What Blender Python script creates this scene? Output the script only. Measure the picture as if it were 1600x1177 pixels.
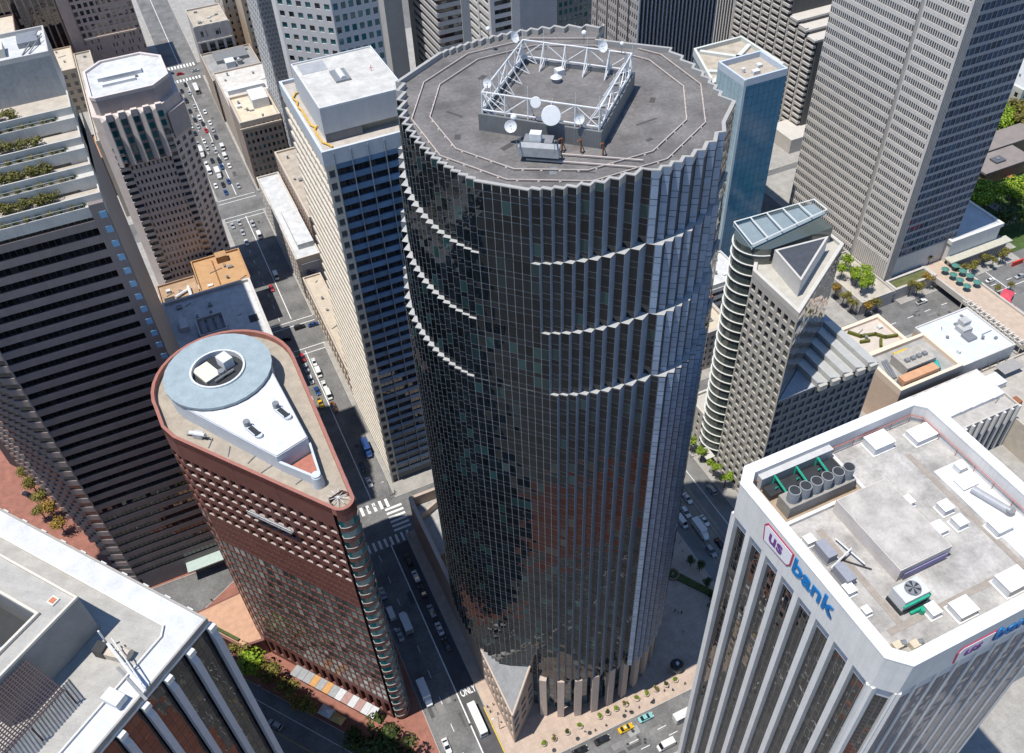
import bpy, math, random
from mathutils import Matrix, Vector
RN = random.Random(11)
for o in list(bpy.data.objects): bpy.data.objects.remove(o)
SC = bpy.context.scene
COL = SC.collection
R = math.radians

# ------------------------------------------------------------------ camera
# drone 250 m up, tilted 45 degrees down; world x runs across the street grid, y along it
def _camera_frame():
    f, c, n, th = 1400.4, (800.0, 588.5), (875.1, 1986.9), R(-22.734)
    d = Vector((n[0]-c[0], n[1]-c[1], f)).normalized()
    z = -d
    y0 = (Vector((0, 0, 1)) - z*z.z).normalized()
    x0 = y0.cross(z)
    y = y0*math.cos(th) + x0*math.sin(th)
    x = -y0*math.sin(th) + x0*math.cos(th)
    return f, c, x, y, z
CF, CC, CX, CY, CZ = _camera_frame()
CAMH = 250.0
cd = bpy.data.cameras.new('camera')
cd.sensor_width = 36.0; cd.lens = CF/1600*36.0; cd.clip_start = 1.0; cd.clip_end = 6000.0
cam = bpy.data.objects.new('camera', cd); COL.objects.link(cam)
right = Vector((CX[0], CY[0], CZ[0])); down = Vector((CX[1], CY[1], CZ[1])); fwd = Vector((CX[2], CY[2], CZ[2]))
m = Matrix((right, -down, -fwd)).transposed().to_4x4(); m.translation = (0, 0, CAMH)
cam.matrix_world = m
SC.camera = cam

# ------------------------------------------------------------------ sky, sun, exposure
SUN_EL, SUN_AZ = R(72.0), R(2.0)     # light travels towards +x, a touch towards +y
W = bpy.data.worlds.new('World'); SC.world = W; W.use_nodes = True
nt = W.node_tree; bg = nt.nodes['Background']
sk = nt.nodes.new('ShaderNodeTexSky'); sk.sky_type = 'NISHITA'; sk.sun_disc = False
sk.sun_elevation = SUN_EL; sk.sun_rotation = R(-90) - SUN_AZ
sk.air_density = 1.0; sk.dust_density = 0.0; sk.ozone_density = 6.0
nt.links.new(sk.outputs[0], bg.inputs[0]); bg.inputs[1].default_value = 0.12
sl = bpy.data.lights.new('sun', 'SUN'); sl.energy = 4.1; sl.angle = R(0.53); sl.color = (1.0, 0.955, 0.885)
so = bpy.data.objects.new('sun', sl); COL.objects.link(so)
ldir = Vector((math.cos(SUN_AZ)*math.cos(SUN_EL), math.sin(SUN_AZ)*math.cos(SUN_EL), -math.sin(SUN_EL)))
so.rotation_euler = ldir.to_track_quat('-Z', 'Y').to_euler(); so.location = (-60, 60, 400)
vs = SC.view_settings
vs.view_transform = 'Standard'; vs.look = 'None'; vs.exposure = 0.45; vs.gamma = 1.0; vs.use_curve_mapping = False
SC.cycles.max_bounces = 6; SC.cycles.diffuse_bounces = 4; SC.cycles.glossy_bounces = 3
SC.cycles.caustics_reflective = False; SC.cycles.caustics_refractive = False

# ------------------------------------------------------------------ materials
MATS = {}
def _pos(nt):
    g = nt.nodes.new('ShaderNodeNewGeometry'); return g
def _noise(nt, vec, scale, detail=3.0, rough=0.55):
    n = nt.nodes.new('ShaderNodeTexNoise'); n.inputs['Scale'].default_value = scale
    n.inputs['Detail'].default_value = detail; n.inputs['Roughness'].default_value = rough
    nt.links.new(vec, n.inputs['Vector']); return n
def _ramp(nt, fac, a, b, ca, cb):
    r = nt.nodes.new('ShaderNodeValToRGB'); e = r.color_ramp.elements
    e[0].position = a; e[1].position = b
    e[0].color = (ca, ca, ca, 1) if isinstance(ca, (int, float)) else (*ca, 1)
    e[1].color = (cb, cb, cb, 1) if isinstance(cb, (int, float)) else (*cb, 1)
    nt.links.new(fac, r.inputs[0]); return r
def _mul(nt, a, b, fac=1.0):
    mx = nt.nodes.new('ShaderNodeMix'); mx.data_type = 'RGBA'; mx.blend_type = 'MULTIPLY'; mx.inputs[0].default_value = fac
    nt.links.new(a, mx.inputs[6]); nt.links.new(b, mx.inputs[7]); return mx.outputs[2]
def _stretch(nt, vec, s, rot=0.0):
    mp = nt.nodes.new('ShaderNodeMapping'); mp.inputs['Scale'].default_value = s; mp.inputs['Rotation'].default_value = (0, 0, rot)
    nt.links.new(vec, mp.inputs['Vector']); return mp.outputs[0]

def mat(name, rgb, rough=0.8, var=0.18, scale=0.5, metal=0.0, streak=0.0, bump=0.0, fine=0.12, joints=None, rot=0.0, piece=0.0, spec=0.35):
    """painted, stone or membrane surface: blotches, fine grain, rain streaks, panel joints, a tone of its own per piece"""
    if name in MATS: return MATS[name]
    m = bpy.data.materials.new(name); m.use_nodes = True; nt = m.node_tree; bs = nt.nodes['Principled BSDF']
    bs.inputs['Roughness'].default_value = rough; bs.inputs['Metallic'].default_value = metal
    bs.inputs['Specular IOR Level'].default_value = spec
    g = _pos(nt); pos = g.outputs['Position']
    col = nt.nodes.new('ShaderNodeRGB'); col.outputs[0].default_value = (*rgb, 1); c = col.outputs[0]
    n1 = _noise(nt, pos, scale, 4, 0.6)
    c = _mul(nt, c, _ramp(nt, n1.outputs[0], 0.3, 0.7, 1-var, 1+var*0.6).outputs[0])
    if fine:
        n2 = _noise(nt, pos, scale*9, 2, 0.7)
        c = _mul(nt, c, _ramp(nt, n2.outputs[0], 0.3, 0.7, 1-fine, 1+fine*0.5).outputs[0])
    if streak:
        n3 = _noise(nt, _stretch(nt, pos, (2.2, 2.2, 0.07)), 1.0, 3, 0.6)
        c = _mul(nt, c, _ramp(nt, n3.outputs[0], 0.42, 0.68, 1.0, 1-streak).outputs[0])
    if joints:
        w, h, dk = joints
        br = nt.nodes.new('ShaderNodeTexBrick'); br.inputs['Color1'].default_value = (1, 1, 1, 1)
        br.inputs['Color2'].default_value = (0.93, 0.93, 0.93, 1); br.inputs['Mortar'].default_value = (dk, dk, dk, 1)
        br.inputs['Scale'].default_value = 1.0; br.inputs['Brick Width'].default_value = w; br.inputs['Row Height'].default_value = h
        br.inputs['Mortar Size'].default_value = 0.035; br.inputs['Mortar Smooth'].default_value = 0.3; br.offset = 0.0
        nt.links.new(_stretch(nt, pos, (1, 1, 1), rot), br.inputs['Vector']); c = _mul(nt, c, br.outputs[0])
    if piece:
        oi = nt.nodes.new('ShaderNodeObjectInfo')
        ad = nt.nodes.new('ShaderNodeMath'); ad.operation = 'ADD'
        nt.links.new(oi.outputs['Random'], ad.inputs[0]); nt.links.new(g.outputs['Random Per Island'], ad.inputs[1])
        fr = nt.nodes.new('ShaderNodeMath'); fr.operation = 'FRACT'; nt.links.new(ad.outputs[0], fr.inputs[0])
        c = _mul(nt, c, _ramp(nt, fr.outputs[0], 0.0, 1.0, 1-piece, 1+piece*0.7).outputs[0])
    nt.links.new(c, bs.inputs['Base Color'])
    if bump:
        bp = nt.nodes.new('ShaderNodeBump'); bp.inputs['Strength'].default_value = bump; bp.inputs['Distance'].default_value = 0.3
        nb = _noise(nt, pos, scale*14, 3, 0.6); nt.links.new(nb.outputs[0], bp.inputs['Height']); nt.links.new(bp.outputs[0], bs.inputs['Normal'])
    MATS[name] = m; return m

def glass(name, rgb=(0.012, 0.016, 0.02), ior=1.9, rough=0.03, blind=(0.12, 0.12, 0.11), pb=0.25, wave=0.10, tint=None, tilt=0.05):
    """window glass: dark room behind, some panes with a lowered blind, slightly wavy reflection"""
    if name in MATS: return MATS[name]
    m = bpy.data.materials.new(name); m.use_nodes = True; nt = m.node_tree; bs = nt.nodes['Principled BSDF']
    g = _pos(nt); oi = nt.nodes.new('ShaderNodeObjectInfo')
    ad = nt.nodes.new('ShaderNodeMath'); ad.operation = 'ADD'
    nt.links.new(oi.outputs['Random'], ad.inputs[0]); nt.links.new(g.outputs['Random Per Island'], ad.inputs[1])
    fr = nt.nodes.new('ShaderNodeMath'); fr.operation = 'FRACT'; nt.links.new(ad.outputs[0], fr.inputs[0])
    r = nt.nodes.new('ShaderNodeValToRGB'); e = r.color_ramp.elements
    e[0].position = 0.0; e[0].color = (*[v*0.6 for v in rgb], 1); e[1].position = 1.0; e[1].color = (*blind, 1)
    k = e.new(1-pb); k.color = (*[v*1.5 for v in rgb], 1)
    k = e.new(min(0.995, 1-pb*0.6)); k.color = (*[a*0.5+b*0.5 for a, b in zip(blind, rgb)], 1)
    nt.links.new(fr.outputs[0], r.inputs[0]); nt.links.new(r.outputs[0], bs.inputs['Base Color'])
    bs.inputs['Roughness'].default_value = rough; bs.inputs['IOR'].default_value = ior
    if tint: bs.inputs['Specular Tint'].default_value = (*tint, 1)
    wn = nt.nodes.new('ShaderNodeTexWhiteNoise'); wn.noise_dimensions = '1D'; nt.links.new(fr.outputs[0], wn.inputs['W'])
    sb = nt.nodes.new('ShaderNodeVectorMath'); sb.operation = 'SUBTRACT'; nt.links.new(wn.outputs['Color'], sb.inputs[0]); sb.inputs[1].default_value = (0.5, 0.5, 0.5)
    sc_ = nt.nodes.new('ShaderNodeVectorMath'); sc_.operation = 'MULTIPLY_ADD'; nt.links.new(sb.outputs[0], sc_.inputs[0]); sc_.inputs[1].default_value = (tilt, tilt, tilt); nt.links.new(g.outputs['Normal'], sc_.inputs[2])
    no = nt.nodes.new('ShaderNodeVectorMath'); no.operation = 'NORMALIZE'; nt.links.new(sc_.outputs[0], no.inputs[0]); nt.links.new(no.outputs[0], bs.inputs['Normal'])
    if wave:
        bp = nt.nodes.new('ShaderNodeBump'); bp.inputs['Strength'].default_value = wave; bp.inputs['Distance'].default_value = 0.06; nt.links.new(no.outputs[0], bp.inputs['Normal'])
        nb = _noise(nt, g.outputs['Position'], 0.55, 1, 0.4); nt.links.new(nb.outputs[0], bp.inputs['Height']); nt.links.new(bp.outputs[0], bs.inputs['Normal'])
    MATS[name] = m; return m

def leafmat(name, rgb, yel=(0.16, 0.15, 0.02)):
    if name in MATS: return MATS[name]
    m = bpy.data.materials.new(name); m.use_nodes = True; nt = m.node_tree; bs = nt.nodes['Principled BSDF']
    g = _pos(nt); r = _ramp(nt, g.outputs['Random Per Island'], 0.0, 1.0, tuple(v*0.55 for v in rgb), tuple(0.55*a+0.6*b for a, b in zip(rgb, yel)))
    nt.links.new(r.outputs[0], bs.inputs['Base Color']); bs.inputs['Roughness'].default_value = 0.65
    bs.inputs['Specular IOR Level'].default_value = 0.2
    MATS[name] = m; return m

# ------------------------------------------------------------------ mesh collecting
ORG = {}
class MB:
    def __init__(s): s.v = []; s.f = []
    def face(s, pts):
        n = len(s.v); s.v += [tuple(p) for p in pts]; s.f.append(tuple(range(n, n+len(pts)))); return s
    def box(s, x0, y0, z0, x1, y1, z1):
        n = len(s.v)
        s.v += [(x0, y0, z0), (x1, y0, z0), (x1, y1, z0), (x0, y1, z0), (x0, y0, z1), (x1, y0, z1), (x1, y1, z1), (x0, y1, z1)]
        for q in ((0, 3, 2, 1), (4, 5, 6, 7), (0, 1, 5, 4), (1, 2, 6, 5), (2, 3, 7, 6), (3, 0, 4, 7)): s.f.append(tuple(n+i for i in q))
        return s
    def obox(s, cx, cy, z0, z1, lx, ly, rot=0.0):
        c, n = math.cos(rot), math.sin(rot)
        p = [(cx+c*a*lx/2-n*b*ly/2, cy+n*a*lx/2+c*b*ly/2) for a, b in ((-1, -1), (1, -1), (1, 1), (-1, 1))]
        return s.prism(p, z0, z1, bot=True)
    def prism(s, poly, z0, z1, top=True, bot=False, ztop=None):
        n = len(s.v); k = len(poly); zt = ztop or [z1]*k
        s.v += [(p[0], p[1], z0) for p in poly] + [(p[0], p[1], zt[i]) for i, p in enumerate(poly)]
        for i in range(k): s.f.append((n+i, n+(i+1) % k, n+k+(i+1) % k, n+k+i))
        if top: s.f.append(tuple(n+k+i for i in range(k)))
        if bot: s.f.append(tuple(n+i for i in reversed(range(k))))
        return s
    def ring(s, outer, inner, z0, z1):
        k = len(outer); n = len(s.v)
        s.v += [(p[0], p[1], z0) for p in outer]+[(p[0], p[1], z1) for p in outer]+[(p[0], p[1], z1) for p in inner]+[(p[0], p[1], z0) for p in inner]
        for i in range(k):
            j = (i+1) % k
            for a in range(4):
                b = (a+1) % 4
                s.f.append((n+a*k+i, n+a*k+j, n+b*k+j, n+b*k+i))
        return s
    def cyl(s, cx, cy, z0, z1, r, n=12, r2=None, a0=0.0):
        r2 = r if r2 is None else r2; b = len(s.v)
        s.v += [(cx+r*math.cos(a0+2*math.pi*i/n), cy+r*math.sin(a0+2*math.pi*i/n), z0) for i in range(n)]
        s.v += [(cx+r2*math.cos(a0+2*math.pi*i/n), cy+r2*math.sin(a0+2*math.pi*i/n), z1) for i in range(n)]
        for i in range(n): s.f.append((b+i, b+(i+1) % n, b+n+(i+1) % n, b+n+i))
        s.f.append(tuple(b+n+i for i in range(n))); s.f.append(tuple(b+i for i in reversed(range(n)))); return s
    def tube(s, p, q, r=0.08, n=5, r2=None):
        p = Vector(p); q = Vector(q); d = (q-p)
        if d.length < 1e-6: return s
        d.normalize(); a = d.orthogonal().normalized(); c = d.cross(a); r2 = r if r2 is None else r2; b = len(s.v)
        for (o, rr) in ((p, r), (q, r2)):
            for i in range(n):
                t = 2*math.pi*i/n; s.v.append(tuple(o + (a*math.cos(t)+c*math.sin(t))*rr))
        for i in range(n): s.f.append((b+i, b+(i+1) % n, b+n+(i+1) % n, b+n+i))
        s.f.append(tuple(b+n+i for i in range(n))); s.f.append(tuple(b+i for i in reversed(range(n)))); return s
    def mesh(s, name, m, org=(0, 0, 0)):
        me = bpy.data.meshes.new(name)
        ox, oy, oz = org
        me.from_pydata([(a-ox, b-oy, c-oz) for a, b, c in s.v], [], s.f)
        if m: me.materials.append(m)
        return me
    def build(s, name, m, parent=None, org=None):
        o0 = org if org is not None else (ORG[parent.name] if parent else (0, 0, 0))
        me = s.mesh(name, m, o0)
        o = bpy.data.objects.new(name, me); COL.objects.link(o)
        if parent: o.parent = parent; ORG[o.name] = ORG[parent.name]
        else: o.location = o0; ORG[o.name] = o0
        return o

def tag(o, label=None, cat=None, group=None, kind=None):
    if label: o['label'] = label
    if cat: o['category'] = cat
    if group: o['group'] = group
    if kind: o['kind'] = kind
    return o
def thing(name, label, cat, loc, group=None, rz=0.0):
    o = bpy.data.objects.new(name, None); COL.objects.link(o); o.location = loc; o.rotation_euler = (0, 0, rz)
    o.empty_display_size = 0.5; ORG[o.name] = tuple(loc); tag(o, label, cat, group); return o
def put(name, me, parent, loc, rz=0.0, scale=None):
    o = bpy.data.objects.new(name, me); COL.objects.link(o); og = (0, 0, 0)
    if parent: o.parent = parent; og = ORG[parent.name]
    o.location = (loc[0]-og[0], loc[1]-og[1], loc[2]-og[2]); o.rotation_euler = (0, 0, rz)
    if scale: o.scale = scale
    return o
def copy_tree(src, loc, rz=0.0, label=None):
    r = src.copy(); COL.objects.link(r); r.location = loc; r.rotation_euler = (0, 0, rz); ORG[r.name] = tuple(loc)
    if label: r['label'] = label
    def kids(a, b):
        for ch in a.children:
            c = ch.copy(); COL.objects.link(c); c.parent = b; kids(ch, c)
    kids(src, r); return r
def struct(name, mb, m, parent=None):
    o = mb.build(name, m, parent)
    if not parent: o['kind'] = 'structure'
    return o

def pixel(x, y, z):
    p = CX*x + CY*y + CZ*(z-CAMH)
    if p.z <= 1: return None
    return CC[0]+CF*p.x/p.z, CC[1]+CF*p.y/p.z, CF/p.z
def inset(poly, d):
    """move every edge of a counter-clockwise polygon inwards by d"""
    k = len(poly); out = []
    for i in range(k):
        a, b, c = Vector(poly[i-1]).xy, Vector(poly[i]).xy, Vector(poly[(i+1) % k]).xy
        e1 = (b-a).normalized(); e2 = (c-b).normalized()
        n1 = Vector((-e1.y, e1.x)); n2 = Vector((-e2.y, e2.x))
        bi = n1+n2; L = bi.length
        if L < 1e-4: out.append(tuple(b+n1*d)); continue
        bi /= L; q = d/max(0.35, bi.dot(n1)); out.append(tuple(b+bi*q))
    return out
ORD = ['first', 'second', 'third', 'fourth', 'fifth', 'sixth', 'seventh', 'eighth', 'ninth', 'tenth', 'eleventh', 'twelfth', 'thirteenth', 'fourteenth', 'fifteenth', 'sixteenth']
def rect(x0, y0, x1, y1): return [(x0, y0), (x1, y0), (x1, y1), (x0, y1)]

PANE = {}
class Building:
    """root Empty at the base; walls, roof and trim as parts; window panes as parts of their own, the small rest joined"""
    def __init__(s, name, label, cat, x, y, z=0.0, group=None, most=300, minpx=8.5):
        s.root = thing(name, label, cat, (x, y, z), group); s.panes = []; s.most = most; s.minpx = minpx
    def part(s, name, mb, m, par=None): return mb.build(name, m, par or s.root)
    def pane(s, x, y, z, rot, w, h, m): s.panes.append((x, y, z, rot, w, h, m))
    def core(s, poly, z0, z1, m, name='wall'): return s.part(name, MB().prism(poly, z0, z1), m)
    def roof(s, poly, z, m, ph=1.0, pw=0.5, pm=None, base=None):
        """deck recessed behind a parapet whose coping is at z"""
        inn = inset(poly, pw)
        r = s.part('roof', MB().prism(inset(poly, pw*0.9), z-ph-0.6, z-ph), m)
        if ph > 0: s.part('parapet', MB().ring(inset(poly, -0.05), inn, z-ph-1.2 if base is None else base, z), pm or m)
        return r
    def grid(s, p0, p1, z0, z1, nc, nr, fw, fh, m, pm, rec=0.35, ml=0.0, mr=0.0, mb=0.0, mt=0.0, up=0.5, skip=None, name='wall'):
        """wall with nc x nr recessed windows; the wall faces right of p0 -> p1"""
        p0 = Vector(p0); p1 = Vector(p1); L = (p1-p0).length; u = (p1-p0)/L; n = Vector((u.y, -u.x)); rot = math.atan2(u.y, u.x)
        cw = (L-ml-mr)/nc; rh = (z1-z0-mb-mt)/nr
        us = [0.0]; zs = [z0]
        for i in range(nc): us += [ml+cw*(i+(1-fw)/2), ml+cw*(i+(1+fw)/2)]
        for j in range(nr): zs += [z0+mb+rh*(j+(1-fh)*up), z0+mb+rh*(j+(1-fh)*up+fh)]
        us.append(L); zs.append(z1); K = len(us); q = MB()
        for z in zs:
            for a in us: q.v.append((p0.x+u.x*a, p0.y+u.y*a, z))
        idx = lambda i, j: j*K+i
        for j in range(len(zs)-1):
            for i in range(K-1):
                if i % 2 and j % 2 and not (skip and skip(i//2, j//2)):
                    a = [idx(i, j), idx(i+1, j), idx(i+1, j+1), idx(i, j+1)]; b = len(q.v)
                    for t in a: v = q.v[t]; q.v.append((v[0]-n.x*rec, v[1]-n.y*rec, v[2]))
                    for t in range(4): q.f.append((a[t], a[(t+1) % 4], b+(t+1) % 4, b+t))
                    ua = (us[i]+us[i+1])/2; za = (zs[j]+zs[j+1])/2
                    mm = pm(i//2, j//2) if callable(pm) else (RN.choice(pm) if isinstance(pm, list) else pm)
                    s.pane(p0.x+u.x*ua-n.x*(rec-0.05), p0.y+u.y*ua-n.y*(rec-0.05), za, rot, us[i+1]-us[i], zs[j+1]-zs[j], mm)
                else: q.f.append((idx(i, j), idx(i+1, j), idx(i+1, j+1), idx(i, j+1)))
        return s.part(name, q, m)
    def curtain(s, p0, p1, z0, z1, nc, rows, m, pm, gap=0.1, name='wall', proud=0.05, wall=True):
        """flush curtain wall: a framed sheet with panes standing a little proud; rows = list of heights repeated upwards"""
        p0 = Vector(p0); p1 = Vector(p1); L = (p1-p0).length; u = (p1-p0)/L; n = Vector((u.y, -u.x)); rot = math.atan2(u.y, u.x)
        if wall: s.part(name, MB().face([(p0.x, p0.y, z0), (p1.x, p1.y, z0), (p1.x, p1.y, z1), (p0.x, p0.y, z1)]), m)
        z = z0; k = 0; cw = L/nc
        while z < z1-0.3:
            h = min(rows[k % len(rows)], z1-z)
            for i in range(nc):
                a = cw*(i+0.5); mm = pm(i, k) if callable(pm) else (RN.choice(pm) if isinstance(pm, list) else pm)
                if mm: s.pane(p0.x+u.x*a+n.x*proud, p0.y+u.y*a+n.y*proud, z+h/2, rot, cw-gap, h-gap, mm)
            z += h; k += 1
    def bands(s, p0, p1, z0, z1, nf, frac, m, pm, nc, depth=0.45, back=None, name='spandrel', gap=0.12, mul=None):
        """ribbon windows between solid spandrel bands, each band a part"""
        p0 = Vector(p0); p1 = Vector(p1); L = (p1-p0).length; u = (p1-p0)/L; n = Vector((u.y, -u.x)); rot = math.atan2(u.y, u.x)
        fh = (z1-z0)/nf; hs = fh*frac; hw = fh-hs; c = (p0+p1)/2
        if back:
            o = 0.08; s.part('wall', MB().face([(p0.x-n.x*o, p0.y-n.y*o, z0), (p1.x-n.x*o, p1.y-n.y*o, z0), (p1.x-n.x*o, p1.y-n.y*o, z1), (p0.x-n.x*o, p0.y-n.y*o, z1)]), back)
        me = MB().box(-L/2, -depth, -hs/2, L/2, 0.0, hs/2).mesh(name, m)
        for j in range(nf):
            put(name, me, s.root, (c.x, c.y, z0+fh*j+hs/2), rot)
            for i in range(nc):
                a = L*(i+0.5)/nc
                mm = pm(i, j) if callable(pm) else (RN.choice(pm) if isinstance(pm, list) else pm)
                s.pane(p0.x+u.x*a, p0.y+u.y*a, z0+fh*j+hs+hw/2, rot, L/nc-gap, hw-0.02, mm)
    def fins(s, p0, p1, z0, z1, n, w, d, m, name='fin', ends=True, back=0.0):
        p0 = Vector(p0); p1 = Vector(p1); L = (p1-p0).length; u = (p1-p0)/L; nn = Vector((u.y, -u.x)); rot = math.atan2(u.y, u.x)
        me = MB().box(-w/2, -d, 0, w/2, back, z1-z0).mesh(name, m)
        for i in range(n+1):
            if not ends and i in (0, n): continue
            a = L*i/n; put(name, me, s.root, (p0.x+u.x*a, p0.y+u.y*a, z0), rot)
    def finish(s, single='window', rest='small_windows'):
        og = ORG[s.root.name]; sc = []
        for k, (x, y, z, rot, w, h, m) in enumerate(s.panes):
            p = pixel(x, y, z); area = 0.0
            if p and -20 < p[0] < 1620 and -20 < p[1] < 1197:
                nx, ny = math.sin(rot), -math.cos(rot); d = Vector((-x, -y, CAMH-z)); d.normalize()
                f = nx*d.x+ny*d.y
                if f > 0.02:
                    tall = h*p[2]*math.hypot(d.x, d.y); wide = w*p[2]*max(f, 0.2)
                    if max(tall, wide) >= s.minpx: area = tall*wide
            sc.append((area, k))
        sc.sort(reverse=True); chosen = {k for a, k in sc[:s.most] if a > 0}
        rest_by = {}
        for k, (x, y, z, rot, w, h, m) in enumerate(s.panes):
            if k in chosen:
                key = (round(w, 2), round(h, 2), m.name)
                if key not in PANE: PANE[key] = MB().box(-w/2, 0, -h/2, w/2, 0.06, h/2).mesh('window', m)
                put(single, PANE[key], s.root, (x, y, z), rot)
            else: rest_by.setdefault(m.name, []).append((x, y, z, rot, w, h))
        for mn, L in rest_by.items():
            v = []; f = []
            for (x, y, z, rot, w, h) in L:
                c, n_ = math.cos(rot)*w/2, math.sin(rot)*w/2; b = len(v)
                x -= og[0]; y -= og[1]; z -= og[2]
                v += [(x-c, y-n_, z-h/2), (x+c, y+n_, z-h/2), (x+c, y+n_, z+h/2), (x-c, y-n_, z+h/2)]
                f.append((b, b+1, b+2, b+3))
            me = bpy.data.meshes.new(rest); me.from_pydata(v, [], f); me.materials.append(MATS[mn])
            o = bpy.data.objects.new(rest, me); COL.objects.link(o); o.parent = s.root; o['kind'] = 'stuff'

# palette -------------------------------------------------------------------------------------------
ASPH = mat('asphalt', (0.165, 0.163, 0.16), 0.9, 0.34, 0.13, fine=0.22)
CONC = mat('pavement_concrete', (0.34, 0.325, 0.30), 0.85, 0.18, 0.25, joints=(1.8, 1.8, 0.78))
PINKP = mat('plaza_granite', (0.46, 0.36, 0.29), 0.7, 0.15, 0.35, joints=(1.5, 1.5, 0.75))
BRICKP = mat('red_brick_paving', (0.30, 0.13, 0.095), 0.85, 0.22, 0.4, joints=(2.4, 2.4, 0.8), rot=R(37))
PAINT = mat('road_paint', (0.72, 0.72, 0.70), 0.7, 0.25, 1.5)
YPAINT = mat('yellow_paint', (0.62, 0.42, 0.04), 0.7, 0.2, 1.5)
WHITE = mat('white_metal', (0.62, 0.63, 0.635), 0.5, 0.12, 0.8, fine=0.1)
WROOF = mat('white_membrane', (0.56, 0.565, 0.565), 0.75, 0.2, 0.35, fine=0.12, joints=(2.6, 40, 0.88))
GROOF = mat('grey_membrane', (0.30, 0.295, 0.285), 0.9, 0.25, 0.22, fine=0.14)
BROOF = mat('beige_membrane', (0.42, 0.37, 0.30), 0.9, 0.22, 0.25, fine=0.12)
DARK = mat('dark_metal', (0.035, 0.037, 0.04), 0.5, 0.2, 1.0)
STEEL = mat('grey_steel', (0.26, 0.27, 0.28), 0.45, 0.15, 1.2, metal=0.3)
GREEN = mat('green_enamel', (0.02, 0.36, 0.22), 0.5, 0.15, 1.5)
REDP = mat('red_enamel', (0.50, 0.05, 0.03), 0.5, 0.15, 1.5)
RUST = mat('rust_brown', (0.28, 0.11, 0.05), 0.8, 0.3, 1.5)
TEALG = glass('teal_glass', (0.01, 0.10, 0.105), 1.8, 0.04, (0.10, 0.22, 0.22), 0.3)
BLACKG = glass('black_glass', (0.008, 0.010, 0.013), 1.9, 0.03, (0.05, 0.05, 0.055), 0.2)
DARKG = glass('dark_glass', (0.014, 0.018, 0.024), 1.7, 0.04, (0.13, 0.125, 0.11), 0.25)
WARMG = glass('blind_glass', (0.05, 0.045, 0.035), 1.6, 0.08, (0.34, 0.26, 0.12), 0.5)

# ================================================================== ground, roads, pavements
struct('ground', MB().face([(-1500, -600, -0.06), (1800, -600, -0.06), (1800, 2400, -0.06), (-1500, 2400, -0.06)]), mat('far_ground', (0.17, 0.165, 0.16), 0.95, 0.3, 0.03))
def sheet(x0, y0, x1, y1, z): return MB().face([(x0, y0, z), (x1, y0, z), (x1, y1, z), (x0, y1, z)])
MN = Vector((0.798, 0.603)); MD = Vector((-0.603, 0.798))
def mk(o, s): v = MN*o+MD*s; return (v.x, v.y)
road_pine = struct('road', sheet(16, 40, 36.5, 720, 0.0), ASPH)
road_davis = struct('road', sheet(36.5, 76, 400, 92, 0.004), ASPH)
road_front = struct('road', sheet(-80, 178, 420, 196, 0.004), ASPH)
road_battery = struct('road', sheet(-140, 283, 420, 304, 0.004), ASPH)
road_sansome = struct('road', sheet(-140, 392, 420, 411, 0.004), ASPH)
road_mont = struct('road', sheet(-140, 551, 420, 572, 0.004), ASPH)
road_cal = struct('road', sheet(114, 20, 138, 720, 0.008), mat('street_concrete', (0.20, 0.195, 0.185), 0.9, 0.25, 0.15))
road_sac = struct('road', sheet(237, 178, 260, 720, 0.008), ASPH)
q = MB(); a = mk(50, -60); b = mk(70, -60); c = mk(70, 420); d = mk(50, 420)
road_market = struct('road', q.face([(*a, 0.012), (*b, 0.012), (*c, 0.012), (*d, 0.012)]), ASPH)

PAVE = []
def pavement(poly, m, h=0.15):
    o = struct('pavement', MB().prism(poly, -0.05, h), m); PAVE.append(o)
    k = struct('kerb', MB().ring(poly, inset(poly, 0.18), -0.05, h+0.012), mat('kerb_granite', (0.42, 0.41, 0.39), 0.8, 0.15, 1.0))
    return o
pave_tower = pavement(rect(32.8, 90.5, 115, 179), PINKP)
pavement(rect(35, 195, 115, 284), CONC); pavement(rect(36, 303, 115, 393), CONC)
pavement(rect(37.5, 410, 115, 552), CONC); pavement(rect(38, 571, 115, 720), CONC)
pavement([(16.3, 93), (16.3, 179), (10, 187.5), (-22, 187.5), (-46, 174)], BRICKP)
pavement([(16.5, 194.5), (16.5, 284), (-128, 284), (-62, 195.5)], BRICKP)
pavement(rect(-190, 303, 17, 393), CONC); pavement(rect(-190, 410, 17.5, 552), CONC); pavement(rect(-190, 571, 18, 720), CONC)
pavement([(66, 15), (114.5, 15), (114.5, 77), (66, 77)], PINKP)
pavement([mk(20, -40), mk(51.5, -40), mk(51.5, 300), mk(20, 300)], BRICKP)
pavement(rect(137, 93, 300, 179), CONC); pavement(rect(137, 195, 237, 284), CONC); pavement(rect(137, 303, 237, 393), CONC)
pavement(rect(137, 410, 237, 552), CONC); pavement(rect(259.5, 195, 326, 300), CONC); pavement(rect(259.5, 304, 440, 392), CONC)
pavement(rect(137, 10, 300, 77), CONC)
park = struct('lawn', sheet(326.5, 200, 460, 300, 0.02), mat('lawn_green', (0.06, 0.10, 0.025), 0.95, 0.35, 0.3))
struct('path', sheet(327, 202, 331, 300, 0.1), CONC); struct('path', sheet(331, 216, 460, 219.5, 0.1), CONC)
struct('path', sheet(344, 219.5, 349, 290, 0.11), CONC); struct('path', sheet(350, 266, 460, 269, 0.1), CONC)

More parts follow.
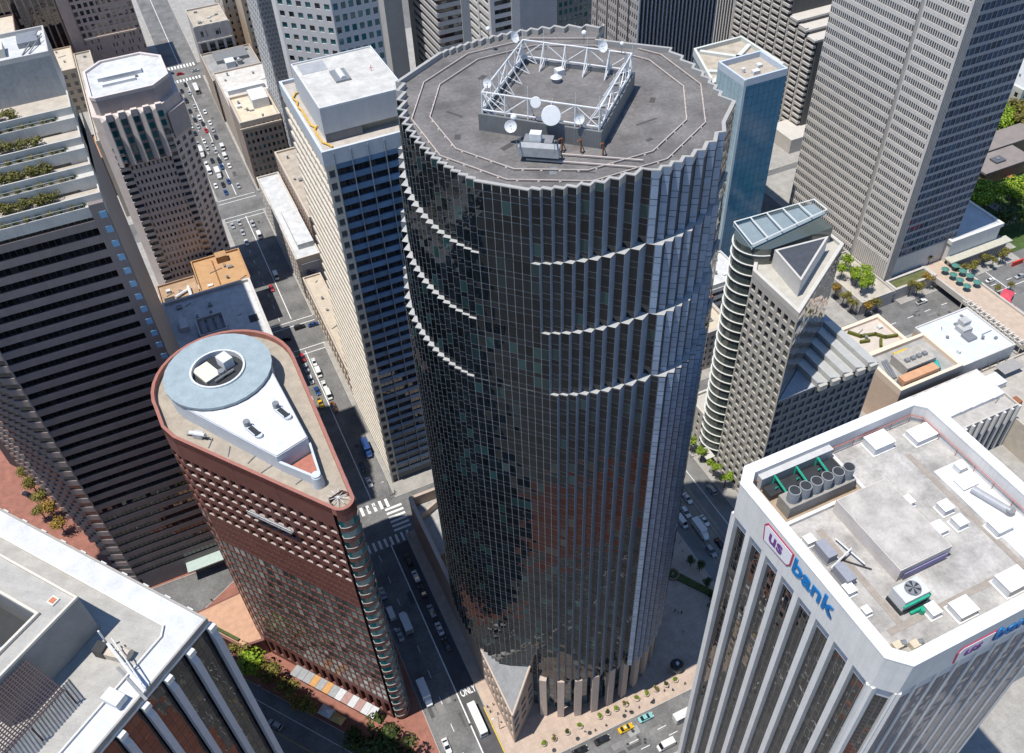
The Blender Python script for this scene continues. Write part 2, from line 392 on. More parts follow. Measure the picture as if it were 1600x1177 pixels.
def mark(par, name, x0, y0, x1, y1, z=0.02, m=PAINT): return sheet(x0, y0, x1, y1, z).build(name, m, par)
for (y0, y1) in ((60, 177), (198, 283), (305, 391), (412, 550), (573, 700)): mark(road_pine, 'lane_line', 26.9, y0, 27.25, y1)
for y in range(100, 176, 9):
    mark(road_pine, 'lane_dash', 22.0, y, 22.18, y+2.6)
for y in list(range(200, 282, 9))+list(range(306, 390, 9))+list(range(413, 548, 9)): mark(road_pine, 'lane_dash', 22.2, y, 22.4, y+2.6)
mark(road_pine, 'bus_lane', 27.3, 97, 32.6, 176, 0.014, mat('bus_lane_tar', (0.085, 0.082, 0.085), 0.9, 0.25, 0.3))
mark(road_pine, 'kerb_paint', 32.4, 96, 32.75, 112, 0.02, YPAINT)
for i in range(7): mark(road_front, 'crosswalk_bar', 17.6+i*2.25, 192.2, 18.6+i*2.25, 196.0, 0.03)
for i in range(9): mark(road_front, 'crosswalk_bar', 17.4+i*2.0, 176.6, 18.2+i*2.0, 180.2, 0.03)
for i in range(6): mark(road_front, 'crosswalk_bar', 30.0, 181.4+i*1.9, 36.0, 182.3+i*1.9, 0.03)
for (yy, rd) in ((303.2, road_battery), (284.2, road_battery), (409.5, road_sansome), (392.6, road_sansome)):
    mark(rd, 'crosswalk_line', 17, yy, 36, yy+0.35, 0.03); mark(rd, 'crosswalk_line', 17, yy-3.2, 36, yy-2.85, 0.03)
for i in range(10):
    mark(road_mont, 'crosswalk_bar', 18+i*1.9, 569, 19+i*1.9, 573.5, 0.03); mark(road_mont, 'crosswalk_bar', 18+i*1.9, 550, 19+i*1.9, 553.5, 0.03)
for x in range(38, 112, 9):
    mark(road_davis, 'lane_dash', x, 84.5, x+2.8, 84.7, 0.03); mark(road_davis, 'lane_dash', x+2, 81.7, x+4.8, 81.9, 0.03)
mark(road_davis, 'road_patch', 66.0, 86.0, 69.4, 88.3, 0.028, mat('patch_concrete', (0.30, 0.30, 0.29), 0.9, 0.15, 1))
MB().cyl(67.6, 87.2, 0.03, 0.036, 0.5, 14).build('manhole_cover', DARK, road_davis)
for x in (120.5, 121.9, 125.6, 127.0): mark(road_cal, 'tram_rail', x, 30, x+0.14, 700, 0.025, DARK)
mark(road_cal, 'tram_bed', 119.2, 30, 128.4, 700, 0.016, mat('tram_bed_concrete', (0.26, 0.235, 0.20), 0.9, 0.2, 0.2))
mark(road_cal, 'lane_line', 131.6, 96, 131.85, 176, 0.025)
for i in range(9): mark(road_front, 'crosswalk_line', 238+i*9, 187, 241+i*9, 187.3, 0.03)
mark(road_front, 'lane_line', 290, 183.0, 330, 183.3, 0.03); mark(road_front, 'lane_line', 306, 178.5, 306.4, 195, 0.03)
for (s0, s1) in ((-20, 60), (70, 200), (210, 330)):
    p = [mk(59.8, s0), mk(60.2, s0), mk(60.2, s1), mk(59.8, s1)]
    MB().face([(*v, 0.03) for v in p]).build('lane_line', mat('faded_yellow', (0.30, 0.25, 0.12), 0.8, 0.2, 1), road_market)
    for off in (55.0, 65.0):
        p = [mk(off, s0), mk(off+0.15, s0), mk(off+0.15, s1), mk(off, s1)]; MB().face([(*v, 0.03) for v in p]).build('lane_line', PAINT, road_market)

RP = random.Random(5); PATCH = [mat('tar_patch', (0.085, 0.083, 0.082), 0.9, 0.25, 0.6), mat('grey_patch', (0.21, 0.205, 0.20), 0.9, 0.2, 0.6)]
for (rd, x0, x1, y0, y1, n) in ((road_pine, 17.5, 32, 100, 175, 8), (road_pine, 17.5, 33, 200, 280, 10), (road_pine, 18, 34, 306, 390, 8), (road_pine, 18, 34, 412, 548, 10), (road_davis, 40, 110, 79, 89, 9), (road_front, 36, 110, 181, 193, 5), (road_front, 240, 330, 181, 193, 8), (road_cal, 129, 136, 95, 178, 6)):
    for i in range(n):
        x = RP.uniform(x0, x1-2); y = RP.uniform(y0, y1-4); w, h = RP.uniform(0.7, 2.2), RP.uniform(1.2, 5.0)
        if rd in (road_davis, road_front): w, h = h, w
        mark(rd, 'road_patch', x, y, min(x+w, x1), min(y+h, y1), 0.0125 if rd is road_pine else 0.0145+0.0005*i if rd is not road_cal else 0.0185+0.0004*i, PATCH[i % 2])
        if i % 3 == 0: MB().cyl(min(x+w+1, x1), y, 0.02, 0.026, 0.42, 12).build('manhole_cover', DARK, rd)
def text_mesh(body, size, extrude, m, name, spacing=1.0):
    cu = bpy.data.curves.new(name, 'FONT'); cu.body = body; cu.size = size; cu.extrude = extrude; cu.space_character = spacing
    cu.offset = size*0.022
    o = bpy.data.objects.new(name, cu); COL.objects.link(o)
    dg = bpy.context.evaluated_depsgraph_get(); me = bpy.data.meshes.new_from_object(o.evaluated_get(dg))
    bpy.data.objects.remove(o); me.name = name; me.materials.clear(); me.materials.append(m); return me
t = put('lettering', text_mesh('ONLY', 1.5, 0.002, PAINT, 'lettering'), road_pine, (28.0, 117.5, 0.02)); t.scale = (1.15, 2.2, 1)

# ================================================================== the dark cylindrical tower with the serrated skin
def tower():
    C = Vector((64.2, 126.2)); PW = 1.48
    cs = lambda d: Vector((math.cos(R(d)), math.sin(R(d))))
    def renv(p):
        a = math.degrees(math.atan2(p.y-C.y, p.x-C.x)); return 27.65+0.7*math.cos(R(4*(a+135)))
    ang = lambda p: math.degrees(math.atan2(p.y-C.y, p.x-C.x))
    def solve(p, dr, dp, w):
        """return of length r along dr, then a pane of width w along dp that ends on the outline"""
        best = None
        for i in range(0, 60):
            r = i*0.05; e = p+cs(dr)*r+cs(dp)*w; er = abs((e-C).length-renv(e))
            if best is None or er < best[0]: best = (er, r, e)
        return best[1], best[2]
    Fc = C+cs(-135)*28.0; F1 = Fc+cs(-45)*PW*3; F0 = Fc-cs(-45)*PW*3
    right = [(F1, None)]; p = F1
    while ang(p) < -86:
        r, e = solve(p, 30, -45, PW); r = max(r, 0.34); a = p+cs(30)*r; e = a+cs(-45)*PW
        right += [(a, 'r'), (e, 'g')]; p = e
    while ang(p) < -50:
        tg = ang(p)+90; dd = max(41, tg+20); a = p+cs(max(-31, tg-52))*1.25; best = None
        for i in range(1, 60):
            e = a+cs(dd)*i*0.05; er = abs((e-C).length-renv(e))
            if best is None or er < best[0]: best = (er, e)
        right += [(a, 'l'), (best[1], 'd')]; p = best[1]
    for i in range(5): p = p+cs(42)*PW; right.append((p, 'g'))
    while ang(p) < 11:
        r, e = solve(p, 112, 45, PW); a = p+cs(112)*max(r, 0.3); e = a+cs(45)*PW
        right += [(a, 'r'), (e, 'g')]; p = e
    left = [(F0, None)]; p = F0
    while True:
        best = None
        for i in range(0, 60):
            r = i*0.05; e = p+cs(45)*r+cs(135)*PW; er = abs((e-C).length-renv(e))
            if best is None or er < best[0]: best = (er, r, e)
        a = p+cs(45)*best[1]; left += [(a, 'r'), (best[2], 'g')]; p = best[2]
        if 0 < ang(p) < 140: break
    while ang(p) > 50:
        best = None
        for i in range(0, 60):
            r = i*0.05; e = p+cs(-55)*r+cs(32)*PW; er = abs((e-C).length-renv(e)-1.0)
            if best is None or er < best[0]: best = (er, r, e)
        a = p+cs(-55)*best[1]; left += [(a, 'r'), (best[2], 'g')]; p = best[2]
    N1 = Vector((80.4, 142.8)); N2 = Vector((85.0, 147.4))
    TIERS = [(161.6, 175.2), (147.0, 161.6), (132.4, 147.0), (21.5, 132.4)]
    b = Building('cylindrical_tower', 'dark glass cylindrical skyscraper with serrated skin in the middle', 'skyscraper', C.x, C.y)
    skin = mat('tower_mullion', (0.18, 0.19, 0.195), 0.45, 0.08, 0.5)
    rib = mat('tower_rib', (0.19, 0.24, 0.32), 0.5, 0.10, 0.4, streak=0.12)  # pale metal tinted with the blue of skylit shade
    cap = mat('ledge_metal', (0.40, 0.40, 0.39), 0.5, 0.08, 0.8)
    gl = glass('tower_glass', (0.005, 0.008, 0.011), 1.5, 0.012, (0.02, 0.055, 0.055), 0.14, 0.25, tilt=0.05)
    gs = glass('tower_spandrel_glass', (0.006, 0.008, 0.011), 1.5, 0.015, (0.010, 0.014, 0.016), 0.2, 0.25, tilt=0.05)
    lp = mat('tower_light_panel', (0.22, 0.29, 0.40), 0.35, 0.10, 0.4, piece=0.12, spec=0.5)  # skylit shade painted in as a blue base tone
    dkb = mat('tower_gap', (0.025, 0.03, 0.04), 0.4, 0.1, 0.5)
    PM = {'g': skin, 'r': rib, 'l': dkb, 'd': dkb, 'n': rib}
    outline = None
    for k, (z0, z1) in enumerate(TIERS):
        sh = cs(-45)*PW*k
        fd = lambda v: min(1.0, max(0.3, 1.0-(ang(v)+80)/50.0)); rt = [(v+sh*fd(v), t) for v, t in right]; lt = [(v-sh, t) for v, t in left]
        poly = [v for v, t in reversed(lt)]+[v for v, t in rt]+[N1+cs(45)*0.2, N2-sh*0.3]
        kinds = [t for v, t in reversed(lt)][:-1]+['g']+[t for v, t in rt][1:]+['n', 'n', 'n']
        L = len(poly); faces = []
        for i in range(L):
            a, e = poly[i], poly[(i+1) % L]; t = kinds[i]
            faces.append(PM[t].name)
            mid = (a+e)/2; an = ang(mid)
            if t in 'gl' and (an < -10 or an > 150):
                n = max(1, round((e-a).length/PW)) if t == 'g' else 1
                def pick(i_, j_, t=t): return lp if t == 'l' else (gs if j_ % 2 == 0 else gl)
                b.curtain(a, e, z0, z1, n, [1.2, 2.45], skin, pick, 0.15 if t == 'g' else 0.12, wall=False, proud=0.04)
        cwall = b.part('curtain_wall', MB().prism([tuple(v) for v in poly], z0, z1, top=False), skin); names = sorted(set(faces))
        cwall.data.materials.clear()
        for nme in names: cwall.data.materials.append(MATS[nme])
        for i, nme in enumerate(faces): cwall.data.polygons[i].material_index = names.index(nme)
        if k: b.part('ledge', MB().prism([tuple(v) for v in poly], z1-0.3, z1+0.012), cap)
        else: outline = [tuple(v) for v in poly]
        if k == 3: low = [tuple(v) for v in poly]
    b.part('soffit', MB().face([(x, y, 21.5) for x, y in reversed(low)]), rib)
    deckm = mat('tower_roof', (0.165, 0.155, 0.15), 0.9, 0.36, 0.16, fine=0.2, joints=(60, 1.15, 0.80), rot=R(8))
    b.part('roof', MB().prism([((x-C.x)*0.985+C.x, (y-C.y)*0.985+C.y) for x, y in outline], 173.6, 174.35), deckm)
    inn = [((x-C.x)*0.978+C.x, (y-C.y)*0.978+C.y) for x, y in outline]
    b.part('parapet', MB().ring([((x-C.x)*1.001+C.x, (y-C.y)*1.001+C.y) for x, y in outline], inn, 174.0, 175.3), mat('parapet_cap', (0.36, 0.35, 0.33), 0.6, 0.1, 1))
    # lobby: tall glass drum set back behind granite columns
    drum = [(C.x+26.6*math.cos(2*math.pi*i/36), C.y+26.6*math.sin(2*math.pi*i/36)) for i in range(36)]
    b.part('lobby_wall', MB().prism(drum, 0.15, 21.6, top=False), mat('lobby_frame', (0.20, 0.23, 0.25), 0.4, 0.1, 0.5))
    lg = glass('lobby_glass', (0.03, 0.055, 0.065), 1.7, 0.05, (0.16, 0.22, 0.24), 0.4)
    for i in range(16, 36):
        a, e = Vector(drum[i]), Vector(drum[(i+1) % 36]); b.curtain(a, e, 0.3, 21.4, 3, [2.6], DARK, lg, 0.14, wall=False)
    stone = mat('tower_column_granite', (0.50, 0.40, 0.335), 0.65, 0.10, 0.6, streak=0.1)
    me = MB().box(-0.95, -0.75, 0, 0.95, 0.75, 21.3).mesh('column', stone)
    for an in [-125.6+9.45*i for i in range(14)]:
        an = R(an); put('column', me, b.root, (C.x+28.9*math.cos(an), C.y+28.9*math.sin(an), 0.15), an+math.pi/2)
    # roof tracks for the window washing carriage: two twelve-sided rails
    trm = mat('track_paint', (0.46, 0.40, 0.36), 0.7, 0.12, 1)
    for rr in (25.3, 22.2):
        pts = [(C.x+rr*math.cos(R(-90+15+30*i)), C.y+rr*math.sin(R(-90+15+30*i))) for i in range(12)]
        pts = [((x-C.x)+C.x, (y-C.y)+C.y) for x, y in pts]
        q = MB().ring(pts, inset(pts, 0.17), 174.5, 174.68); o = b.part('track', q, trm)
        ft = MB().box(-0.16, -0.12, 0, 0.16, 0.12, 0.16).mesh('track_foot', mat('track_foot_paint', (0.62, 0.56, 0.50), 0.7, 0.1, 1))
        for i in range(12):
            a, e = Vector(pts[i]), Vector(pts[(i+1) % 12])
            for t in (0.12, 0.37, 0.62, 0.87):
                v = a.lerp(e, t); put('track_foot', ft, o, (v.x, v.y, 174.35), math.atan2(e.y-a.y, e.x-a.x)+0.6)
    for (x0, y0, x1, y1) in ((53.2, 113.6, 67.2, 103.2), (51.4, 112.2, 65.4, 101.9)):
        d = Vector((x1-x0, y1-y0)); nn = Vector((-d.y, d.x)).normalized()*0.14
        b.part('track', MB().prism([(x0-nn.x, y0-nn.y), (x1-nn.x, y1-nn.y), (x1+nn.x, y1+nn.y), (x0+nn.x, y0+nn.y)][::1], 174.5, 174.75), trm)
    pm1 = mat('roof_patch_dark', (0.075, 0.07, 0.07), 0.9, 0.2, 0.8); pm2 = mat('roof_patch_blue', (0.17, 0.19, 0.20), 0.8, 0.2, 0.8)
    for (x, y, lx, ly, a, m_) in ((50.5, 117.4, 2.4, 1.0, 20, pm1), (44.6, 124.0, 1.6, 1.0, 60, pm1), (53.8, 107.6, 2.2, 1.1, 62, pm2), (56.4, 141.0, 1.8, 1.0, 30, pm1), (78.6, 119.2, 1.8, 0.9, 50, pm1), (71.5, 108.4, 1.2, 0.7, 10, pm1), (47.0, 131.2, 3.4, 0.5, 120, pm1), (74.0, 113.5, 4.2, 0.4, 5, pm1), (70.6, 146.0, 2.2, 0.7, 160, pm1), (58.0, 104.8, 3.0, 0.35, -30, pm1)):
        b.part('roof_patch', MB().obox(x, y, 174.35, 174.37, lx, ly, R(a)), m_)
    # square mechanical penthouse turned 45 degrees, with lattice frames leaning over its edge
    PC = Vector((63.3, 124.3)); hw = 10.4; RZ = R(-45)
    cr = [PC+cs(-135+90*i)*0 + Vector((math.cos(R(-90+90*i)), math.sin(R(-90+90*i))))*hw*math.sqrt(2) for i in range(4)]
    pw = mat('penthouse_louver', (0.17, 0.175, 0.18), 0.6, 0.1, 0.6, joints=(0.5, 50, 0.8), rot=R(45))
    pent = b.part('penthouse', MB().ring([tuple(v) for v in cr], inset([tuple(v) for v in cr], 0.5), 174.35, 177.3), pw)
    b.part('penthouse_deck', MB().prism(inset([tuple(v) for v in cr], 0.45), 176.0, 176.7), deckm, pent)
    fr = mat('antenna_frame_paint', (0.66, 0.67, 0.68), 0.45, 0.08, 1)
    for s in range(4):
        a, e = cr[s], cr[(s+1) % 4]; d = (e-a).normalized(); nn = Vector((-d.y, d.x)); q = MB(); n = 5; L = (e-a).length
        P = [a+d*(0.6+(L-1.2)*i/n)+nn*0.5 for i in range(n+1)]
        top = [(v.x+nn.x*0.15, v.y+nn.y*0.15, 180.9) for v in P]; low_ = [(v.x, v.y, 177.9) for v in P]; foot = [(v.x+nn.x*2.7, v.y+nn.y*2.7, 176.75) for v in P]
        for i in range(n+1):
            q.tube(low_[i], top[i], 0.13); q.tube(top[i], foot[i], 0.11); q.tube(low_[i], foot[i], 0.08); q.tube((low_[i][0], low_[i][1], 176.7), low_[i], 0.13)
            if i % 2 == 0: q.tube(top[i], (top[i][0], top[i][1], 183.0), 0.04)
            if i < n:
                q.tube(top[i], top[i+1], 0.13); q.tube(low_[i], low_[i+1], 0.13)
                if i % 2: q.tube(low_[i], top[i+1], 0.09)
                else: q.tube(top[i], low_[i+1], 0.09)
        b.part('antenna_frame', q, fr, pent)
    b.part('hose', MB().tube((62, 124, 176.75), (60, 121, 176.75), 0.05).tube((60, 121, 176.75), (57.5, 119.6, 176.75), 0.05), mat('hose_tan', (0.5, 0.36, 0.18), 0.7, 0.1, 1), pent)
    # granite podium: wedge shaped lobby roof at the corner and the wall along the side street
    pod = mat('podium_granite', (0.46, 0.365, 0.30), 0.65, 0.12, 0.5, streak=0.12)
    T = (36.2, 98.6); A = (36.2, 120.0); X = (52.6, 112.0)
    slate = mat('wedge_roof_stone', (0.27, 0.275, 0.285), 0.6, 0.15, 0.4, joints=(1.2, 1.2, 0.8))
    w1 = b.part('wedge_roof', MB().face([(*T, 17.6), (44.6, 105.4, 24.2), (44.2, 112.2, 24.2), (*A, 17.6)]), slate)
    b.part('skylight', MB().face([(44.6, 105.4, 24.24), (*X, 31.0), (44.2, 112.2, 24.24)]), glass('skylight_glass', (0.05, 0.07, 0.075), 1.7, 0.05, (0.1, 0.13, 0.14), 0.3), w1)
    q = MB()
    for i in range(5):
        t = i/5; a = Vector((44.6, 105.4, 24.32)).lerp(Vector((*X, 31.08)), t); e = Vector((44.2, 112.2, 24.32)).lerp(Vector((*X, 31.08)), t); q.tube(a, e, 0.06)
    b.part('skylight_bars', q, STEEL, w1)
    cop = mat('podium_coping', (0.56, 0.46, 0.38), 0.6, 0.08, 1)
    b.part('coping', MB().tube((*T, 17.7), (*X, 31.2), 0.28).tube((*X, 31.2), (*A, 17.9), 0.22).tube((*T, 17.7), (*A, 17.8), 0.25), cop, w1)
    b.grid(A, T, 0.15, 17.5, 7, 3, 0.42, 0.55, pod, DARKG, 0.5, mb=2, mt=1.5)
    q2 = Vector(T).lerp(Vector(X), 0.62)
    b.grid(T, tuple(q2), 0.15, 17.4, 3, 3, 0.62, 0.5, pod, BLACKG, 0.6, mb=3.5, mt=1.5)
    b.part('wall', MB().face([(*T, 17.4), (*q2, 17.4), (*q2, 25.6), (*T, 17.6)]), pod)
    # long podium wall with a courtyard behind it
    W0, W1_ = (36.2, 178.0), (36.2, 120.0)
    b.grid(W0, W1_, 0.15, 18.4, 10, 2, 0.25, 0.3, pod, BLACKG, 0.5, mb=3, mt=3)
    b.part('wall', MB().box(36.25, 120.0, 0.15, 37.2, 178, 18.4), pod)
    b.part('coping', MB().box(36.0, 120.2, 18.4, 37.3, 178, 18.75), cop)
    b.part('wall', MB().prism([(36.4, 177.8), (51.2, 177.8), (51.2, 178.8), (36.4, 178.8)][::1], 0.15, 18.4), pod)
    b.part('terrace', MB().prism([(37.3, 156), (51, 160), (51, 177.6), (37.3, 177.6)], 12.0, 14.0), mat('terrace_paving', (0.36, 0.355, 0.34), 0.8, 0.3, 0.5))
    b.part('wall', MB().prism([(37.2, 171), (51.5, 188-11), (51.5, 188-10.2), (37.2, 172)], 14.0, 17.0), pod)
    b.finish()
    return C, cr
TC, PCR = tower()

# ================================================================== flatiron in rose granite
def flatiron():
    b = Building('flatiron_building', 'rose granite flatiron building with teardrop plan and rounded glass prow', 'building', -2, 150)
    rose = mat('rose_granite', (0.185, 0.078, 0.064), 0.55, 0.14, 0.4, streak=0.12, fine=0.15)
    rosed = mat('rose_granite_panel', (0.165, 0.07, 0.06), 0.5, 0.14, 0.5, piece=0.15)
    sill = mat('window_sill_stone', (0.38, 0.34, 0.32), 0.6, 0.1, 1)
    M0, M1 = (-18.6, 155.6), (8.0, 120.2)
    arc = [(-3.9+17.2*math.cos(R(a)), 169.5+17.2*math.sin(R(a))) for a in range(0, 196, 10)]
    tip = [(10.5+2.9*math.cos(R(a)), 121.6+2.9*math.sin(R(a))) for a in range(-128, 1, 16)]
    poly = [(13.3, 122.0)]+arc+[(-20.4, 160.0), M0, M1]+tip[:-1]
    b.core(inset(poly, 1.0), 0.15, 97.0, mat('flatiron_inner', (0.05, 0.04, 0.04), 0.8, 0.1, 1))
    gg = [glass('flat_glass_a', (0.11, 0.15, 0.14), 2.0, 0.04, (0.34, 0.40, 0.38), 0.6), glass('flat_glass_b', (0.05, 0.075, 0.07), 2.0, 0.04, (0.16, 0.20, 0.19), 0.4)]  # grey-green reflections put into the pane colours
    dk = glass('flat_dark', (0.006, 0.007, 0.008), 1.6, 0.05, (0.05, 0.05, 0.05), 0.15)
    # market side: plain crown, deep punched windows, plain belt, flush windows below
    b.part('wall', MB().face([(*M0, 93.4), (*M1, 93.4), (*M1, 100), (*M0, 100)]), rose)
    b.grid(M0, M1, 70.6, 93.4, 16, 6, 0.70, 0.58, rose, dk, 0.7, up=0.62)
    u = (Vector(M1)-Vector(M0)); L = u.length; u /= L; n = Vector((u.y, -u.x)); rot = math.atan2(u.y, u.x)
    sm = MB().box(-0.9, 0.02, -0.08, 0.9, 0.4, 0.1).mesh('sill', sill)
    for j in range(6):
        for i in range(16):
            a = L*(i+0.5)/16; z = 70.6+3.8*j+3.8*0.42*0.62
            v = Vector(M0)+u*a; put('sill', sm, b.root, (v.x, v.y, z), rot)
    b.grid(M0, M1, 60.5, 70.6, 32, 4, 0.7, 0.66, rose, rosed, 0.08)
    b.grid(M0, M1, 10.2, 60.5, 22, 14, 0.78, 0.74, rose, gg, 0.14)
    b.grid(M0, M1, 0.15, 10.2, 16, 1, 0.55, 0.6, rose, dk, 0.8)
    # round west end and the pine street side, seen only at the edge
    end = [(-20.4, 160.0)]+[arc[-1-i] for i in range(0, 6)]
    for i, (pa, pb) in enumerate(zip([M0]+end[:-1], end)):
        w = (Vector(pb)-Vector(pa)).length; nc = max(1, round(w/2.7))
        b.part('wall', MB().face([(*pb, 93.4), (*pa, 93.4), (*pa, 100), (*pb, 100)]), rose)
        b.grid(pb, pa, 70.6, 93.4, nc, 6, 0.66, 0.52, rose, dk, 0.8, up=0.62)
        b.grid(pb, pa, 10.2, 70.6, nc, 16, 0.72, 0.70, rose, gg, 0.16)
        b.part('wall', MB().face([(*pb, 0.15), (*pa, 0.15), (*pa, 10.2), (*pb, 10.2)]), rose)
    rest = [arc[i] for i in range(0, len(arc)-5)]
    q = MB()
    for pa, pb in zip([(13.3, 122.0)]+rest[:-1], rest): q.face([(*pa, 0.15), (*pb, 0.15), (*pb, 100), (*pa, 100)])
    b.part('wall', q, rose)
    # prow: curved bay windows between granite rings
    tin = [(10.5+(p[0]-10.5)*0.97, 121.6+(p[1]-121.6)*0.97) for p in tip]
    back = [(11.5, 124.0), (8.2, 123.0)]
    spm = MB().prism(tip+back, 0, 1.45).mesh('spandrel', rose); glm = MB().prism(tin+back, 0, 2.35).mesh('bay_window', TEALG)
    for me_ in (spm, glm):
        for v in me_.vertices: v.co.x -= 10.5; v.co.y -= 121.6
    slat = MB().prism([(10.5+(p[0]-10.5)*1.02, 121.6+(p[1]-121.6)*1.02) for p in tip]+back, 0, 0.06)
    slm = slat.mesh('bay_rail', sill)
    for v in slm.vertices: v.co.x -= 10.5; v.co.y -= 121.6
    for k in range(25):
        z = 1.0+3.8*k
        if z+3.8 > 97: break
        put('spandrel', spm, b.root, (10.5, 121.6, z)); put('bay_window', glm, b.root, (10.5, 121.6, z+1.45)); put('bay_rail', slm, b.root, (10.5, 121.6, z+1.5))
    b.part('wall', MB().prism(tip+back, 96.0, 100.0, top=False), rose)
    # roof
    deck = mat('flatiron_roof', (0.36, 0.315, 0.255), 0.9, 0.2, 0.4, fine=0.15)
    b.part('roof', MB().prism(inset(poly, 0.5), 97.5, 98.6), deck)
    b.part('parapet', MB().ring(poly, inset(poly, 0.75), 98.0, 100.15), mat('rose_coping', (0.33, 0.14, 0.11), 0.6, 0.12, 0.8))
    # teardrop plant room: white roof, pale ring with an open well
    wall = mat('plant_wall', (0.52, 0.56, 0.60), 0.5, 0.08, 0.6)
    wr = mat('plant_roof_white', (0.62, 0.625, 0.63), 0.6, 0.14, 0.5, joints=(1.4, 40, 0.9), rot=R(20))
    tear = [(-4.6+12.2*math.cos(R(a)), 167.8+12.2*math.sin(R(a))) for a in range(-20, 216, 12)]+[(1.2, 136.2), (8.8, 138.6)]
    pr = b.part('plant_room', MB().prism(tear, 98.6, 103.2), wall)
    b.part('plant_roof', MB().prism(inset(tear, 0.15), 103.2, 103.5), wr, pr)
    oc = [(-4.6+12.6*math.cos(R(a)), 167.8+12.6*math.sin(R(a))) for a in range(0, 360, 12)]
    ic = [(-4.6+6.4*math.cos(R(a)), 167.8+6.4*math.sin(R(a))) for a in range(0, 360, 12)]
    b.part('ring_roof', MB().ring(oc, ic, 103.9, 104.6), mat('ring_metal', (0.29, 0.355, 0.385), 0.55, 0.14, 0.4), pr)
    b.part('well_wall', MB().ring([(-4.6+6.45*math.cos(R(a)), 167.8+6.45*math.sin(R(a))) for a in range(0, 360, 12)], [(-4.6+6.0*math.cos(R(a)), 167.8+6.0*math.sin(R(a))) for a in range(0, 360, 12)], 103.55, 105.1), WHITE, pr)
    b.part('well_floor', MB().cyl(-4.6, 167.8, 103.5, 103.62, 6.1, 30), DARK, pr)
    q = MB().obox(-7.2, 168.6, 103.6, 104.3, 4.2, 6.0, 0.4); b.part('well_plant', q, mat('cream_panel', (0.62, 0.59, 0.50), 0.6, 0.1, 1), pr)
    b.part('well_plant', MB().obox(-2.4, 169.6, 103.6, 106.2, 2.6, 3.4, 0.4), WHITE, pr)
    b.part('well_plant', MB().cyl(-4.0, 166.4, 103.6, 105.2, 0.8, 10).tube((-6, 164.5, 104.3), (-1.2, 166.5, 104.3), 0.25), STEEL, pr)
    for (x, y) in ((-1.5, 145.4), (5.7, 147.9)):
        d = R(-68)
        st = [(x+math.cos(d)*t*2.0+math.cos(d+math.pi/2*s)*0.85, y+math.sin(d)*t*2.0+math.sin(d+math.pi/2*s)*0.85) for t, s in ((-1, -1), (1, -1), (1, 1), (-1, 1))]
        b.part('vent_curb', MB().prism(st, 103.5, 104.2).cyl(x+math.cos(d)*2, y+math.sin(d)*2, 103.5, 104.2, 0.85, 14), wall, pr)
        b.part('vent_grille', MB().obox(x+0.15, y-0.4, 104.2, 104.24, 3.4, 1.2, d), DARK, pr)
        b.part('fan', MB().cyl(x-math.cos(d)*2.2, y-math.sin(d)*2.2, 103.5, 105.5, 0.75, 14), STEEL, pr)
    b.part('side_wall', MB().prism([(1.2, 136.0), (7.0, 128.6), (7.4, 129.0), (1.6, 136.5)], 98.6, 101.6), wall, pr)
    b.part('side_wall', MB().prism([(8.6, 138.6), (8.1, 129.0), (8.6, 129.0), (9.1, 138.6)][::1], 98.6, 101.6), wall, pr)
    b.part('red_patch', MB().face([(2.2, 136.3, 98.66), (7.0, 130, 98.66), (8.2, 130, 98.66), (8.4, 138, 98.66)]), mat('red_tile', (0.38, 0.15, 0.11), 0.8, 0.15, 1), pr)
    b.part('stack', MB().cyl(7.6, 128.6, 98.6, 101.8, 1.35, 18, 1.1).cyl(7.6, 128.6, 101.8, 102.3, 0.95, 18), wall)
    q = MB()
    for (x, y, a) in ((-12, 150, 60), (-8.5, 145.5, 70), (-3, 137.5, 20), (3, 131, 20), (-5, 141.5, 35)):
        q.tube((x, y, 98.75), (x+3.0*math.cos(R(a)), y+3.0*math.sin(R(a)), 98.9), 0.09)
    b.part('roof_struts', q, STEEL)
    q = MB()
    for a in range(0, 180, 36): q.tube((10.2-2.4*math.cos(R(a)), 123.0-2.4*math.sin(R(a)), 99.6), (10.2+2.4*math.cos(R(a)), 123.0+2.4*math.sin(R(a)), 99.3), 0.07)
    b.part('roof_outriggers', q, WHITE)
    # base along market street: low brick podium with a long glass canopy, terrace to the west
    pod = [(-20.5, 160.5), M0, (-12.0, 146.8), (-17.2, 143.0), (-31.5, 163.0), (-39, 173.5), (-24, 184), (-20.6, 174)]
    pod = [mk(69.5+2.5, 128-0), ]
    P0, P1, P2, P3 = (-39.5, 174.5), (-26.0, 156.8), (-19.2, 156.2), (-21.0, 176.0)
    lo = b.part('podium', MB().prism([P0, P1, P2, P3], 0.15, 7.8), rose)
    b.part('podium_terrace', MB().prism(inset([P0, P1, P2, P3], 0.7), 7.8, 7.9), mat('terracotta_terrace', (0.50, 0.30, 0.20), 0.8, 0.15, 0.6), lo)
    b.part('planter_box', MB().obox(-31.0, 165.6, 7.9, 8.6, 16, 0.9, math.atan2(P1[1]-P0[1], P1[0]-P0[0])), mat('planter_green', (0.07, 0.09, 0.03), 0.9, 0.4, 1), lo)
    b.grid(P0, P1, 0.16, 7.7, 7, 1, 0.6, 0.5, rose, TEALG, 0.4)
    C0, C1 = Vector((-15.3, 143.4)), Vector((2.4, 119.9)); d = (C1-C0); LL = d.length; d /= LL; nn = Vector((-d.y, d.x))
    cm = [mat('canopy_grey', (0.30, 0.31, 0.32), 0.5, 0.15, 1), mat('canopy_orange', (0.50, 0.27, 0.10), 0.6, 0.15, 1), mat('canopy_rose', (0.36, 0.22, 0.20), 0.6, 0.15, 1), mat('canopy_pale', (0.52, 0.53, 0.54), 0.5, 0.1, 1)]
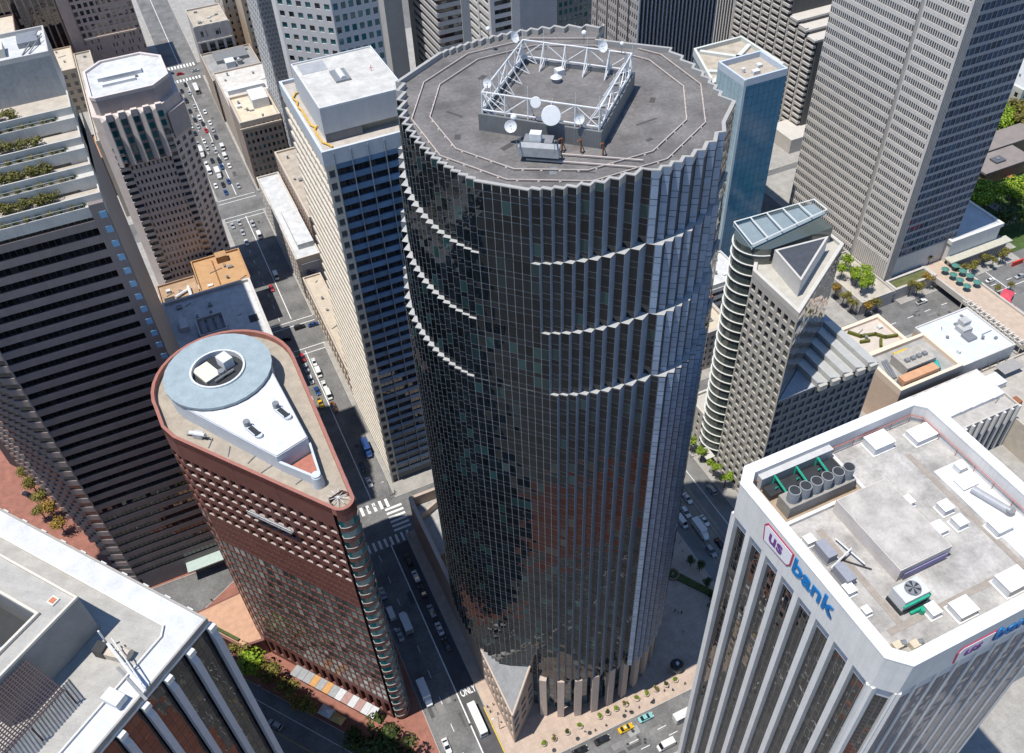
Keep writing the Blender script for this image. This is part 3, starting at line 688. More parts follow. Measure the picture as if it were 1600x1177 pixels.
    seq = [0, 0, 0, 1, 0, 1, 0, 3, 2, 3, 2, 3, 3]
    for i, k in enumerate(seq):
        a = C0+d*(LL*i/13+0.05); e = C0+d*(LL*(i+1)/13-0.05)
        b.part('canopy_panel', MB().prism([(a.x, a.y), (e.x, e.y), (e.x+nn.x*3.4, e.y+nn.y*3.4), (a.x+nn.x*3.4, a.y+nn.y*3.4)], 5.4, 5.7), cm[k])
    b.finish()
flatiron()

# ================================================================== tall banded building with planted terraces, far left
def terraced():
    b = Building('terraced_tower', 'dark banded granite tower with planted terraces stepping back at its top', 'skyscraper', -35, 215)
    gr = mat('brown_granite', (0.245, 0.205, 0.195), 0.5, 0.10, 0.3, joints=(1.5, 60, 0.82), fine=0.08)
    sv = mat('silver_granite', (0.54, 0.52, 0.48), 0.45, 0.10, 0.4, joints=(1.6, 1.6, 0.88))
    gl = glass('terraced_glass', (0.005, 0.006, 0.008), 1.9, 0.02, (0.02, 0.022, 0.025), 0.15, 0.2)
    XR, YF = -15.7, 196.5
    fold = (-51.0, YF)
    steps = []; p = Vector(fold)
    for i in range(11): q = p+Vector((-3.5, 1.6)); steps.append((tuple(p), tuple(q))); p = q+Vector((0.6, 5.2))
    poly = [(XR, YF), (XR, 247), (-90, 275), steps[-1][1], fold]
    b.core(inset(poly, 0.9), 0.15, 137.2, mat('terraced_core', (0.04, 0.04, 0.042), 0.6, 0.1, 1))
    b.bands(fold, (XR-3.3, YF), 6.0, 136.0, 32, 0.50, gr, gl, 23, 0.35, DARK, gap=0.16)
    b.part('pier', MB().box(XR-3.3, YF-0.36, 0.15, XR, YF+1, 138.0), gr)
    cw = MB().box(-0.75, 0, -0.85, 0.75, 0.1, 0.85).mesh('corner_window', mat('sky_glass', (0.22, 0.42, 0.62), 0.2, 0.08, 0.5, spec=0.6))  # reflected sky put into the glass colour
    for k in range(32):
        z = 6+130/32*(k+0.74)
        if z > 30: put('corner_window', cw, b.root, (XR-1.0, YF-0.46, z), 0.0)
    b.part('wall', MB().face([(XR, YF, 0.15), (XR, 247, 0.15), (XR, 247, 138), (XR, YF, 138)]), gr)
    b.part('rear_wing', MB().prism(rect(-62, 247.5, -21.5, 303), 0.15, 134), gr)  # unseen volume added to throw shade on the flat roof beyond
    spm = MB().box(-1.92, -0.35, -1.02, 1.92, 0.3, 1.02).mesh('spandrel', gr)
    for (a, e) in steps:
        a = Vector(a); e = Vector(e); mid = (a+e)/2; u = (a-e).normalized(); rot = math.atan2(u.y, u.x)
        for k in range(32):
            z = 6+130/32*k+1.02
            if pixel(mid.x, mid.y, z)[0] < -60: continue
            put('spandrel', spm, b.root, (mid.x, mid.y, z), rot)
            for t in (-0.25, 0.25): b.pane(mid.x+u.x*t*3.8, mid.y+u.y*t*3.8, z+2.03, rot, 1.8, 2.0, gl)
        b.part('rib', MB().prism([(a.x-0.1, a.y-0.45), (a.x+0.25, a.y-0.45), (a.x+0.25, a.y+0.2), (a.x-0.1, a.y+0.2)], 0.15, 137), mat('rib_granite', (0.30, 0.27, 0.25), 0.5, 0.1, 1))  # paler strip standing in for the sunlit edge of each step
    b.part('lobby', MB().box(-50, YF-0.3, 0.15, XR, YF+0.5, 6.0), gr)
    b.part('entrance_canopy', MB().box(-36, YF-4.5, 5.0, -21, YF-0.4, 5.6), mat('canopy_glass_green', (0.42, 0.50, 0.46), 0.3, 0.1, 1))
    # terraces: planter wall, deck, glass rail
    T = [(139.3, YF, 202.4), (143.4, 202.4, 207.8), (147.6, 207.8, 215.4), (151.5, 215.4, 226.2)]
    z_prev = 136.0
    leaf = leafmat('terrace_leaf', (0.085, 0.10, 0.03), (0.25, 0.2, 0.05))
    for (z, y0, y1) in T:
        dk_ = mat('terrace_deck', (0.46, 0.41, 0.345), 0.85, 0.15, 0.4, joints=(1.2, 1.2, 0.88))
        t = b.part('terrace', MB().prism(rect(-110, y0+1.9, XR+0.02, y1+0.5), z_prev-1.5, z-1.0), dk_)
        b.part('trough', MB().prism(rect(-110, y0, XR-4.0, y0+1.9), z_prev-1.6, z-2.2), mat('trough_soil', (0.14, 0.13, 0.10), 0.9, 0.3, 1.0), t)
        b.part('trough_wall', MB().box(-110, y0-0.22, z-4.4, XR+0.02, y0+0.1, z-1.75), sv, t)
        b.part('trough_end', MB().prism(rect(XR-4.0, y0, XR+0.02, y0+1.9), z_prev-1.6, z-1.8), sv, t)
        b.part('planter_wall', MB().box(-110, y0+1.8, z-3.0, XR+0.02, y0+2.15, z), sv, t)
        b.part('planter_wall', MB().box(XR-0.3, y0+2.1, z-1.4, XR+0.02, y1, z), sv, t)
        q = MB(); rz_ = z-0.85
        q.tube((-60, y0-0.1, rz_), (XR-4.2, y0-0.1, rz_), 0.05, 4)
        for i_ in range(16): q.tube((XR-4.2-2.2*i_, y0-0.1, z-1.75), (XR-4.2-2.2*i_, y0-0.1, rz_), 0.05, 4)
        b.part('rail', q, mat('rail_pale', (0.55, 0.57, 0.58), 0.5, 0.1, 1), t)
        b.part('door', MB().box(XR-7.6, y1+0.1, z-1.0, XR-5.0, y1+0.45, z+1.6), DARK, t)
        b.part('window_strip', MB().box(-110, y1+0.2, z-0.6, XR-9.0, y1+0.46, z+1.2), DARK, t)
        z_prev = z
    top = b.part('plant_room', MB().prism(rect(-112, 226.2, XR-0.5, 242), 148.0, 160.2), mat('plant_room_metal', (0.34, 0.36, 0.38), 0.35, 0.12, 0.15, joints=(1.9, 40, 0.75), metal=0.25))
    pr = rect(-112, 226.2, XR-0.5, 242)
    b.part('plant_parapet', MB().ring(pr, inset(pr, 0.4), 160.2, 161.3), sv, top)
    b.part('plant_roof', MB().prism(inset(pr, 0.38), 160.2, 160.35), WROOF, top)
    b.part('stair_box', MB().box(-40, 230, 160.35, -25.5, 235, 162.3), mat('cream_box', (0.58, 0.54, 0.46), 0.7, 0.1, 1), top)
    b.part('cooling_plant', MB().box(-22.5, 233, 160.35, -18, 239, 161.6).tube((-22, 229, 160.5), (-17.5, 238, 161.8), 0.18).tube((-20.5, 229, 160.5), (-16.8, 236, 161.8), 0.14), STEEL, top)
    b.finish()
    return T, XR
TERR, TXR = terraced()

# ================================================================== office block at the lower left with pale fins
def finned():
    K = Vector((-19.4, 99.4)); b = Building('finned_office_block', 'office block with pale vertical fins and grey flat roof in the lower left corner', 'building', K.x-20, K.y)
    c = lambda s, t: tuple(K+MD*s-MN*t)
    poly = [c(0, 0), c(75, 0), c(75, 46), c(0, 46)]
    b.core(inset(poly, 1.2), 0.15, 108.5, mat('finned_core', (0.02, 0.022, 0.025), 0.5, 0.1, 1))
    fm = mat('fin_white', (0.44, 0.46, 0.50), 0.5, 0.06, 0.4, joints=(40, 3.9, 0.85))
    gl = glass('finned_glass', (0.006, 0.007, 0.009), 1.75, 0.015, (0.02, 0.02, 0.02), 0.1, 0.22)
    P0, P1 = Vector(c(0.9, 44)), Vector(c(0.9, 0.4))
    b.curtain(P0, P1, 0.15, 107.5, 32, [1.3, 2.6], mat('finned_mullion', (0.05, 0.05, 0.05), 0.4, 0.1, 1), gl, 0.07)
    Lh = 5.45; me = MB().prism([(-0.62, -1.0), (0.62, -1.0), (0.62, 0.3), (-0.62, 0.3)], 0, 106.6, ztop=[104.0, 104.0, 106.6, 106.6]).mesh('fin', fm)
    rot = math.atan2(MN.y, MN.x)
    for i in range(9):
        v = K-MN*(0.3+Lh*i); put('fin', me, b.root, (v.x, v.y, 0.15), rot)
    capm = mat('fin_cap', (0.60, 0.60, 0.58), 0.6, 0.08, 1)
    cm = MB().box(-0.68, -1.1, 0, 0.68, 0.3, 1.2).mesh('fin_cap', capm)
    for i in range(9):
        v = K-MN*(0.3+Lh*i); put('fin_cap', cm, b.root, (v.x, v.y, 106.4), rot)
    v = K+MD*75
    for i in range(1, 14): w = K+MD*(5.45*i)+MN*0.3; put('fin_cap', cm, b.root, (w.x-MN.x*0.5, w.y-MN.y*0.5, 106.2), rot+math.pi/2)
    edge = mat('finned_roof_edge', (0.55, 0.56, 0.58), 0.7, 0.14, 0.3, fine=0.1)
    b.part('roof', MB().prism(poly, 107.4, 109.2), edge)
    b.part('parapet', MB().ring(poly, inset(poly, 0.35), 108.0, 109.5), mat('finned_coping', (0.34, 0.32, 0.29), 0.7, 0.1, 1))
    inner = [c(6.0, 5.2), c(75, 5.2), c(75, 46), c(4.2, 46), c(4.2, 12.2), c(4.2, 7.4)]
    inner = [c(5.8, 4.6), c(74, 4.6), c(74, 45), c(4.6, 45), c(4.6, 6.4)]
    mem = mat('finned_roof_membrane', (0.40, 0.385, 0.355), 0.9, 0.16, 0.3, joints=(60, 0.95, 0.88), rot=R(37), fine=0.1)
    b.part('roof_membrane', MB().prism(inner, 109.2, 109.35), mem)
    b.part('roof_kerb', MB().ring(inner, inset(inner, 0.3), 109.2, 109.7), mat('kerb_white', (0.62, 0.61, 0.58), 0.7, 0.08, 1))
    # plant room with an open well
    o = [c(15.6, 10.2), c(62, 10.2), c(62, 30), c(15.6, 30)]
    well = [c(19.5, 15.8), c(40, 15.8), c(40, 27.5), c(19.5, 27.5)]
    pm = mat('finned_plant_wall', (0.26, 0.255, 0.25), 0.7, 0.12, 0.4)
    pl = b.part('plant_room', MB().ring(o, well, 109.3, 119.4), pm)
    b.part('plant_roof', MB().ring(inset(o, 0.1), inset(well, -0.5), 119.4, 119.55), mem, pl)
    b.part('plant_kerb', MB().ring(o, inset(o, 0.4), 119.5, 120.1), mat('kerb_cream', (0.60, 0.55, 0.47), 0.7, 0.08, 1), pl)
    b.part('well_kerb', MB().ring(inset(well, -0.45), well, 119.5, 120.2), mat('kerb_cream', (0.6, 0.55, 0.47)), pl)
    b.part('well_floor', MB().prism(well, 109.3, 111.5), DARK, pl)
    for (s, t) in ((22.5, 19.5), (24.5, 22)):
        v = c(s, t); b.part('tank', MB().cyl(v[0], v[1], 111.5, 113.6, 0.9, 12), mat('tank_blue', (0.12, 0.35, 0.55), 0.4, 0.1, 1), pl)
    b.part('hatch', MB().obox(*c(19.0, 12.6), 119.55, 119.9, 1.5, 1.5, R(37)), mat('hatch_white', (0.66, 0.64, 0.6), 0.6, 0.05, 1), pl)
    b.part('hatch_lid', MB().obox(*c(19.0, 12.6), 119.9, 120.0, 1.0, 1.0, R(37)), mat('hatch_orange', (0.48, 0.17, 0.08), 0.6, 0.1, 1), pl)
    # rust-brown open steel screen in front of the plant room
    lat = mat('screen_brown', (0.07, 0.05, 0.055), 0.7, 0.15, 1)
    q = MB()
    for i in range(18):
        a = c(14.9-i*0.34, 22.0); e = c(14.9-i*0.34, 44.0); q.tube((*a, 118.7-i*0.27), (*e, 118.7-i*0.27), 0.11, 4)
    for i in range(37):
        a = c(15.2, 22.2+i*0.6); e = c(8.9, 22.2+i*0.6); q.tube((*a, 119.0), (*e, 114.0), 0.13, 4)
    for t in (22, 29, 36, 44):
        a = c(8.9, t); q.tube((*a, 109.3), (*a, 114.0), 0.16, 4)
    b.part('steel_screen', q, lat)
    b.finish()
    return K, c
FK, FCC = finned()

# ================================================================== white bank tower on the right
def bank():
    X0, X1, Y0, Y1, CH = 70.8, 112.8, 33.2, 74.2, 2.8
    b = Building('white_bank_tower', 'white bank tower with tall pale piers and bank lettering under its roof edge', 'skyscraper', 92, 54)
    conc = mat('bank_white_stone', (0.66, 0.645, 0.62), 0.6, 0.07, 0.3, streak=0.08, fine=0.05)
    poly = [(X0+CH, Y0), (X1-CH, Y0), (X1, Y0+CH), (X1, Y1-CH), (X1-CH, Y1), (X0+CH, Y1), (X0, Y1-CH), (X0, Y0+CH)]
    b.core(inset(poly, 1.3), 0.15, 122.0, DARK)
    gl = glass('bank_glass', (0.010, 0.010, 0.011), 2.1, 0.015, (0.05, 0.045, 0.04), 0.2, 0.25)
    mu = mat('bank_mullion', (0.20, 0.19, 0.18), 0.5, 0.1, 1)
    pan = mat('bank_head_panel', (0.50, 0.51, 0.55), 0.5, 0.05, 1)
    band = b.part('roof_band', MB().ring(poly, inset(poly, 1.9), 119.4, 128.0), conc)
    b.part('coping', MB().ring(inset(poly, -0.05), inset(poly, 1.95), 128.0, 128.25), mat('coping_white', (0.70, 0.70, 0.69), 0.5, 0.08, 1, joints=(2.6, 2.6, 0.85)), band)
    def face(p0, p1, n, inn=1.0, pf=1.0, gl=gl):
        p0 = Vector(p0); p1 = Vector(p1); u = (p1-p0).normalized(); nn = Vector((u.y, -u.x)); rot = math.atan2(u.y, u.x); L = (p1-p0).length; w = L/n
        a0 = p0-nn*inn; a1 = p1-nn*inn
        b.part('wall', MB().face([(a0.x, a0.y, 0.15), (a1.x, a1.y, 0.15), (a1.x, a1.y, 119.5), (a0.x, a0.y, 119.5)]), mu)
        hp = MB().box(-w*0.36, 0, 0, w*0.36, 0.2, 3.0).mesh('head_panel', pan)
        pier = MB().prism([(-w*0.17, -0.02+0.0), (w*0.17, -0.02), (w*0.11, 0), (-w*0.11, 0)], 0, 1)
        pm_ = MB().prism([(-w*0.15*pf, inn), (-w*0.13*pf, 0.02), (w*0.13*pf, 0.02), (w*0.15*pf, inn)], 0, 119.3).mesh('pier', conc)
        for i in range(n+1):
            v = p0+u*(w*i); put('pier', pm_, b.root, (v.x, v.y, 0.15), rot)
        for i in range(n):
            v = p0+u*(w*(i+0.5))-nn*(inn-0.1); put('head_panel', hp, b.root, (v.x, v.y, 116.4), rot)
        for i in range(n):
            c0 = a0+u*(w*i+w*0.15*pf); c1 = a0+u*(w*(i+1)-w*0.15*pf)
            b.curtain(c0, c1, 0.3, 116.3, 3, [1.25, 1.35, 1.25], mu, gl, 0.11, wall=False, proud=0.06)
    face((X0, Y1-CH), (X0, Y0+CH), 8); face((X0+CH, Y0), (X1-CH, Y0), 9, 0.3, 0.55, glass('bank_blue_glass', (0.012, 0.04, 0.095), 1.8, 0.02, (0.02, 0.06, 0.13), 0.4)); face((X0, Y0+CH), (X0+CH, Y0), 1, 0.7)  # front glass coloured blue to hold the shade and reflection of that side
    # roof deck
    deck = mat('bank_roof', (0.42, 0.40, 0.375), 0.85, 0.38, 0.22, fine=0.16, joints=(2.2, 30, 0.86))
    b.part('roof', MB().prism(inset(poly, 1.8), 122.6, 124.0), deck)
    q = MB(); ip = inset(poly, 2.15)
    for i in range(8):
        a, e = ip[i], ip[(i+1) % 8]; q.tube((*a, 125.8), (*e, 125.8), 0.09)
        n = max(1, int((Vector(a)-Vector(e)).length/4))
        for k in range(n): v = Vector(a).lerp(Vector(e), k/n); q.tube((v.x, v.y, 125.8), (v.x, v.y, 124.0), 0.05)
    b.part('guard_rail', q, mat('rail_red', (0.45, 0.16, 0.13), 0.6, 0.1, 1))
    strip = mat('roof_walk_pads', (0.33, 0.29, 0.25), 0.9, 0.15, 0.5, joints=(1.2, 1.2, 0.8))
    b.part('walk_pads', MB().prism(rect(76.5, 39.6, 110, 40.7), 124.0, 124.05), strip)
    b.part('walk_pads', MB().prism(rect(103.0, 40.7, 104.1, 66), 124.0, 124.06), strip)
    b.part('walk_pads', MB().prism(rect(78.6, 40.7, 79.8, 60), 124.0, 124.06), strip)
    b.part('white_membrane_strip', MB().prism(rect(104.8, 38, 111, 61), 124.0, 124.12), mat('bank_white_strip', (0.68, 0.68, 0.68), 0.8, 0.06, 0.5, joints=(1.8, 1.8, 0.92)))
    pent = b.part('stair_penthouse', MB().prism(rect(83.6, 46.6, 94.0, 62.0), 124.0, 127.2), mat('bank_penthouse', (0.58, 0.53, 0.49), 0.75, 0.12, 0.4))
    b.part('penthouse_roof', MB().prism(rect(83.75, 46.75, 93.85, 61.85), 127.2, 127.3), mat('bank_penthouse_roof', (0.43, 0.405, 0.37), 0.9, 0.28, 0.3), pent)
    # walled bay for the cooling plant in the north-west corner
    b.part('plant_bay', MB().prism([(73.6, 62.6), (91.4, 62.6), (91.4, 72.0), (90.8, 72.0), (90.8, 63.2), (73.6, 63.2)], 124.0, 124.8), conc)
    b.part('plant_bay_floor', MB().prism(rect(73.6, 63.2, 90.8, 72.0), 124.0, 124.06), mat('bay_floor', (0.36, 0.28, 0.20), 0.9, 0.2, 0.5))
    # lettering
    blue = mat('bank_blue', (0.01, 0.16, 0.42), 0.5, 0.03, 1); redm = mat('bank_red', (0.42, 0.05, 0.11), 0.5, 0.03, 1); wl = mat('bank_letter_white', (0.75, 0.75, 0.76), 0.4, 0.02, 1)
    bk = text_mesh('bank', 5.0, 0.10, blue, 'sign_letters', 1.02); us = text_mesh('us', 3.4, 0.06, wl, 'sign_letters', 1.0)
    def sign(p, u, nn, zb):
        rot = math.atan2(u.y, u.x)
        def fr(o, v, z, rx=math.pi/2):
            o.rotation_euler = (rx, 0, rot); og = ORG[b.root.name]; o.location = (v.x-og[0], v.y-og[1], z-og[2])
        fz = MB()
        def shield(k, d0, d1):
            return [(-0.2-k, -0.9-k*0.6), (5.4+k*0.4, -0.3-k), (5.9+k, 0.4), (5.9+k, 3.1+k), (-0.2-k*0.6, 3.1+k), (-0.7-k, 2.4)]
        o = bpy.data.objects.new('sign_shield', MB().prism(shield(0.45, 0, 0), 0, 0.12, bot=True).mesh('sign_shield', redm)); COL.objects.link(o); o.parent = b.root; fr(o, p+nn*0.02, zb)
        o2 = bpy.data.objects.new('sign_shield', MB().prism(shield(0.12, 0, 0), 0, 0.12, bot=True).mesh('sign_shield', wl)); COL.objects.link(o2); o2.parent = b.root; fr(o2, p+nn*0.08, zb)
        us2 = text_mesh('us', 4.1, 0.05, mat('bank_violet', (0.16, 0.06, 0.22), 0.5, 0.02, 1), 'sign_letters', 1.0)
        o3 = bpy.data.objects.new('sign_letters', us2); COL.objects.link(o3); o3.parent = b.root; fr(o3, p+nn*0.24+u*0.45, zb+0.3)
        o4 = bpy.data.objects.new('sign_letters', bk); COL.objects.link(o4); o4.parent = b.root; fr(o4, p+nn*0.14+u*6.6, zb-0.1)
    sign(Vector((X0, 62.7)), Vector((0, -1)), Vector((-1, 0)), 123.6)
    sign(Vector((84.4, Y0)), Vector((1, 0)), Vector((0, -1)), 121.6)
    b.finish()
bank()

# ================================================================== office tower with a white plant room left of the cylinder
def plantroom_tower():
    X0, X1, Y0, Y1, Z = 36.4, 66.0, 201.6, 244.0, 133.0
    b = Building('louvred_office_tower', 'office tower with blue tinted spandrels and a big white plant room on its roof', 'skyscraper', 50, 222)
    b.core(rect(X0+0.9, Y0+0.9, X1, Y1), 0.15, Z-2, DARK)
    sp = mat('blue_spandrel', (0.13, 0.235, 0.38), 0.35, 0.12, 0.4, piece=0.22, spec=0.6)  # blue of the unlit front put into the spandrel colour
    gl = glass('louvre_glass', (0.006, 0.008, 0.011), 1.9, 0.02, (0.03, 0.035, 0.04), 0.2)
    st = mat('louvre_stone', (0.60, 0.55, 0.47), 0.7, 0.12, 0.5, streak=0.15)
    nf = 34
    # front: spandrels in bays between slim steel mullions
    fh = (Z-6.0)/nf
    for k in range(6):
        xa = X0+2.6+4.5*k; xb = min(xa+4.35, X1)
        me = MB().box(0, -0.25, 0, xb-xa, 0.25, fh*0.46).mesh('spandrel', sp)
        for j in range(nf):
            put('spandrel', me, b.root, (xa, Y0, 4+fh*j))
            for i in range(3):
                w = (xb-xa)/3; b.pane(xa+w*(i+0.5), Y0+0.12, 4+fh*j+fh*0.73, 0.0, w-0.1, fh*0.52, gl)
    b.part('wall', MB().face([(X0, Y0+0.3, 0.15), (X1, Y0+0.3, 0.15), (X1, Y0+0.3, Z-1.8), (X0, Y0+0.3, Z-1.8)]), mat('louvre_mullion', (0.10, 0.115, 0.13), 0.5, 0.1, 1))
    for k in range(7): b.part('mullion', MB().box(X0+2.45+4.5*k, Y0-0.75, 4, X0+2.6+4.5*k, Y0+0.2, Z-0.8), mat('louvre_steel', (0.20, 0.24, 0.29), 0.5, 0.1, 1))
    # corner notch with small balconies, then the sunlit side with stone louvres
    for j in range(nf):
        z = 4+fh*j
        b.part('corner_balcony', MB().box(X0+0.1, Y0-0.25, z, X0+2.4, Y0+0.4, z+fh*0.42), st)
    b.part('pier', MB().box(X0-0.1, Y0-0.3, 0.15, X0+0.5, Y0+0.6, Z-1), st); b.part('pier', MB().box(X0+2.1, Y0-0.3, 0.15, X0+2.44, Y0+0.6, Z-1), st)
    n = 22; w = (Y1-Y0)/n
    b.part('wall', MB().face([(X0+0.5, Y1, 0.15), (X0+0.5, Y0, 0.15), (X0+0.5, Y0, Z-1), (X0+0.5, Y1, Z-1)]), DARK)
    lm = MB().box(0, -0.1, 0, 0.3, 0.1, Z-2.2).mesh('louvre', st)
    for i in range(0, n+1, 2): put('louvre', lm, b.root, (X0+0.2, Y0+w*i, 0.15))
    bm = MB().box(-0.35, 0, 0, 0.4, Y1-Y0, fh*0.40).mesh('side_band', st)
    for j in range(nf): put('side_band', bm, b.root, (X0+0.12, Y0, 4+fh*j))
    # roof
    deck = mat('louvre_deck', (0.44, 0.40, 0.35), 0.85, 0.18, 0.4)
    poly = rect(X0-0.3, Y0-0.3, X1, Y1)
    b.roof(poly, Z, deck, 1.0, 0.7, mat('louvre_parapet', (0.52, 0.55, 0.58), 0.6, 0.08, 0.5), base=Z-4.2)
    b.part('gutter_stain', MB().prism(rect(X0+2.8, Y0+0.5, X1, Y0+1.3), Z-1.0, Z-0.96), mat('gutter_orange', (0.50, 0.30, 0.11), 0.9, 0.2, 1))
    PX0, PX1, PY0, PY1, PZ = 38.7, 61.2, 206.4, 233.6, 141.4
    pm = mat('plant_panel_white', (0.52, 0.53, 0.54), 0.5, 0.06, 0.4, joints=(1.6, 30, 0.93))
    p = b.part('plant_room', MB().prism(rect(PX0, PY0, PX1, PY1), Z-1+2.7, PZ), pm)
    b.part('louvre_screen', MB().box(PX0+0.3, PY0+0.3, Z-1, PX0+10, PY0+0.9, Z+1.7), mat('screen_grey', (0.17, 0.175, 0.19), 0.6, 0.1, 1, joints=(0.6, 20, 0.75)), p)
    b.part('plant_wall', MB().box(PX0+10, PY0+2.5, Z-1, PX1-0.3, PY0+3.0, Z+1.7), mat('plant_buff', (0.42, 0.37, 0.29), 0.8, 0.15, 1), p)
    b.part('plant_wall', MB().box(PX0+0.4, PY0+0.9, Z-1, PX0+0.9, PY1-0.4, Z+1.7), pm, p)
    pr = rect(PX0, PY0, PX1, PY1)
    b.part('plant_roof', MB().prism(inset(pr, 0.3), PZ, PZ+0.12), mat('plant_roof_pale', (0.50, 0.485, 0.455), 0.8, 0.2, 0.35), p)
    b.part('plant_coping', MB().ring(pr, inset(pr, 0.3), PZ, PZ+0.5), WHITE, p)
    b.part('roof_hatch', MB().box(40.0, 226.5, PZ+0.1, 47.0, 232.5, PZ+0.2), mat('hatch_grey', (0.33, 0.34, 0.35), 0.7, 0.15, 0.5), p)
    b.part('skylight_kerb', MB().box(46.6, 217.6, PZ+0.1, 50.6, 224.2, PZ+0.7), STEEL, p)
    b.part('skylight_dome', MB().tube((48.8, 218.2, PZ+0.7), (48.8, 223.2, PZ+0.7), 0.8, 12), WHITE, p)
    q = MB().tube((56.8, 220, PZ+0.1), (56.8, 220, PZ+1.6), 0.08).tube((56.2, 220, PZ+1.0), (57.4, 220, PZ+1.0), 0.06); b.part('pipe_stand', q, REDP, p)
    # yellow gas main snaking along the roof edge
    pts = [(39.6, 203.6), (38.9, 205.4), (37.9, 207.0), (37.8, 214), (38.5, 215.2), (37.6, 217), (37.7, 226), (37.0, 228.5), (37.9, 231), (37.2, 233.5), (38.6, 236), (40.6, 236.4)]
    q = MB()
    for a, e in zip(pts[:-1], pts[1:]): q.tube((*a, Z-0.6), (*e, Z-0.6), 0.26, 7)
    q.tube((38.4, 215.2, Z-0.6), (39.8, 215.8, Z-0.2), 0.24, 7)
    b.part('gas_pipe', q, mat('pipe_yellow', (0.62, 0.38, 0.06), 0.5, 0.1, 1))
    b.finish()
plantroom_tower()

def block(name, label, cat, x0, y0, x1, y1, z, wallm, roofm, front=None, left=None, side=None, ph=0.9, pw=0.45, parm=None, group=None, most=120, zb=0.15, back=True):
    """plain rectangular building: front faces -y, left faces -x, side faces +x; each face = (kind, args)"""
    b = Building(name, label, cat, (x0+x1)/2, (y0+y1)/2, 0, group, most)
    ins = 0.6
    b.core(rect(x0+(ins if left else 0.02), y0+(ins if front else 0.02), x1-(ins if side else 0.02), y1-0.02), zb, z-ph-0.3, wallm)
    F = {'front': (front, (x0, y0), (x1, y0)), 'left': (left, (x0, y1), (x0, y0)), 'side': (side, (x1, y0), (x1, y1))}
    for k, (f, p0, p1) in F.items():
        if not f: continue
        kind = f[0]
        if kind == 'grid': b.grid(p0, p1, zb, z-0.3, f[1], f[2], f[3], f[4], wallm if len(f) < 8 else f[7], f[5], f[6] if len(f) > 6 else 0.35, mb=1.0, mt=1.2, ml=0.5, mr=0.5)
        elif kind == 'bands': b.bands(p0, p1, zb, z-0.3, f[1], f[2], f[3], f[4], f[5], 0.35, DARK)
        elif kind == 'piers':
            b.curtain(p0, p1, zb, z-0.3, f[1]*f[6] if len(f) > 6 else f[1], [1.4, 2.2], DARK, f[4], 0.12)
            b.fins(p0, p1, zb, z-0.2, f[1], f[2], f[3], f[5], 'pier')
        elif kind == 'plain': b.part('wall', MB().face([(*p0, zb), (*p1, zb), (*p1, z-0.3), (*p0, z-0.3)]), f[1])
    b.roof(rect(x0, y0, x1, y1), z, roofm, ph, pw, parm or wallm)
    rr = random.Random(int(x0*3+y0)); ar = (x1-x0)*(y1-y0)
    if ar > 150 and z < 100:
        for i in range(min(9, int(ar/70))):
            w, d, h = rr.uniform(0.7, 2.2), rr.uniform(0.7, 2.2), rr.uniform(0.4, 1.5); x = rr.uniform(x0+pw+1, x1-pw-3); y = rr.uniform(y0+pw+1, y1-pw-3); zz = z-ph
            if i % 3 == 2: b.part('roof_pipe', MB().tube((x, y, zz+0.25), (min(x+rr.uniform(1, 6), x1-pw-0.5), y+rr.uniform(0, 1.5), zz+0.25), 0.14, 6), STEEL)
            elif i % 4 == 3: b.part('roof_vent', MB().cyl(x, y, zz, zz+h, 0.45, 10).cyl(x, y, zz+h, zz+h+0.25, 0.6, 10), STEEL)
            else: b.part('roof_unit', MB().box(x, y, zz, x+w, y+d, zz+h), WHITE if i % 2 else STEEL)
    return b

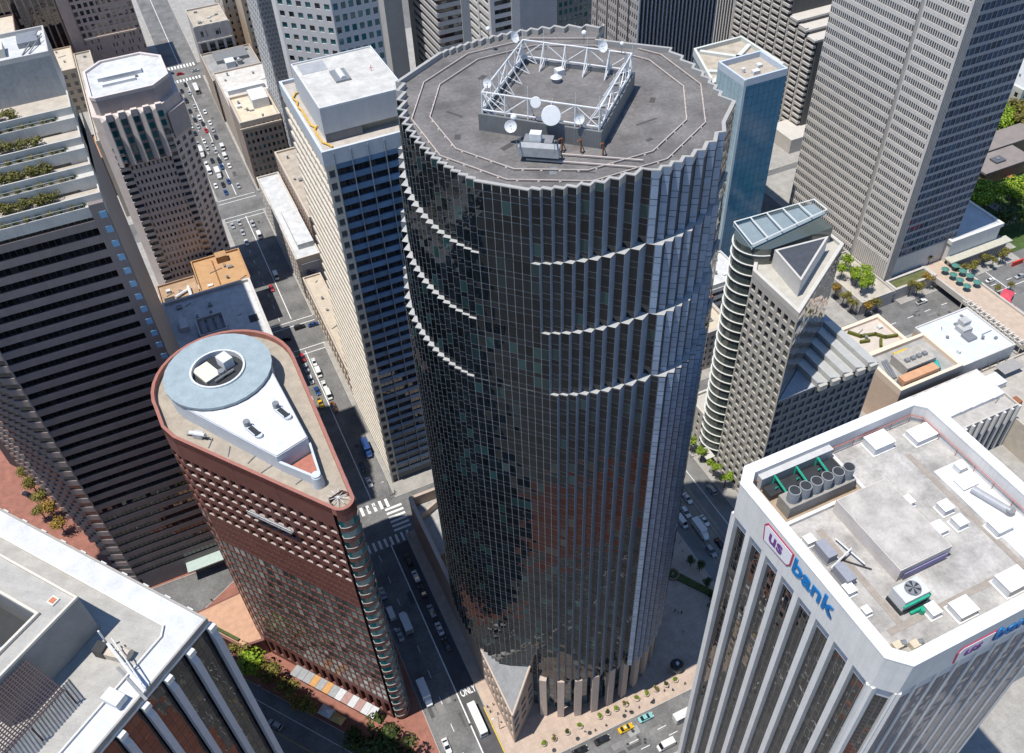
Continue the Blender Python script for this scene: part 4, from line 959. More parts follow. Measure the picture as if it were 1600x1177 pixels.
# ---------------------------------------------------------------- blocks south of the street with the traffic jam
tanm = mat('tan_granite', (0.58, 0.495, 0.45), 0.65, 0.10, 0.3, streak=0.1)
def tan_tower():
    b = Building('octagonal_tan_tower', 'tan granite tower with chamfered corners and a scalloped pale crown', 'skyscraper', -6, 345)
    gl = [DARKG, DARKG, DARKG, WARMG]
    Z = 98.0; X0, X1, Y0, Y1, CH = -19.5, 13.6, 333.0, 368.0, 8.0
    poly = [(X0+3, Y0), (X1-CH, Y0), (X1, Y0+CH), (X1, Y1-CH), (X1-CH, Y1), (X0+CH, Y1), (X0, Y1-CH), (X0, Y0+3)]
    b.core(inset(poly, 1.0), 0.15, 86.0, tanm)
    b.grid((X0+6.5, Y0), (X1-CH-2.6, Y0), 10, 72, 10, 19, 0.46, 0.52, tanm, gl, 0.4)
    b.grid((X1-CH, Y0), (X1, Y0+CH), 10, 80, 3, 22, 0.52, 0.55, tanm, gl, 0.45)
    for (xa, xb) in ((X0+3, X0+6.5), (X1-CH-2.6, X1-CH)):
        nb = 24
        b.bands((xa, Y0), (xb, Y0), 10, 82, nb, 0.45, mat('tan_bay', (0.50, 0.44, 0.40), 0.6, 0.1, 1), BLACKG, 2, 0.5, DARK)
    b.part('wall', MB().face([(X0, Y0+3, 0.15), (X0+3, Y0, 0.15), (X0+3, Y0, 86), (X0, Y0+3, 86)]), tanm)
    b.part('podium', MB().prism(rect(X0-5, Y0-3.2, X1-CH-1, Y0+2), 0.15, 10.2), tanm)
    b.part('podium_cornice', MB().box(X0-5.2, Y0-3.5, 10.2, X1-CH-0.8, Y0+0.2, 10.8), mat('tan_cornice', (0.62, 0.57, 0.53), 0.6, 0.05, 1))
    b.part('wall', MB().prism(inset(poly, 0.5), 72, 92.0), tanm)
    # tall stepped bays near the top: glass slots between pale prisms, scalloped heads
    pale = mat('pale_granite', (0.60, 0.54, 0.50), 0.6, 0.08, 0.4)
    n = 5; w = (X1-CH-X0-3)/n
    for i in range(n):
        xa = X0+3+w*i
        b.part('crown_pier', MB().prism([(xa, Y0-0.25), (xa+w*0.42, Y0-1.3), (xa+w*0.5, Y0-0.25), (xa+w*0.5, Y0+1), (xa, Y0+1)], 72, 92, ztop=[90.5, 91.8, 90.5, 92.5, 92.5]), pale)
        for j in range(5): b.pane(xa+w*0.72, Y0-0.35, 74.2+3.7*j, 0.0, w*0.42, 2.4, TEALG)
        b.part('crown_head', MB().prism([(xa+w*0.48, Y0-0.5), (xa+w*0.98, Y0-0.5), (xa+w*0.98, Y0+1), (xa+w*0.48, Y0+1)], 90.3, 93.0), pale)
    up_ = inset(poly, 2.2)
    b.part('crown', MB().prism(up_, 91.5, Z), mat('crown_mauve', (0.40, 0.355, 0.34), 0.6, 0.08, 0.3, joints=(2.6, 30, 0.85)))
    b.part('crown_coping', MB().ring(inset(up_, -0.15), inset(up_, 0.8), Z-0.3, Z+1.0), pale)
    b.part('roof', MB().prism(inset(up_, 0.75), Z, Z+0.2), WROOF)
    b.part('roof_plant', MB().box(-12, 344, Z+0.2, 0, 346, Z+1.2).box(-13, 349, Z+0.2, 3.0, 353, Z+1.6), WHITE)
    b.part('roof_grilles', MB().box(-11.5, 346.3, Z+0.2, 1.0, 347.8, Z+0.9), STEEL)
    b.part('side_crown', MB().prism([(X1-CH+1, Y0+0.4), (X1+0.3, Y0+CH-1), (X1+0.3, Y0+CH+7), (X1-CH+6, Y0+CH+4)], 78, 88), mat('crown_mauve', (0.4, 0.355, 0.34)))
    b.finish()
tan_tower()

b = block('ochre_roof_building', 'low building with ochre orange roof at the foot of the tan tower', 'building', -4.0, 308.0, 16.2, 330, 25.0, mat('ochre_wall', (0.40, 0.24, 0.12), 0.8, 0.12, 0.5), mat('ochre_roof', (0.46, 0.28, 0.14), 0.85, 0.12, 0.4), side=('grid', 7, 5, 0.5, 0.55, DARKG))
b.part('roof_shed', MB().box(6, 324, 24.1, 10.5, 328, 27.2), mat('ochre_wall', (0.4, 0.24, 0.12))); b.part('roof_pipe', MB().tube((4.2, 309, 24.5), (4.2, 327, 24.5), 0.2), RUST); b.finish()
b = block('ochre_annex', 'brown annex roof with ducts between the ochre roof and the banded tower', 'building', -20, 309, -4.5, 327, 20.0, mat('ochre_annex_wall', (0.34, 0.24, 0.17), 0.8, 0.15, 0.5), mat('ochre_annex_roof', (0.40, 0.27, 0.17), 0.9, 0.25, 0.3))
b.part('duct', MB().tube((-14, 316, 20), (-8, 319, 20), 0.6, 8).tube((-8, 312, 19.7), (-8, 320, 20.4), 0.7, 8), WHITE); b.part('lightwell', MB().box(-18.5, 311, 19.2, -14.5, 318, 19.35), DARK); b.finish()
b = block('shaded_roof_building', 'flat roofed building with pale roof in blue shade behind the rose flatiron', 'building', -19.0, 262, 15.4, 301, 30.0, mat('shaded_bldg_wall', (0.50, 0.46, 0.42), 0.7, 0.12, 0.4), WROOF, side=('grid', 16, 10, 0.5, 0.55, DARKG), ph=1.2, pw=0.9, parm=mat('shaded_parapet', (0.52, 0.50, 0.48), 0.7, 0.1, 0.6))
b.part('plant_pit_wall', MB().ring(rect(-9.1, 273, 1.1, 283.5), rect(-8.7, 273.4, 0.7, 283.1), 28.8, 31.5), WHITE)
for i in range(3): b.part('chiller', MB().box(-7.9+2.8*i, 274.5, 28.8, -6.1+2.8*i, 282, 31.0), STEEL)
b.part('roof_hatch', MB().box(9.6, 275, 28.8, 12.8, 279, 29.1), DARK); b.part('stair_box', MB().box(-15, 281, 28.8, -11.8, 287, 31), WHITE); b.finish()
dw = mat('mauve_brick', (0.38, 0.29, 0.26), 0.8, 0.12, 0.3, streak=0.1)
b = block('mauve_hotel_block', 'mauve brick block with rows of square dark windows beyond the tan tower', 'building', -27.0, 574.9, 12.4, 610, 52.0, dw, BROOF)
b.grid((-21, 574.1), (12.4, 574.1), 27.0, 52, 10, 6, 0.62, 0.62, dw, BLACKG, 0.5)
b.grid((-21, 574.1), (12.4, 574.1), 0.2, 27.0, 18, 6, 0.32, 0.55, dw, BLACKG, 0.4, skip=lambda i, j: (i*7+j*3) % 5 in (1, 2) or i in (5, 6, 7))
b.part('cornice', MB().box(-20, 573.2, 26.2, 10, 574, 27.2), mat('hotel_cornice', (0.52, 0.42, 0.34), 0.7, 0.1, 1)); b.part('pier', MB().box(-27, 573.4, 0.2, -21, 574, 53), mat('hotel_pier', (0.34, 0.265, 0.235), 0.8, 0.1, 0.5)); b.finish()
b = block('brown_ribbed_block', 'brown block with tall paired window bays at the top left corner', 'building', -76, 590, -29, 640, 58, mat('brown_brick', (0.25, 0.18, 0.155), 0.8, 0.15, 0.3), BROOF, front=('piers', 12, 0.9, 0.7, BLACKG, mat('brown_pier', (0.33, 0.25, 0.215), 0.8, 0.12, 0.5), 2)); b.finish()
b = block('small_tan_annex', 'small tan building with cream roof edge left of the mauve hotel block', 'building', -47, 540, -28.5, 572, 26, mat('annex_tan', (0.42, 0.33, 0.24), 0.8, 0.12, 0.4), mat('cream_roof', (0.55, 0.48, 0.38), 0.9, 0.15, 0.4), front=('grid', 4, 5, 0.5, 0.5, BLACKG)); b.finish()
b = block('dark_brick_lodge', 'dark brick building with arched top windows in the top left corner', 'building', -92, 560, -52, 588, 44, mat('dark_brick', (0.16, 0.105, 0.085), 0.8, 0.15, 0.4), mat('cream_roof', (0.55, 0.48, 0.38)), front=('grid', 9, 4, 0.4, 0.6, BLACKG)); b.finish()
b = block('cream_alley_block', 'narrow cream block squeezed behind the planted terraces', 'building', -26, 418, -17.5, 520, 42, mat('cream_wall', (0.50, 0.43, 0.33), 0.8, 0.12, 0.4), BROOF, side=('grid', 14, 9, 0.4, 0.5, DARKG)); b.finish()
b = block('white_service_block', 'low pale roof block with service sheds behind the tan tower', 'building', -16, 470, 13, 545, 16, mat('service_wall', (0.45, 0.42, 0.38), 0.8, 0.12, 0.4), mat('service_roof', (0.50, 0.48, 0.44), 0.85, 0.2, 0.3))
b.part('roof_shed', MB().box(-4, 500, 15.1, 10, 520, 19), WHITE); b.finish()
b = block('terracotta_roof_block', 'low block with terracotta roof and dark end wall behind the tan tower', 'building', -30, 440, -17, 466, 22, mat('dark_plum_wall', (0.12, 0.07, 0.065), 0.8, 0.15, 0.5), mat('terracotta_roof', (0.40, 0.22, 0.13), 0.85, 0.15, 0.5)); b.finish()

# ---------------------------------------------------------------- north side of that street
b = block('buff_office_block', 'buff brick block with cream flat roof on the street corner beyond the banner', 'building', 38.3, 411.5, 58, 440, 37.0, mat('buff_brick', (0.33, 0.265, 0.22), 0.8, 0.12, 0.4), mat('cream_flat_roof', (0.58, 0.50, 0.38), 0.9, 0.15, 0.3), front=('grid', 8, 9, 0.5, 0.52, [DARKG, DARKG, TEALG]), left=('grid', 10, 9, 0.5, 0.52, DARKG), ph=1.2, pw=0.9, parm=mat('buff_cornice', (0.50, 0.43, 0.35), 0.7, 0.1, 0.5), most=160)
b.part('roof_shed', MB().box(48, 424, 35.8, 56, 436, 40.5), WHITE); b.part('cornice', MB().box(37.6, 410.8, 33.0, 58, 411.5, 34.0), mat('buff_cornice', (0.5, 0.43, 0.35))); b.finish()
b = block('pale_terrace_block', 'pale low roof cluttered with ducts behind the cream flat roof', 'building', 38.6, 441, 66, 486, 30, mat('pale_block_wall', (0.50, 0.42, 0.35), 0.8, 0.12, 0.4), mat('pale_block_roof', (0.55, 0.52, 0.47), 0.9, 0.2, 0.3), left=('grid', 14, 7, 0.45, 0.5, DARKG))
b.part('duct', MB().box(44, 448, 29.1, 62, 452, 31), STEEL); b.part('duct', MB().box(41, 458, 29.1, 60, 462, 31.5), WHITE); b.finish()
b = block('grey_roof_club', 'grey flat roof with plant sheds and a tan parapet line along the jammed street', 'building', 37.6, 488, 66, 524, 25, mat('club_wall', (0.46, 0.38, 0.30), 0.8, 0.1, 0.4), GROOF, left=('grid', 12, 6, 0.45, 0.5, DARKG))
b.part('plant_shed', MB().box(44, 508, 24.1, 62, 521, 26.0), STEEL); b.part('plant_shed', MB().box(48, 500, 24.1, 53, 506, 27.5), WHITE); b.part('plant_shed', MB().cyl(56, 503, 24.1, 26.5, 1.6, 12), STEEL); b.finish()
b = block('columned_stone_tower', 'stone tower with a shaded columned front and twin top windows', 'building', 38.8, 526, 58, 552, 40, mat('stone_cream', (0.50, 0.45, 0.40), 0.7, 0.1, 0.4), BROOF, front=('piers', 4, 1.5, 0.8, DARKG, mat('stone_pier', (0.46, 0.43, 0.40), 0.7, 0.08, 0.5)), left=('grid', 10, 9, 0.3, 0.5, DARKG))
b.part('attic', MB().box(38.4, 525.4, 31.0, 58, 526.2, 40.2), mat('stone_cream', (0.5, 0.45, 0.4)))
for x in (42.0, 44.0, 50.5, 52.5): b.pane(x, 525.3, 35.2, 0, 1.6, 3.4, BLACKG)
b.part('cornice', MB().box(38.2, 524.9, 30.4, 58, 525.6, 31.2), mat('stone_cornice', (0.58, 0.53, 0.47), 0.7, 0.1, 1)); b.finish()
b = block('cream_shaft_block', 'tall cream block with paired small windows behind the columned tower', 'building', 60, 548, 84, 590, 62, mat('cream_shaft', (0.52, 0.46, 0.38), 0.8, 0.08, 0.4), BROOF, front=('grid', 6, 14, 0.3, 0.45, BLACKG), left=('grid', 5, 14, 0.3, 0.45, DARKG)); b.finish()
b = block('tan_shaft_block', 'tan block with small windows at the top edge left of the diamond pattern tower', 'building', 67, 520, 80, 546, 60, mat('tan_shaft', (0.46, 0.36, 0.26), 0.8, 0.1, 0.4), BROOF, front=('grid', 4, 14, 0.35, 0.42, BLACKG)); b.finish()
b = Building('banner_building', 'narrow white roofed building with a grey banner hung on its end wall', 'building', 42, 335)
wb = mat('banner_wall', (0.52, 0.47, 0.42), 0.8, 0.1, 0.4)
b.core(rect(37.2, 315.5, 46.6, 386), 0.15, 20.2, wb); b.grid((36.6, 386), (36.6, 315), 0.15, 21.5, 20, 5, 0.45, 0.5, wb, DARKG, 0.3)
b.part('wall', MB().face([(36.6, 315, 0.15), (46.8, 315, 0.15), (46.8, 315, 21.5), (36.6, 315, 21.5)]), wb)
b.part('banner', MB().box(38.2, 314.7, 3.0, 46.0, 314.95, 18.5), mat('banner_grey', (0.33, 0.34, 0.40), 0.7, 0.08, 0.8))
ink = mat('banner_ink', (0.05, 0.05, 0.07), 0.7, 0.05, 1); q = MB()
for i, (xa, xb) in enumerate(((39.4, 41.2), (39.4, 43.6), (39.4, 43.0), (39.4, 43.4), (39.4, 42.2))): q.box(xa, 314.62, 14.8-i*1.1, xb, 314.7, 15.25-i*1.1)
q.prism([(41.0, 314.62), (41.4, 314.62), (41.4, 314.7), (41.0, 314.7)], 5.0, 5.1)
b.part('banner_print', q, ink); b.part('banner_print', MB().tube((41.4, 314.66, 5.2), (44.6, 314.66, 9.8), 0.28, 4), RUST)
b.roof(rect(36.5, 314.9, 47, 386), 21.8, WROOF, 0.8, 0.5, mat('banner_parapet', (0.55, 0.50, 0.43), 0.7, 0.1, 0.5)); b.part('plant_shed', MB().box(39.5, 322, 21.0, 46.5, 350, 23.6), WROOF); b.finish()
b = block('beige_arcade_row', 'long low beige row along the pavement beside the louvred tower', 'building', 36.9, 246.5, 44.6, 312, 14, mat('arcade_wall', (0.55, 0.47, 0.39), 0.8, 0.1, 0.4), mat('arcade_roof', (0.50, 0.43, 0.34), 0.9, 0.15, 0.4), left=('grid', 18, 2, 0.6, 0.7, DARKG), front=('plain', mat('arcade_wall', (0.55, 0.47, 0.39)))); b.finish()
b = block('brown_cornice_block', 'brown cornice topped block behind the banner building', 'building', 48, 330, 70, 390, 30, mat('cornice_brown', (0.34, 0.26, 0.21), 0.8, 0.12, 0.4), mat('cornice_roof', (0.40, 0.35, 0.29), 0.9, 0.22, 0.3), front=('grid', 8, 8, 0.45, 0.55, DARKG), left=('grid', 20, 8, 0.45, 0.55, DARKG), parm=mat('cornice_trim', (0.50, 0.43, 0.35), 0.7, 0.1, 0.5), pw=0.8); b.part('plant_shed', MB().box(54, 350, 29.1, 62, 362, 32), WHITE); b.finish()
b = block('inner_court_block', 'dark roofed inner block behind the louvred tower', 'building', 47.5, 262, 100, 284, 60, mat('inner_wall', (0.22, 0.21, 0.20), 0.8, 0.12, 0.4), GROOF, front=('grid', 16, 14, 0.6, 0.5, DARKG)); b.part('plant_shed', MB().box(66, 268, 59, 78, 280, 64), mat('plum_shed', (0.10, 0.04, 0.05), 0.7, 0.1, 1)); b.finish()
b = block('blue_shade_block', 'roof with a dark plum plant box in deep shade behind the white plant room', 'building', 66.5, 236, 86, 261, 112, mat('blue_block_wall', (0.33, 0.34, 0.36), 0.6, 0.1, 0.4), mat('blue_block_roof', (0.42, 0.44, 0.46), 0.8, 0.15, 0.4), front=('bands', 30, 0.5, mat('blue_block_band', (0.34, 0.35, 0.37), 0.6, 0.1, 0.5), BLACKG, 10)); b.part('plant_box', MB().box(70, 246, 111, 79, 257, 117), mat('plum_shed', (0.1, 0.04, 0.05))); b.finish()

# ================================================================== right hand side: blue glass tower, grey tower, wedge building and low roofs
def blue_tower():
    b = Building('blue_glass_tower', 'slender blue glass tower with open roof right of the cylinder', 'skyscraper', 213, 256)
    X0, X1, Y0, Y1, Z = 203.3, 222.7, 248.3, 265.2, 90.0
    b.core(rect(X0+0.1, Y0+0.1, X1, Y1), 0.15, Z-3.0, mat('blue_tower_frame', (0.02, 0.06, 0.09), 0.4, 0.1, 1))
    fr = mat('blue_front_glass', (0.025, 0.17, 0.29), 0.12, 0.10, 0.25, piece=0.08, spec=0.6); lf = mat('blue_side_glass', (0.34, 0.46, 0.50), 0.2, 0.08, 0.3, piece=0.07, spec=0.6)  # deep front and pale side: shade and sun put into the glass colours
    b.curtain((X0, Y0), (X1, Y0), 6, Z, 8, [3.65], MATS['blue_tower_frame'], fr, 0.09, wall=False)
    b.curtain((X0, Y1), (X0, Y0), 6, Z, 7, [3.65], MATS['blue_tower_frame'], lf, 0.09, wall=False)
    b.part('edge_strip', MB().box(X0-0.25, Y0-0.2, 3, X0+0.9, Y0+0.1, Z+0.1), mat('edge_glass', (0.55, 0.64, 0.66), 0.3, 0.05, 1))
    b.part('lobby', MB().box(X0-1.5, Y0-1.2, 0.15, X1+1, Y0+1, 6), mat('lobby_stone', (0.5, 0.48, 0.45), 0.6, 0.1, 1))
    pr = rect(X0, Y0, X1, Y1)
    b.part('parapet', MB().ring(inset(pr, -0.1), inset(pr, 0.7), Z-2.5, Z+0.3), mat('blue_parapet', (0.50, 0.56, 0.62), 0.4, 0.06, 0.5))
    b.part('roof', MB().prism(inset(pr, 0.65), Z-2.6, Z-2.0), mat('blue_roof_deck', (0.40, 0.35, 0.29), 0.85, 0.15, 0.5))
    b.part('roof_plant', MB().box(211, 253, Z-2, 214, 255, Z-0.5).box(216, 257, Z-2, 218, 259, Z-0.8).cyl(209, 257, Z-2, Z-0.2, 0.7, 10), WHITE)
    b.finish(single='glass_panel', rest='glass_panels')
blue_tower()
b = Building('trussed_roof_block', 'block with pale triangular beams across its roof behind the blue tower', 'building', 220, 281)
pr = [(204, 268), (238, 268), (238, 297), (214, 297)]
b.core(inset(pr, 0.4), 0.15, 78, mat('truss_wall', (0.30, 0.36, 0.36), 0.5, 0.1, 0.4)); b.curtain((204, 268), (238, 268), 2, 78, 10, [3.6], DARK, TEALG, 0.12)
b.part('parapet', MB().ring(pr, inset(pr, 1.0), 77, 80.2), mat('truss_white', (0.58, 0.60, 0.56), 0.6, 0.06, 0.6)); b.part('roof', MB().prism(inset(pr, 0.9), 77, 78.4), BROOF)
for (a, e) in (((206, 270), (237, 290)), ((216, 295), (237, 272)), ((208, 279), (225, 269))):
    d = Vector(e)-Vector(a); n = Vector((-d.y, d.x)).normalized()*0.9; b.part('roof_beam', MB().prism([(a[0]-n.x, a[1]-n.y), (e[0]-n.x, e[1]-n.y), (e[0]+n.x, e[1]+n.y), (a[0]+n.x, a[1]+n.y)], 78.4, 79.6), MATS['truss_white'])
b.finish(single='glass_panel', rest='glass_panels')

def grey_tower():
    b = Building('pale_grid_tower', 'tall pale concrete tower with a fine grid of slot windows, upper right', 'skyscraper', 280, 250, most=300)
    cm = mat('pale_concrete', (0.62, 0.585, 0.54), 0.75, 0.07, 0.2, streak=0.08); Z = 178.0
    gl = glass('slot_glass', (0.012, 0.012, 0.012), 1.5, 0.06, (0.06, 0.06, 0.055), 0.3)
    b.core(rect(258.0, 206.6, 293, 224.6), 0.15, Z-1, cm); b.core(rect(260.0, 225.6, 295, 271), 0.15, Z-1, cm)
    b.grid((257.0, 224.6), (257.0, 205.7), 16, Z-1, 17, 41, 0.6, 0.62, cm, gl, 0.5, ml=0.4, mr=0.4)
    b.grid((259.0, 271), (259.0, 228.0), 4, Z-1, 37, 42, 0.6, 0.62, cm, gl, 0.5)
    b.part('recess_wall', MB().face([(259, 228, 4), (261.5, 228, 4), (261.5, 228, Z), (259, 228, Z)]), DARK)
    b.fins((257.6, 224.8), (259.0, 227.7), 4, Z-1, 4, 0.28, 0.5, cm, 'fin')
    b.part('recess', MB().box(259.5, 224.6, 0.15, 263, 228.1, Z-1), DARK)
    b.grid((261.0, 205.7), (293.0, 205.7), 16, Z-1, 13, 41, 0.9, 0.66, mat('pale_concrete_shade', (0.24, 0.26, 0.29), 0.6, 0.07, 0.2), glass('north_glass', (0.014, 0.04, 0.08), 1.4, 0.05, (0.03, 0.06, 0.10), 0.2), 0.25)  # darker concrete and bluer glass carry this face's shade in their colour
    b.fins((257.1, 205.7), (261.0, 205.7), 6, Z-1, 5, 0.22, 0.7, cm, 'fin')
    b.part('base_wall', MB().face([(257, 224.6, 0.15), (257, 205.7, 0.15), (257, 205.7, 16), (257, 224.6, 16)]), cm)
    q = MB()
    for i in range(18): q.box(256.6, 206.2+i*1.05, 7, 257.0, 206.5+i*1.05, 16)
    b.part('base_ribs', q, cm)
    b.part('roof', MB().prism(rect(257, 205.7, 295, 271), Z-1, Z), GROOF); b.finish()
grey_tower()
b = block('tower_podium_terrace', 'stepped concrete podium with planters at the foot of the pale grid tower', 'building', 239.5, 197.5, 256.4, 228, 7.0, mat('podium_conc', (0.48, 0.45, 0.41), 0.8, 0.1, 0.4), mat('podium_paving', (0.46, 0.42, 0.36), 0.85, 0.15, 0.3, joints=(2, 2, 0.85)), front=('plain', mat('podium_conc', (0.48, 0.45, 0.41))))
b.finish()
b = block('podium_wall_block', 'low concrete walls and steps beside the street under the pale grid tower', 'building', 258.0, 198.4, 280, 205.2, 6.0, mat('podium_conc', (0.48, 0.45, 0.41)), mat('podium_grass', (0.12, 0.13, 0.05), 0.9, 0.3, 0.5), front=('plain', mat('podium_conc', (0.48, 0.45, 0.41))), pw=1.0); b.finish()

def wedge_building():
    b = Building('wedge_office_building', 'wedge shaped concrete building with curved glass bay and sloped triangular roof', 'building', 155, 148)
    cm = mat('wedge_concrete', (0.46, 0.44, 0.40), 0.75, 0.08, 0.3, streak=0.1); Z = 88.0
    gl = glass('wedge_glass', (0.02, 0.022, 0.02), 1.7, 0.05, (0.16, 0.15, 0.10), 0.3)
    A, Bp, C = (142.0, 136.0), (142.0, 157.0), (172.6, 155.0); D = (172.6, 166.0)
    poly = [A, C, D, (150, 166), Bp]
    b.core(inset(poly, 0.8), 0.15, Z-1.5, DARK)
    b.grid(Bp, A, 0.15, Z-1.2, 7, 22, 0.60, 0.62, cm, gl, 0.45, mb=1.0, mt=2.2)
    mir = glass('wedge_mirror', (0.10, 0.10, 0.10), 2.6, 0.02, (0.18, 0.17, 0.16), 0.5, 0.3)
    b.curtain(A, C, 52, Z-0.8, 12, [1.9], mat('wedge_mullion', (0.22, 0.22, 0.22), 0.5, 0.1, 1), mir, 0.08)
    pm = mat('wedge_parapet', (0.52, 0.50, 0.46), 0.7, 0.08, 0.5)
    b.roof(poly, Z, mat('wedge_roof', (0.44, 0.42, 0.37), 0.85, 0.15, 0.4), 0.9, 1.0, pm, base=Z-2)
    tr = [(146.5, 142.5), (166.0, 155.2), (148.5, 157.0)]
    p = b.part('penthouse', MB().prism(tr, Z-0.9, Z+4.2), mat('wedge_pent', (0.55, 0.54, 0.52), 0.6, 0.08, 0.5))
    b.part('penthouse_coping', MB().ring(tr, inset(tr, 0.6), Z+4.2, Z+4.9), pm, p); b.part('penthouse_roof', MB().prism(inset(tr, 0.6), Z+4.2, Z+4.35), mat('wedge_dark_roof', (0.06, 0.065, 0.08), 0.7, 0.2, 0.4), p)
    # curved glass bay with pale sunshades, one ring to each storey
    arc = [(151.5+9.6*math.cos(R(a)), 165.2+7.6*math.sin(R(a))) for a in range(110, 256, 10)]
    bay = arc+[(170, 158.2), (170, 172.4)]
    g2 = glass('bay_glass', (0.06, 0.075, 0.07), 1.8, 0.05, (0.22, 0.24, 0.22), 0.4)
    b.part('bay_glass', MB().prism(bay, 0.15, 92.6), g2)
    cen = (151.5, 165.2); big = [(cen[0]+(x-cen[0])*1.045, cen[1]+(y-cen[1])*1.045) for x, y in arc]
    rm = MB().ring(big+[(152.0, 158.0), (152, 172.6)][:0]+[], [(cen[0]+(x-cen[0])*0.99, cen[1]+(y-cen[1])*0.99) for x, y in arc], 0, 0.16)
    rm.f = [f for f in rm.f if not (0 in [i % len(arc) for i in f] and (len(arc)-1) in [i % len(arc) for i in f])]
    me = rm.mesh('sunshade', mat('sunshade_pale', (0.62, 0.63, 0.60), 0.5, 0.06, 1), (150, 165, 0))
    me2 = MB().prism([(cen[0]+(x-cen[0])*1.01, cen[1]+(y-cen[1])*1.01) for x, y in arc], 0, 0.9, top=False).mesh('bay_spandrel', mat('bay_spandrel', (0.12, 0.135, 0.13), 0.5, 0.1, 1))
    for v in me2.vertices: v.co.x -= 150; v.co.y -= 165
    for k in range(24): put('sunshade', me, b.root, (150, 165, 4+3.75*k)); put('bay_spandrel', me2, b.root, (150, 165, 3.0+3.75*k))
    top = [(143.2, 160.5), (172.5, 164.5), (172.5, 170.5), (145.0, 172.0)]
    q = MB()
    for i in range(4):
        a, e = top[i], top[(i+1) % 4]; q.tube((*a, 94.2), (*e, 94.2), 0.22); q.tube((*a, 92.5), (*a, 94.2), 0.15)
    for t in (0.2, 0.4, 0.6, 0.8):
        a = Vector(top[0]).lerp(Vector(top[1]), t); e = Vector(top[3]).lerp(Vector(top[2]), t); q.tube((*a, 94.2), (*e, 94.2), 0.2)
    b.part('roof_frame', q, MATS['sunshade_pale']); b.part('bay_roof', MB().prism(top, 92.5, 92.8), mat('bay_roof_glass', (0.22, 0.27, 0.29), 0.3, 0.1, 0.5))
    # lower wing with shade put into its colours, roof edge of slanted concrete wedges
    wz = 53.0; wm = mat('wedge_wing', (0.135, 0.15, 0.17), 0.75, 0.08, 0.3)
    W = [A, (180.0, 136.0), (180.0, 162.0), C]
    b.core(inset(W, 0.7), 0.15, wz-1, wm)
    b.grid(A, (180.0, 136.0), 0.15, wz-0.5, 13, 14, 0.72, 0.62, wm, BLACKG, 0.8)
    b.part('wing_roof', MB().prism(inset(W, 0.2), wz-0.9, wz), mat('wing_roof_blue', (0.42, 0.44, 0.46), 0.8, 0.1, 0.4))  # blue of the shade mixed into the roof tone
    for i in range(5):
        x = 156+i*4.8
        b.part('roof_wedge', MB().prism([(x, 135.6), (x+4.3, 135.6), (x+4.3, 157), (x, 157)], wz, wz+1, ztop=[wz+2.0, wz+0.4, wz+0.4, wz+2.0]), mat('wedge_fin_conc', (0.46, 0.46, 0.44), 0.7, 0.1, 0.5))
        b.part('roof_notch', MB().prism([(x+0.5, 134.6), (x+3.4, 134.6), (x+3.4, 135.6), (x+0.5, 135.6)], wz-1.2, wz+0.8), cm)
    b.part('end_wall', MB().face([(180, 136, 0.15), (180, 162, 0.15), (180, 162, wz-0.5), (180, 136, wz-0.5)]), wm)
    # low arcaded base with a garden roof towards the cylinder
    b.part('base', MB().prism(rect(143.2, 166.5, 166, 178), 0.15, 15), cm); b.grid((142.5, 178), (142.5, 166.5), 0.15, 15, 4, 4, 0.45, 0.5, cm, DARKG, 0.0+0.3)
    b.part('base_parapet', MB().ring(rect(142.4, 166.4, 166, 178.2), rect(143.2, 167.2, 165.2, 177.4), 15, 16), pm); b.part('canopy', MB().box(138.6, 158, 4.0, 142, 163, 4.4), pm)
    b.finish()
wedge_building()

b = block('cream_corner_block', 'low cream roofed block with dark shaded front beyond the wedge building', 'building', 158, 199.5, 176, 216, 20, mat('cream_corner', (0.46, 0.42, 0.37), 0.8, 0.1, 0.4), mat('cream_corner_roof', (0.54, 0.47, 0.36), 0.9, 0.15, 0.4), front=('grid', 7, 5, 0.55, 0.55, DARKG), left=('grid', 6, 5, 0.5, 0.5, DARKG), ph=1.2, pw=1.2)
b.part('plant_shed', MB().box(163, 206, 18.8, 170, 213, 22), WHITE); b.finish()
b = block('white_side_block', 'white low block with ribbon openings at the foot of the blue tower', 'building', 184, 226, 201, 244, 16, mat('white_side', (0.58, 0.57, 0.54), 0.7, 0.08, 0.4), WROOF, front=('bands', 4, 0.5, mat('white_side_band', (0.58, 0.57, 0.54), 0.7, 0.06, 0.5), DARKG, 8), left=('bands', 4, 0.5, mat('white_side_band', (0.58, 0.57, 0.54)), DARKG, 8)); b.finish()
b = block('red_brick_house', 'small red brick house beside the white low block', 'building', 176.8, 222, 183, 240, 14, mat('red_brick', (0.22, 0.08, 0.06), 0.8, 0.15, 0.5), GROOF, left=('grid', 6, 4, 0.4, 0.5, DARKG)); b.finish()
b = block('yard_block', 'flat concrete yard roof between the cream block and the blue tower', 'building', 178, 198, 201, 220, 5, mat('yard_conc', (0.42, 0.40, 0.36), 0.85, 0.12, 0.4), mat('yard_roof', (0.40, 0.38, 0.345), 0.9, 0.18, 0.3)); b.finish()

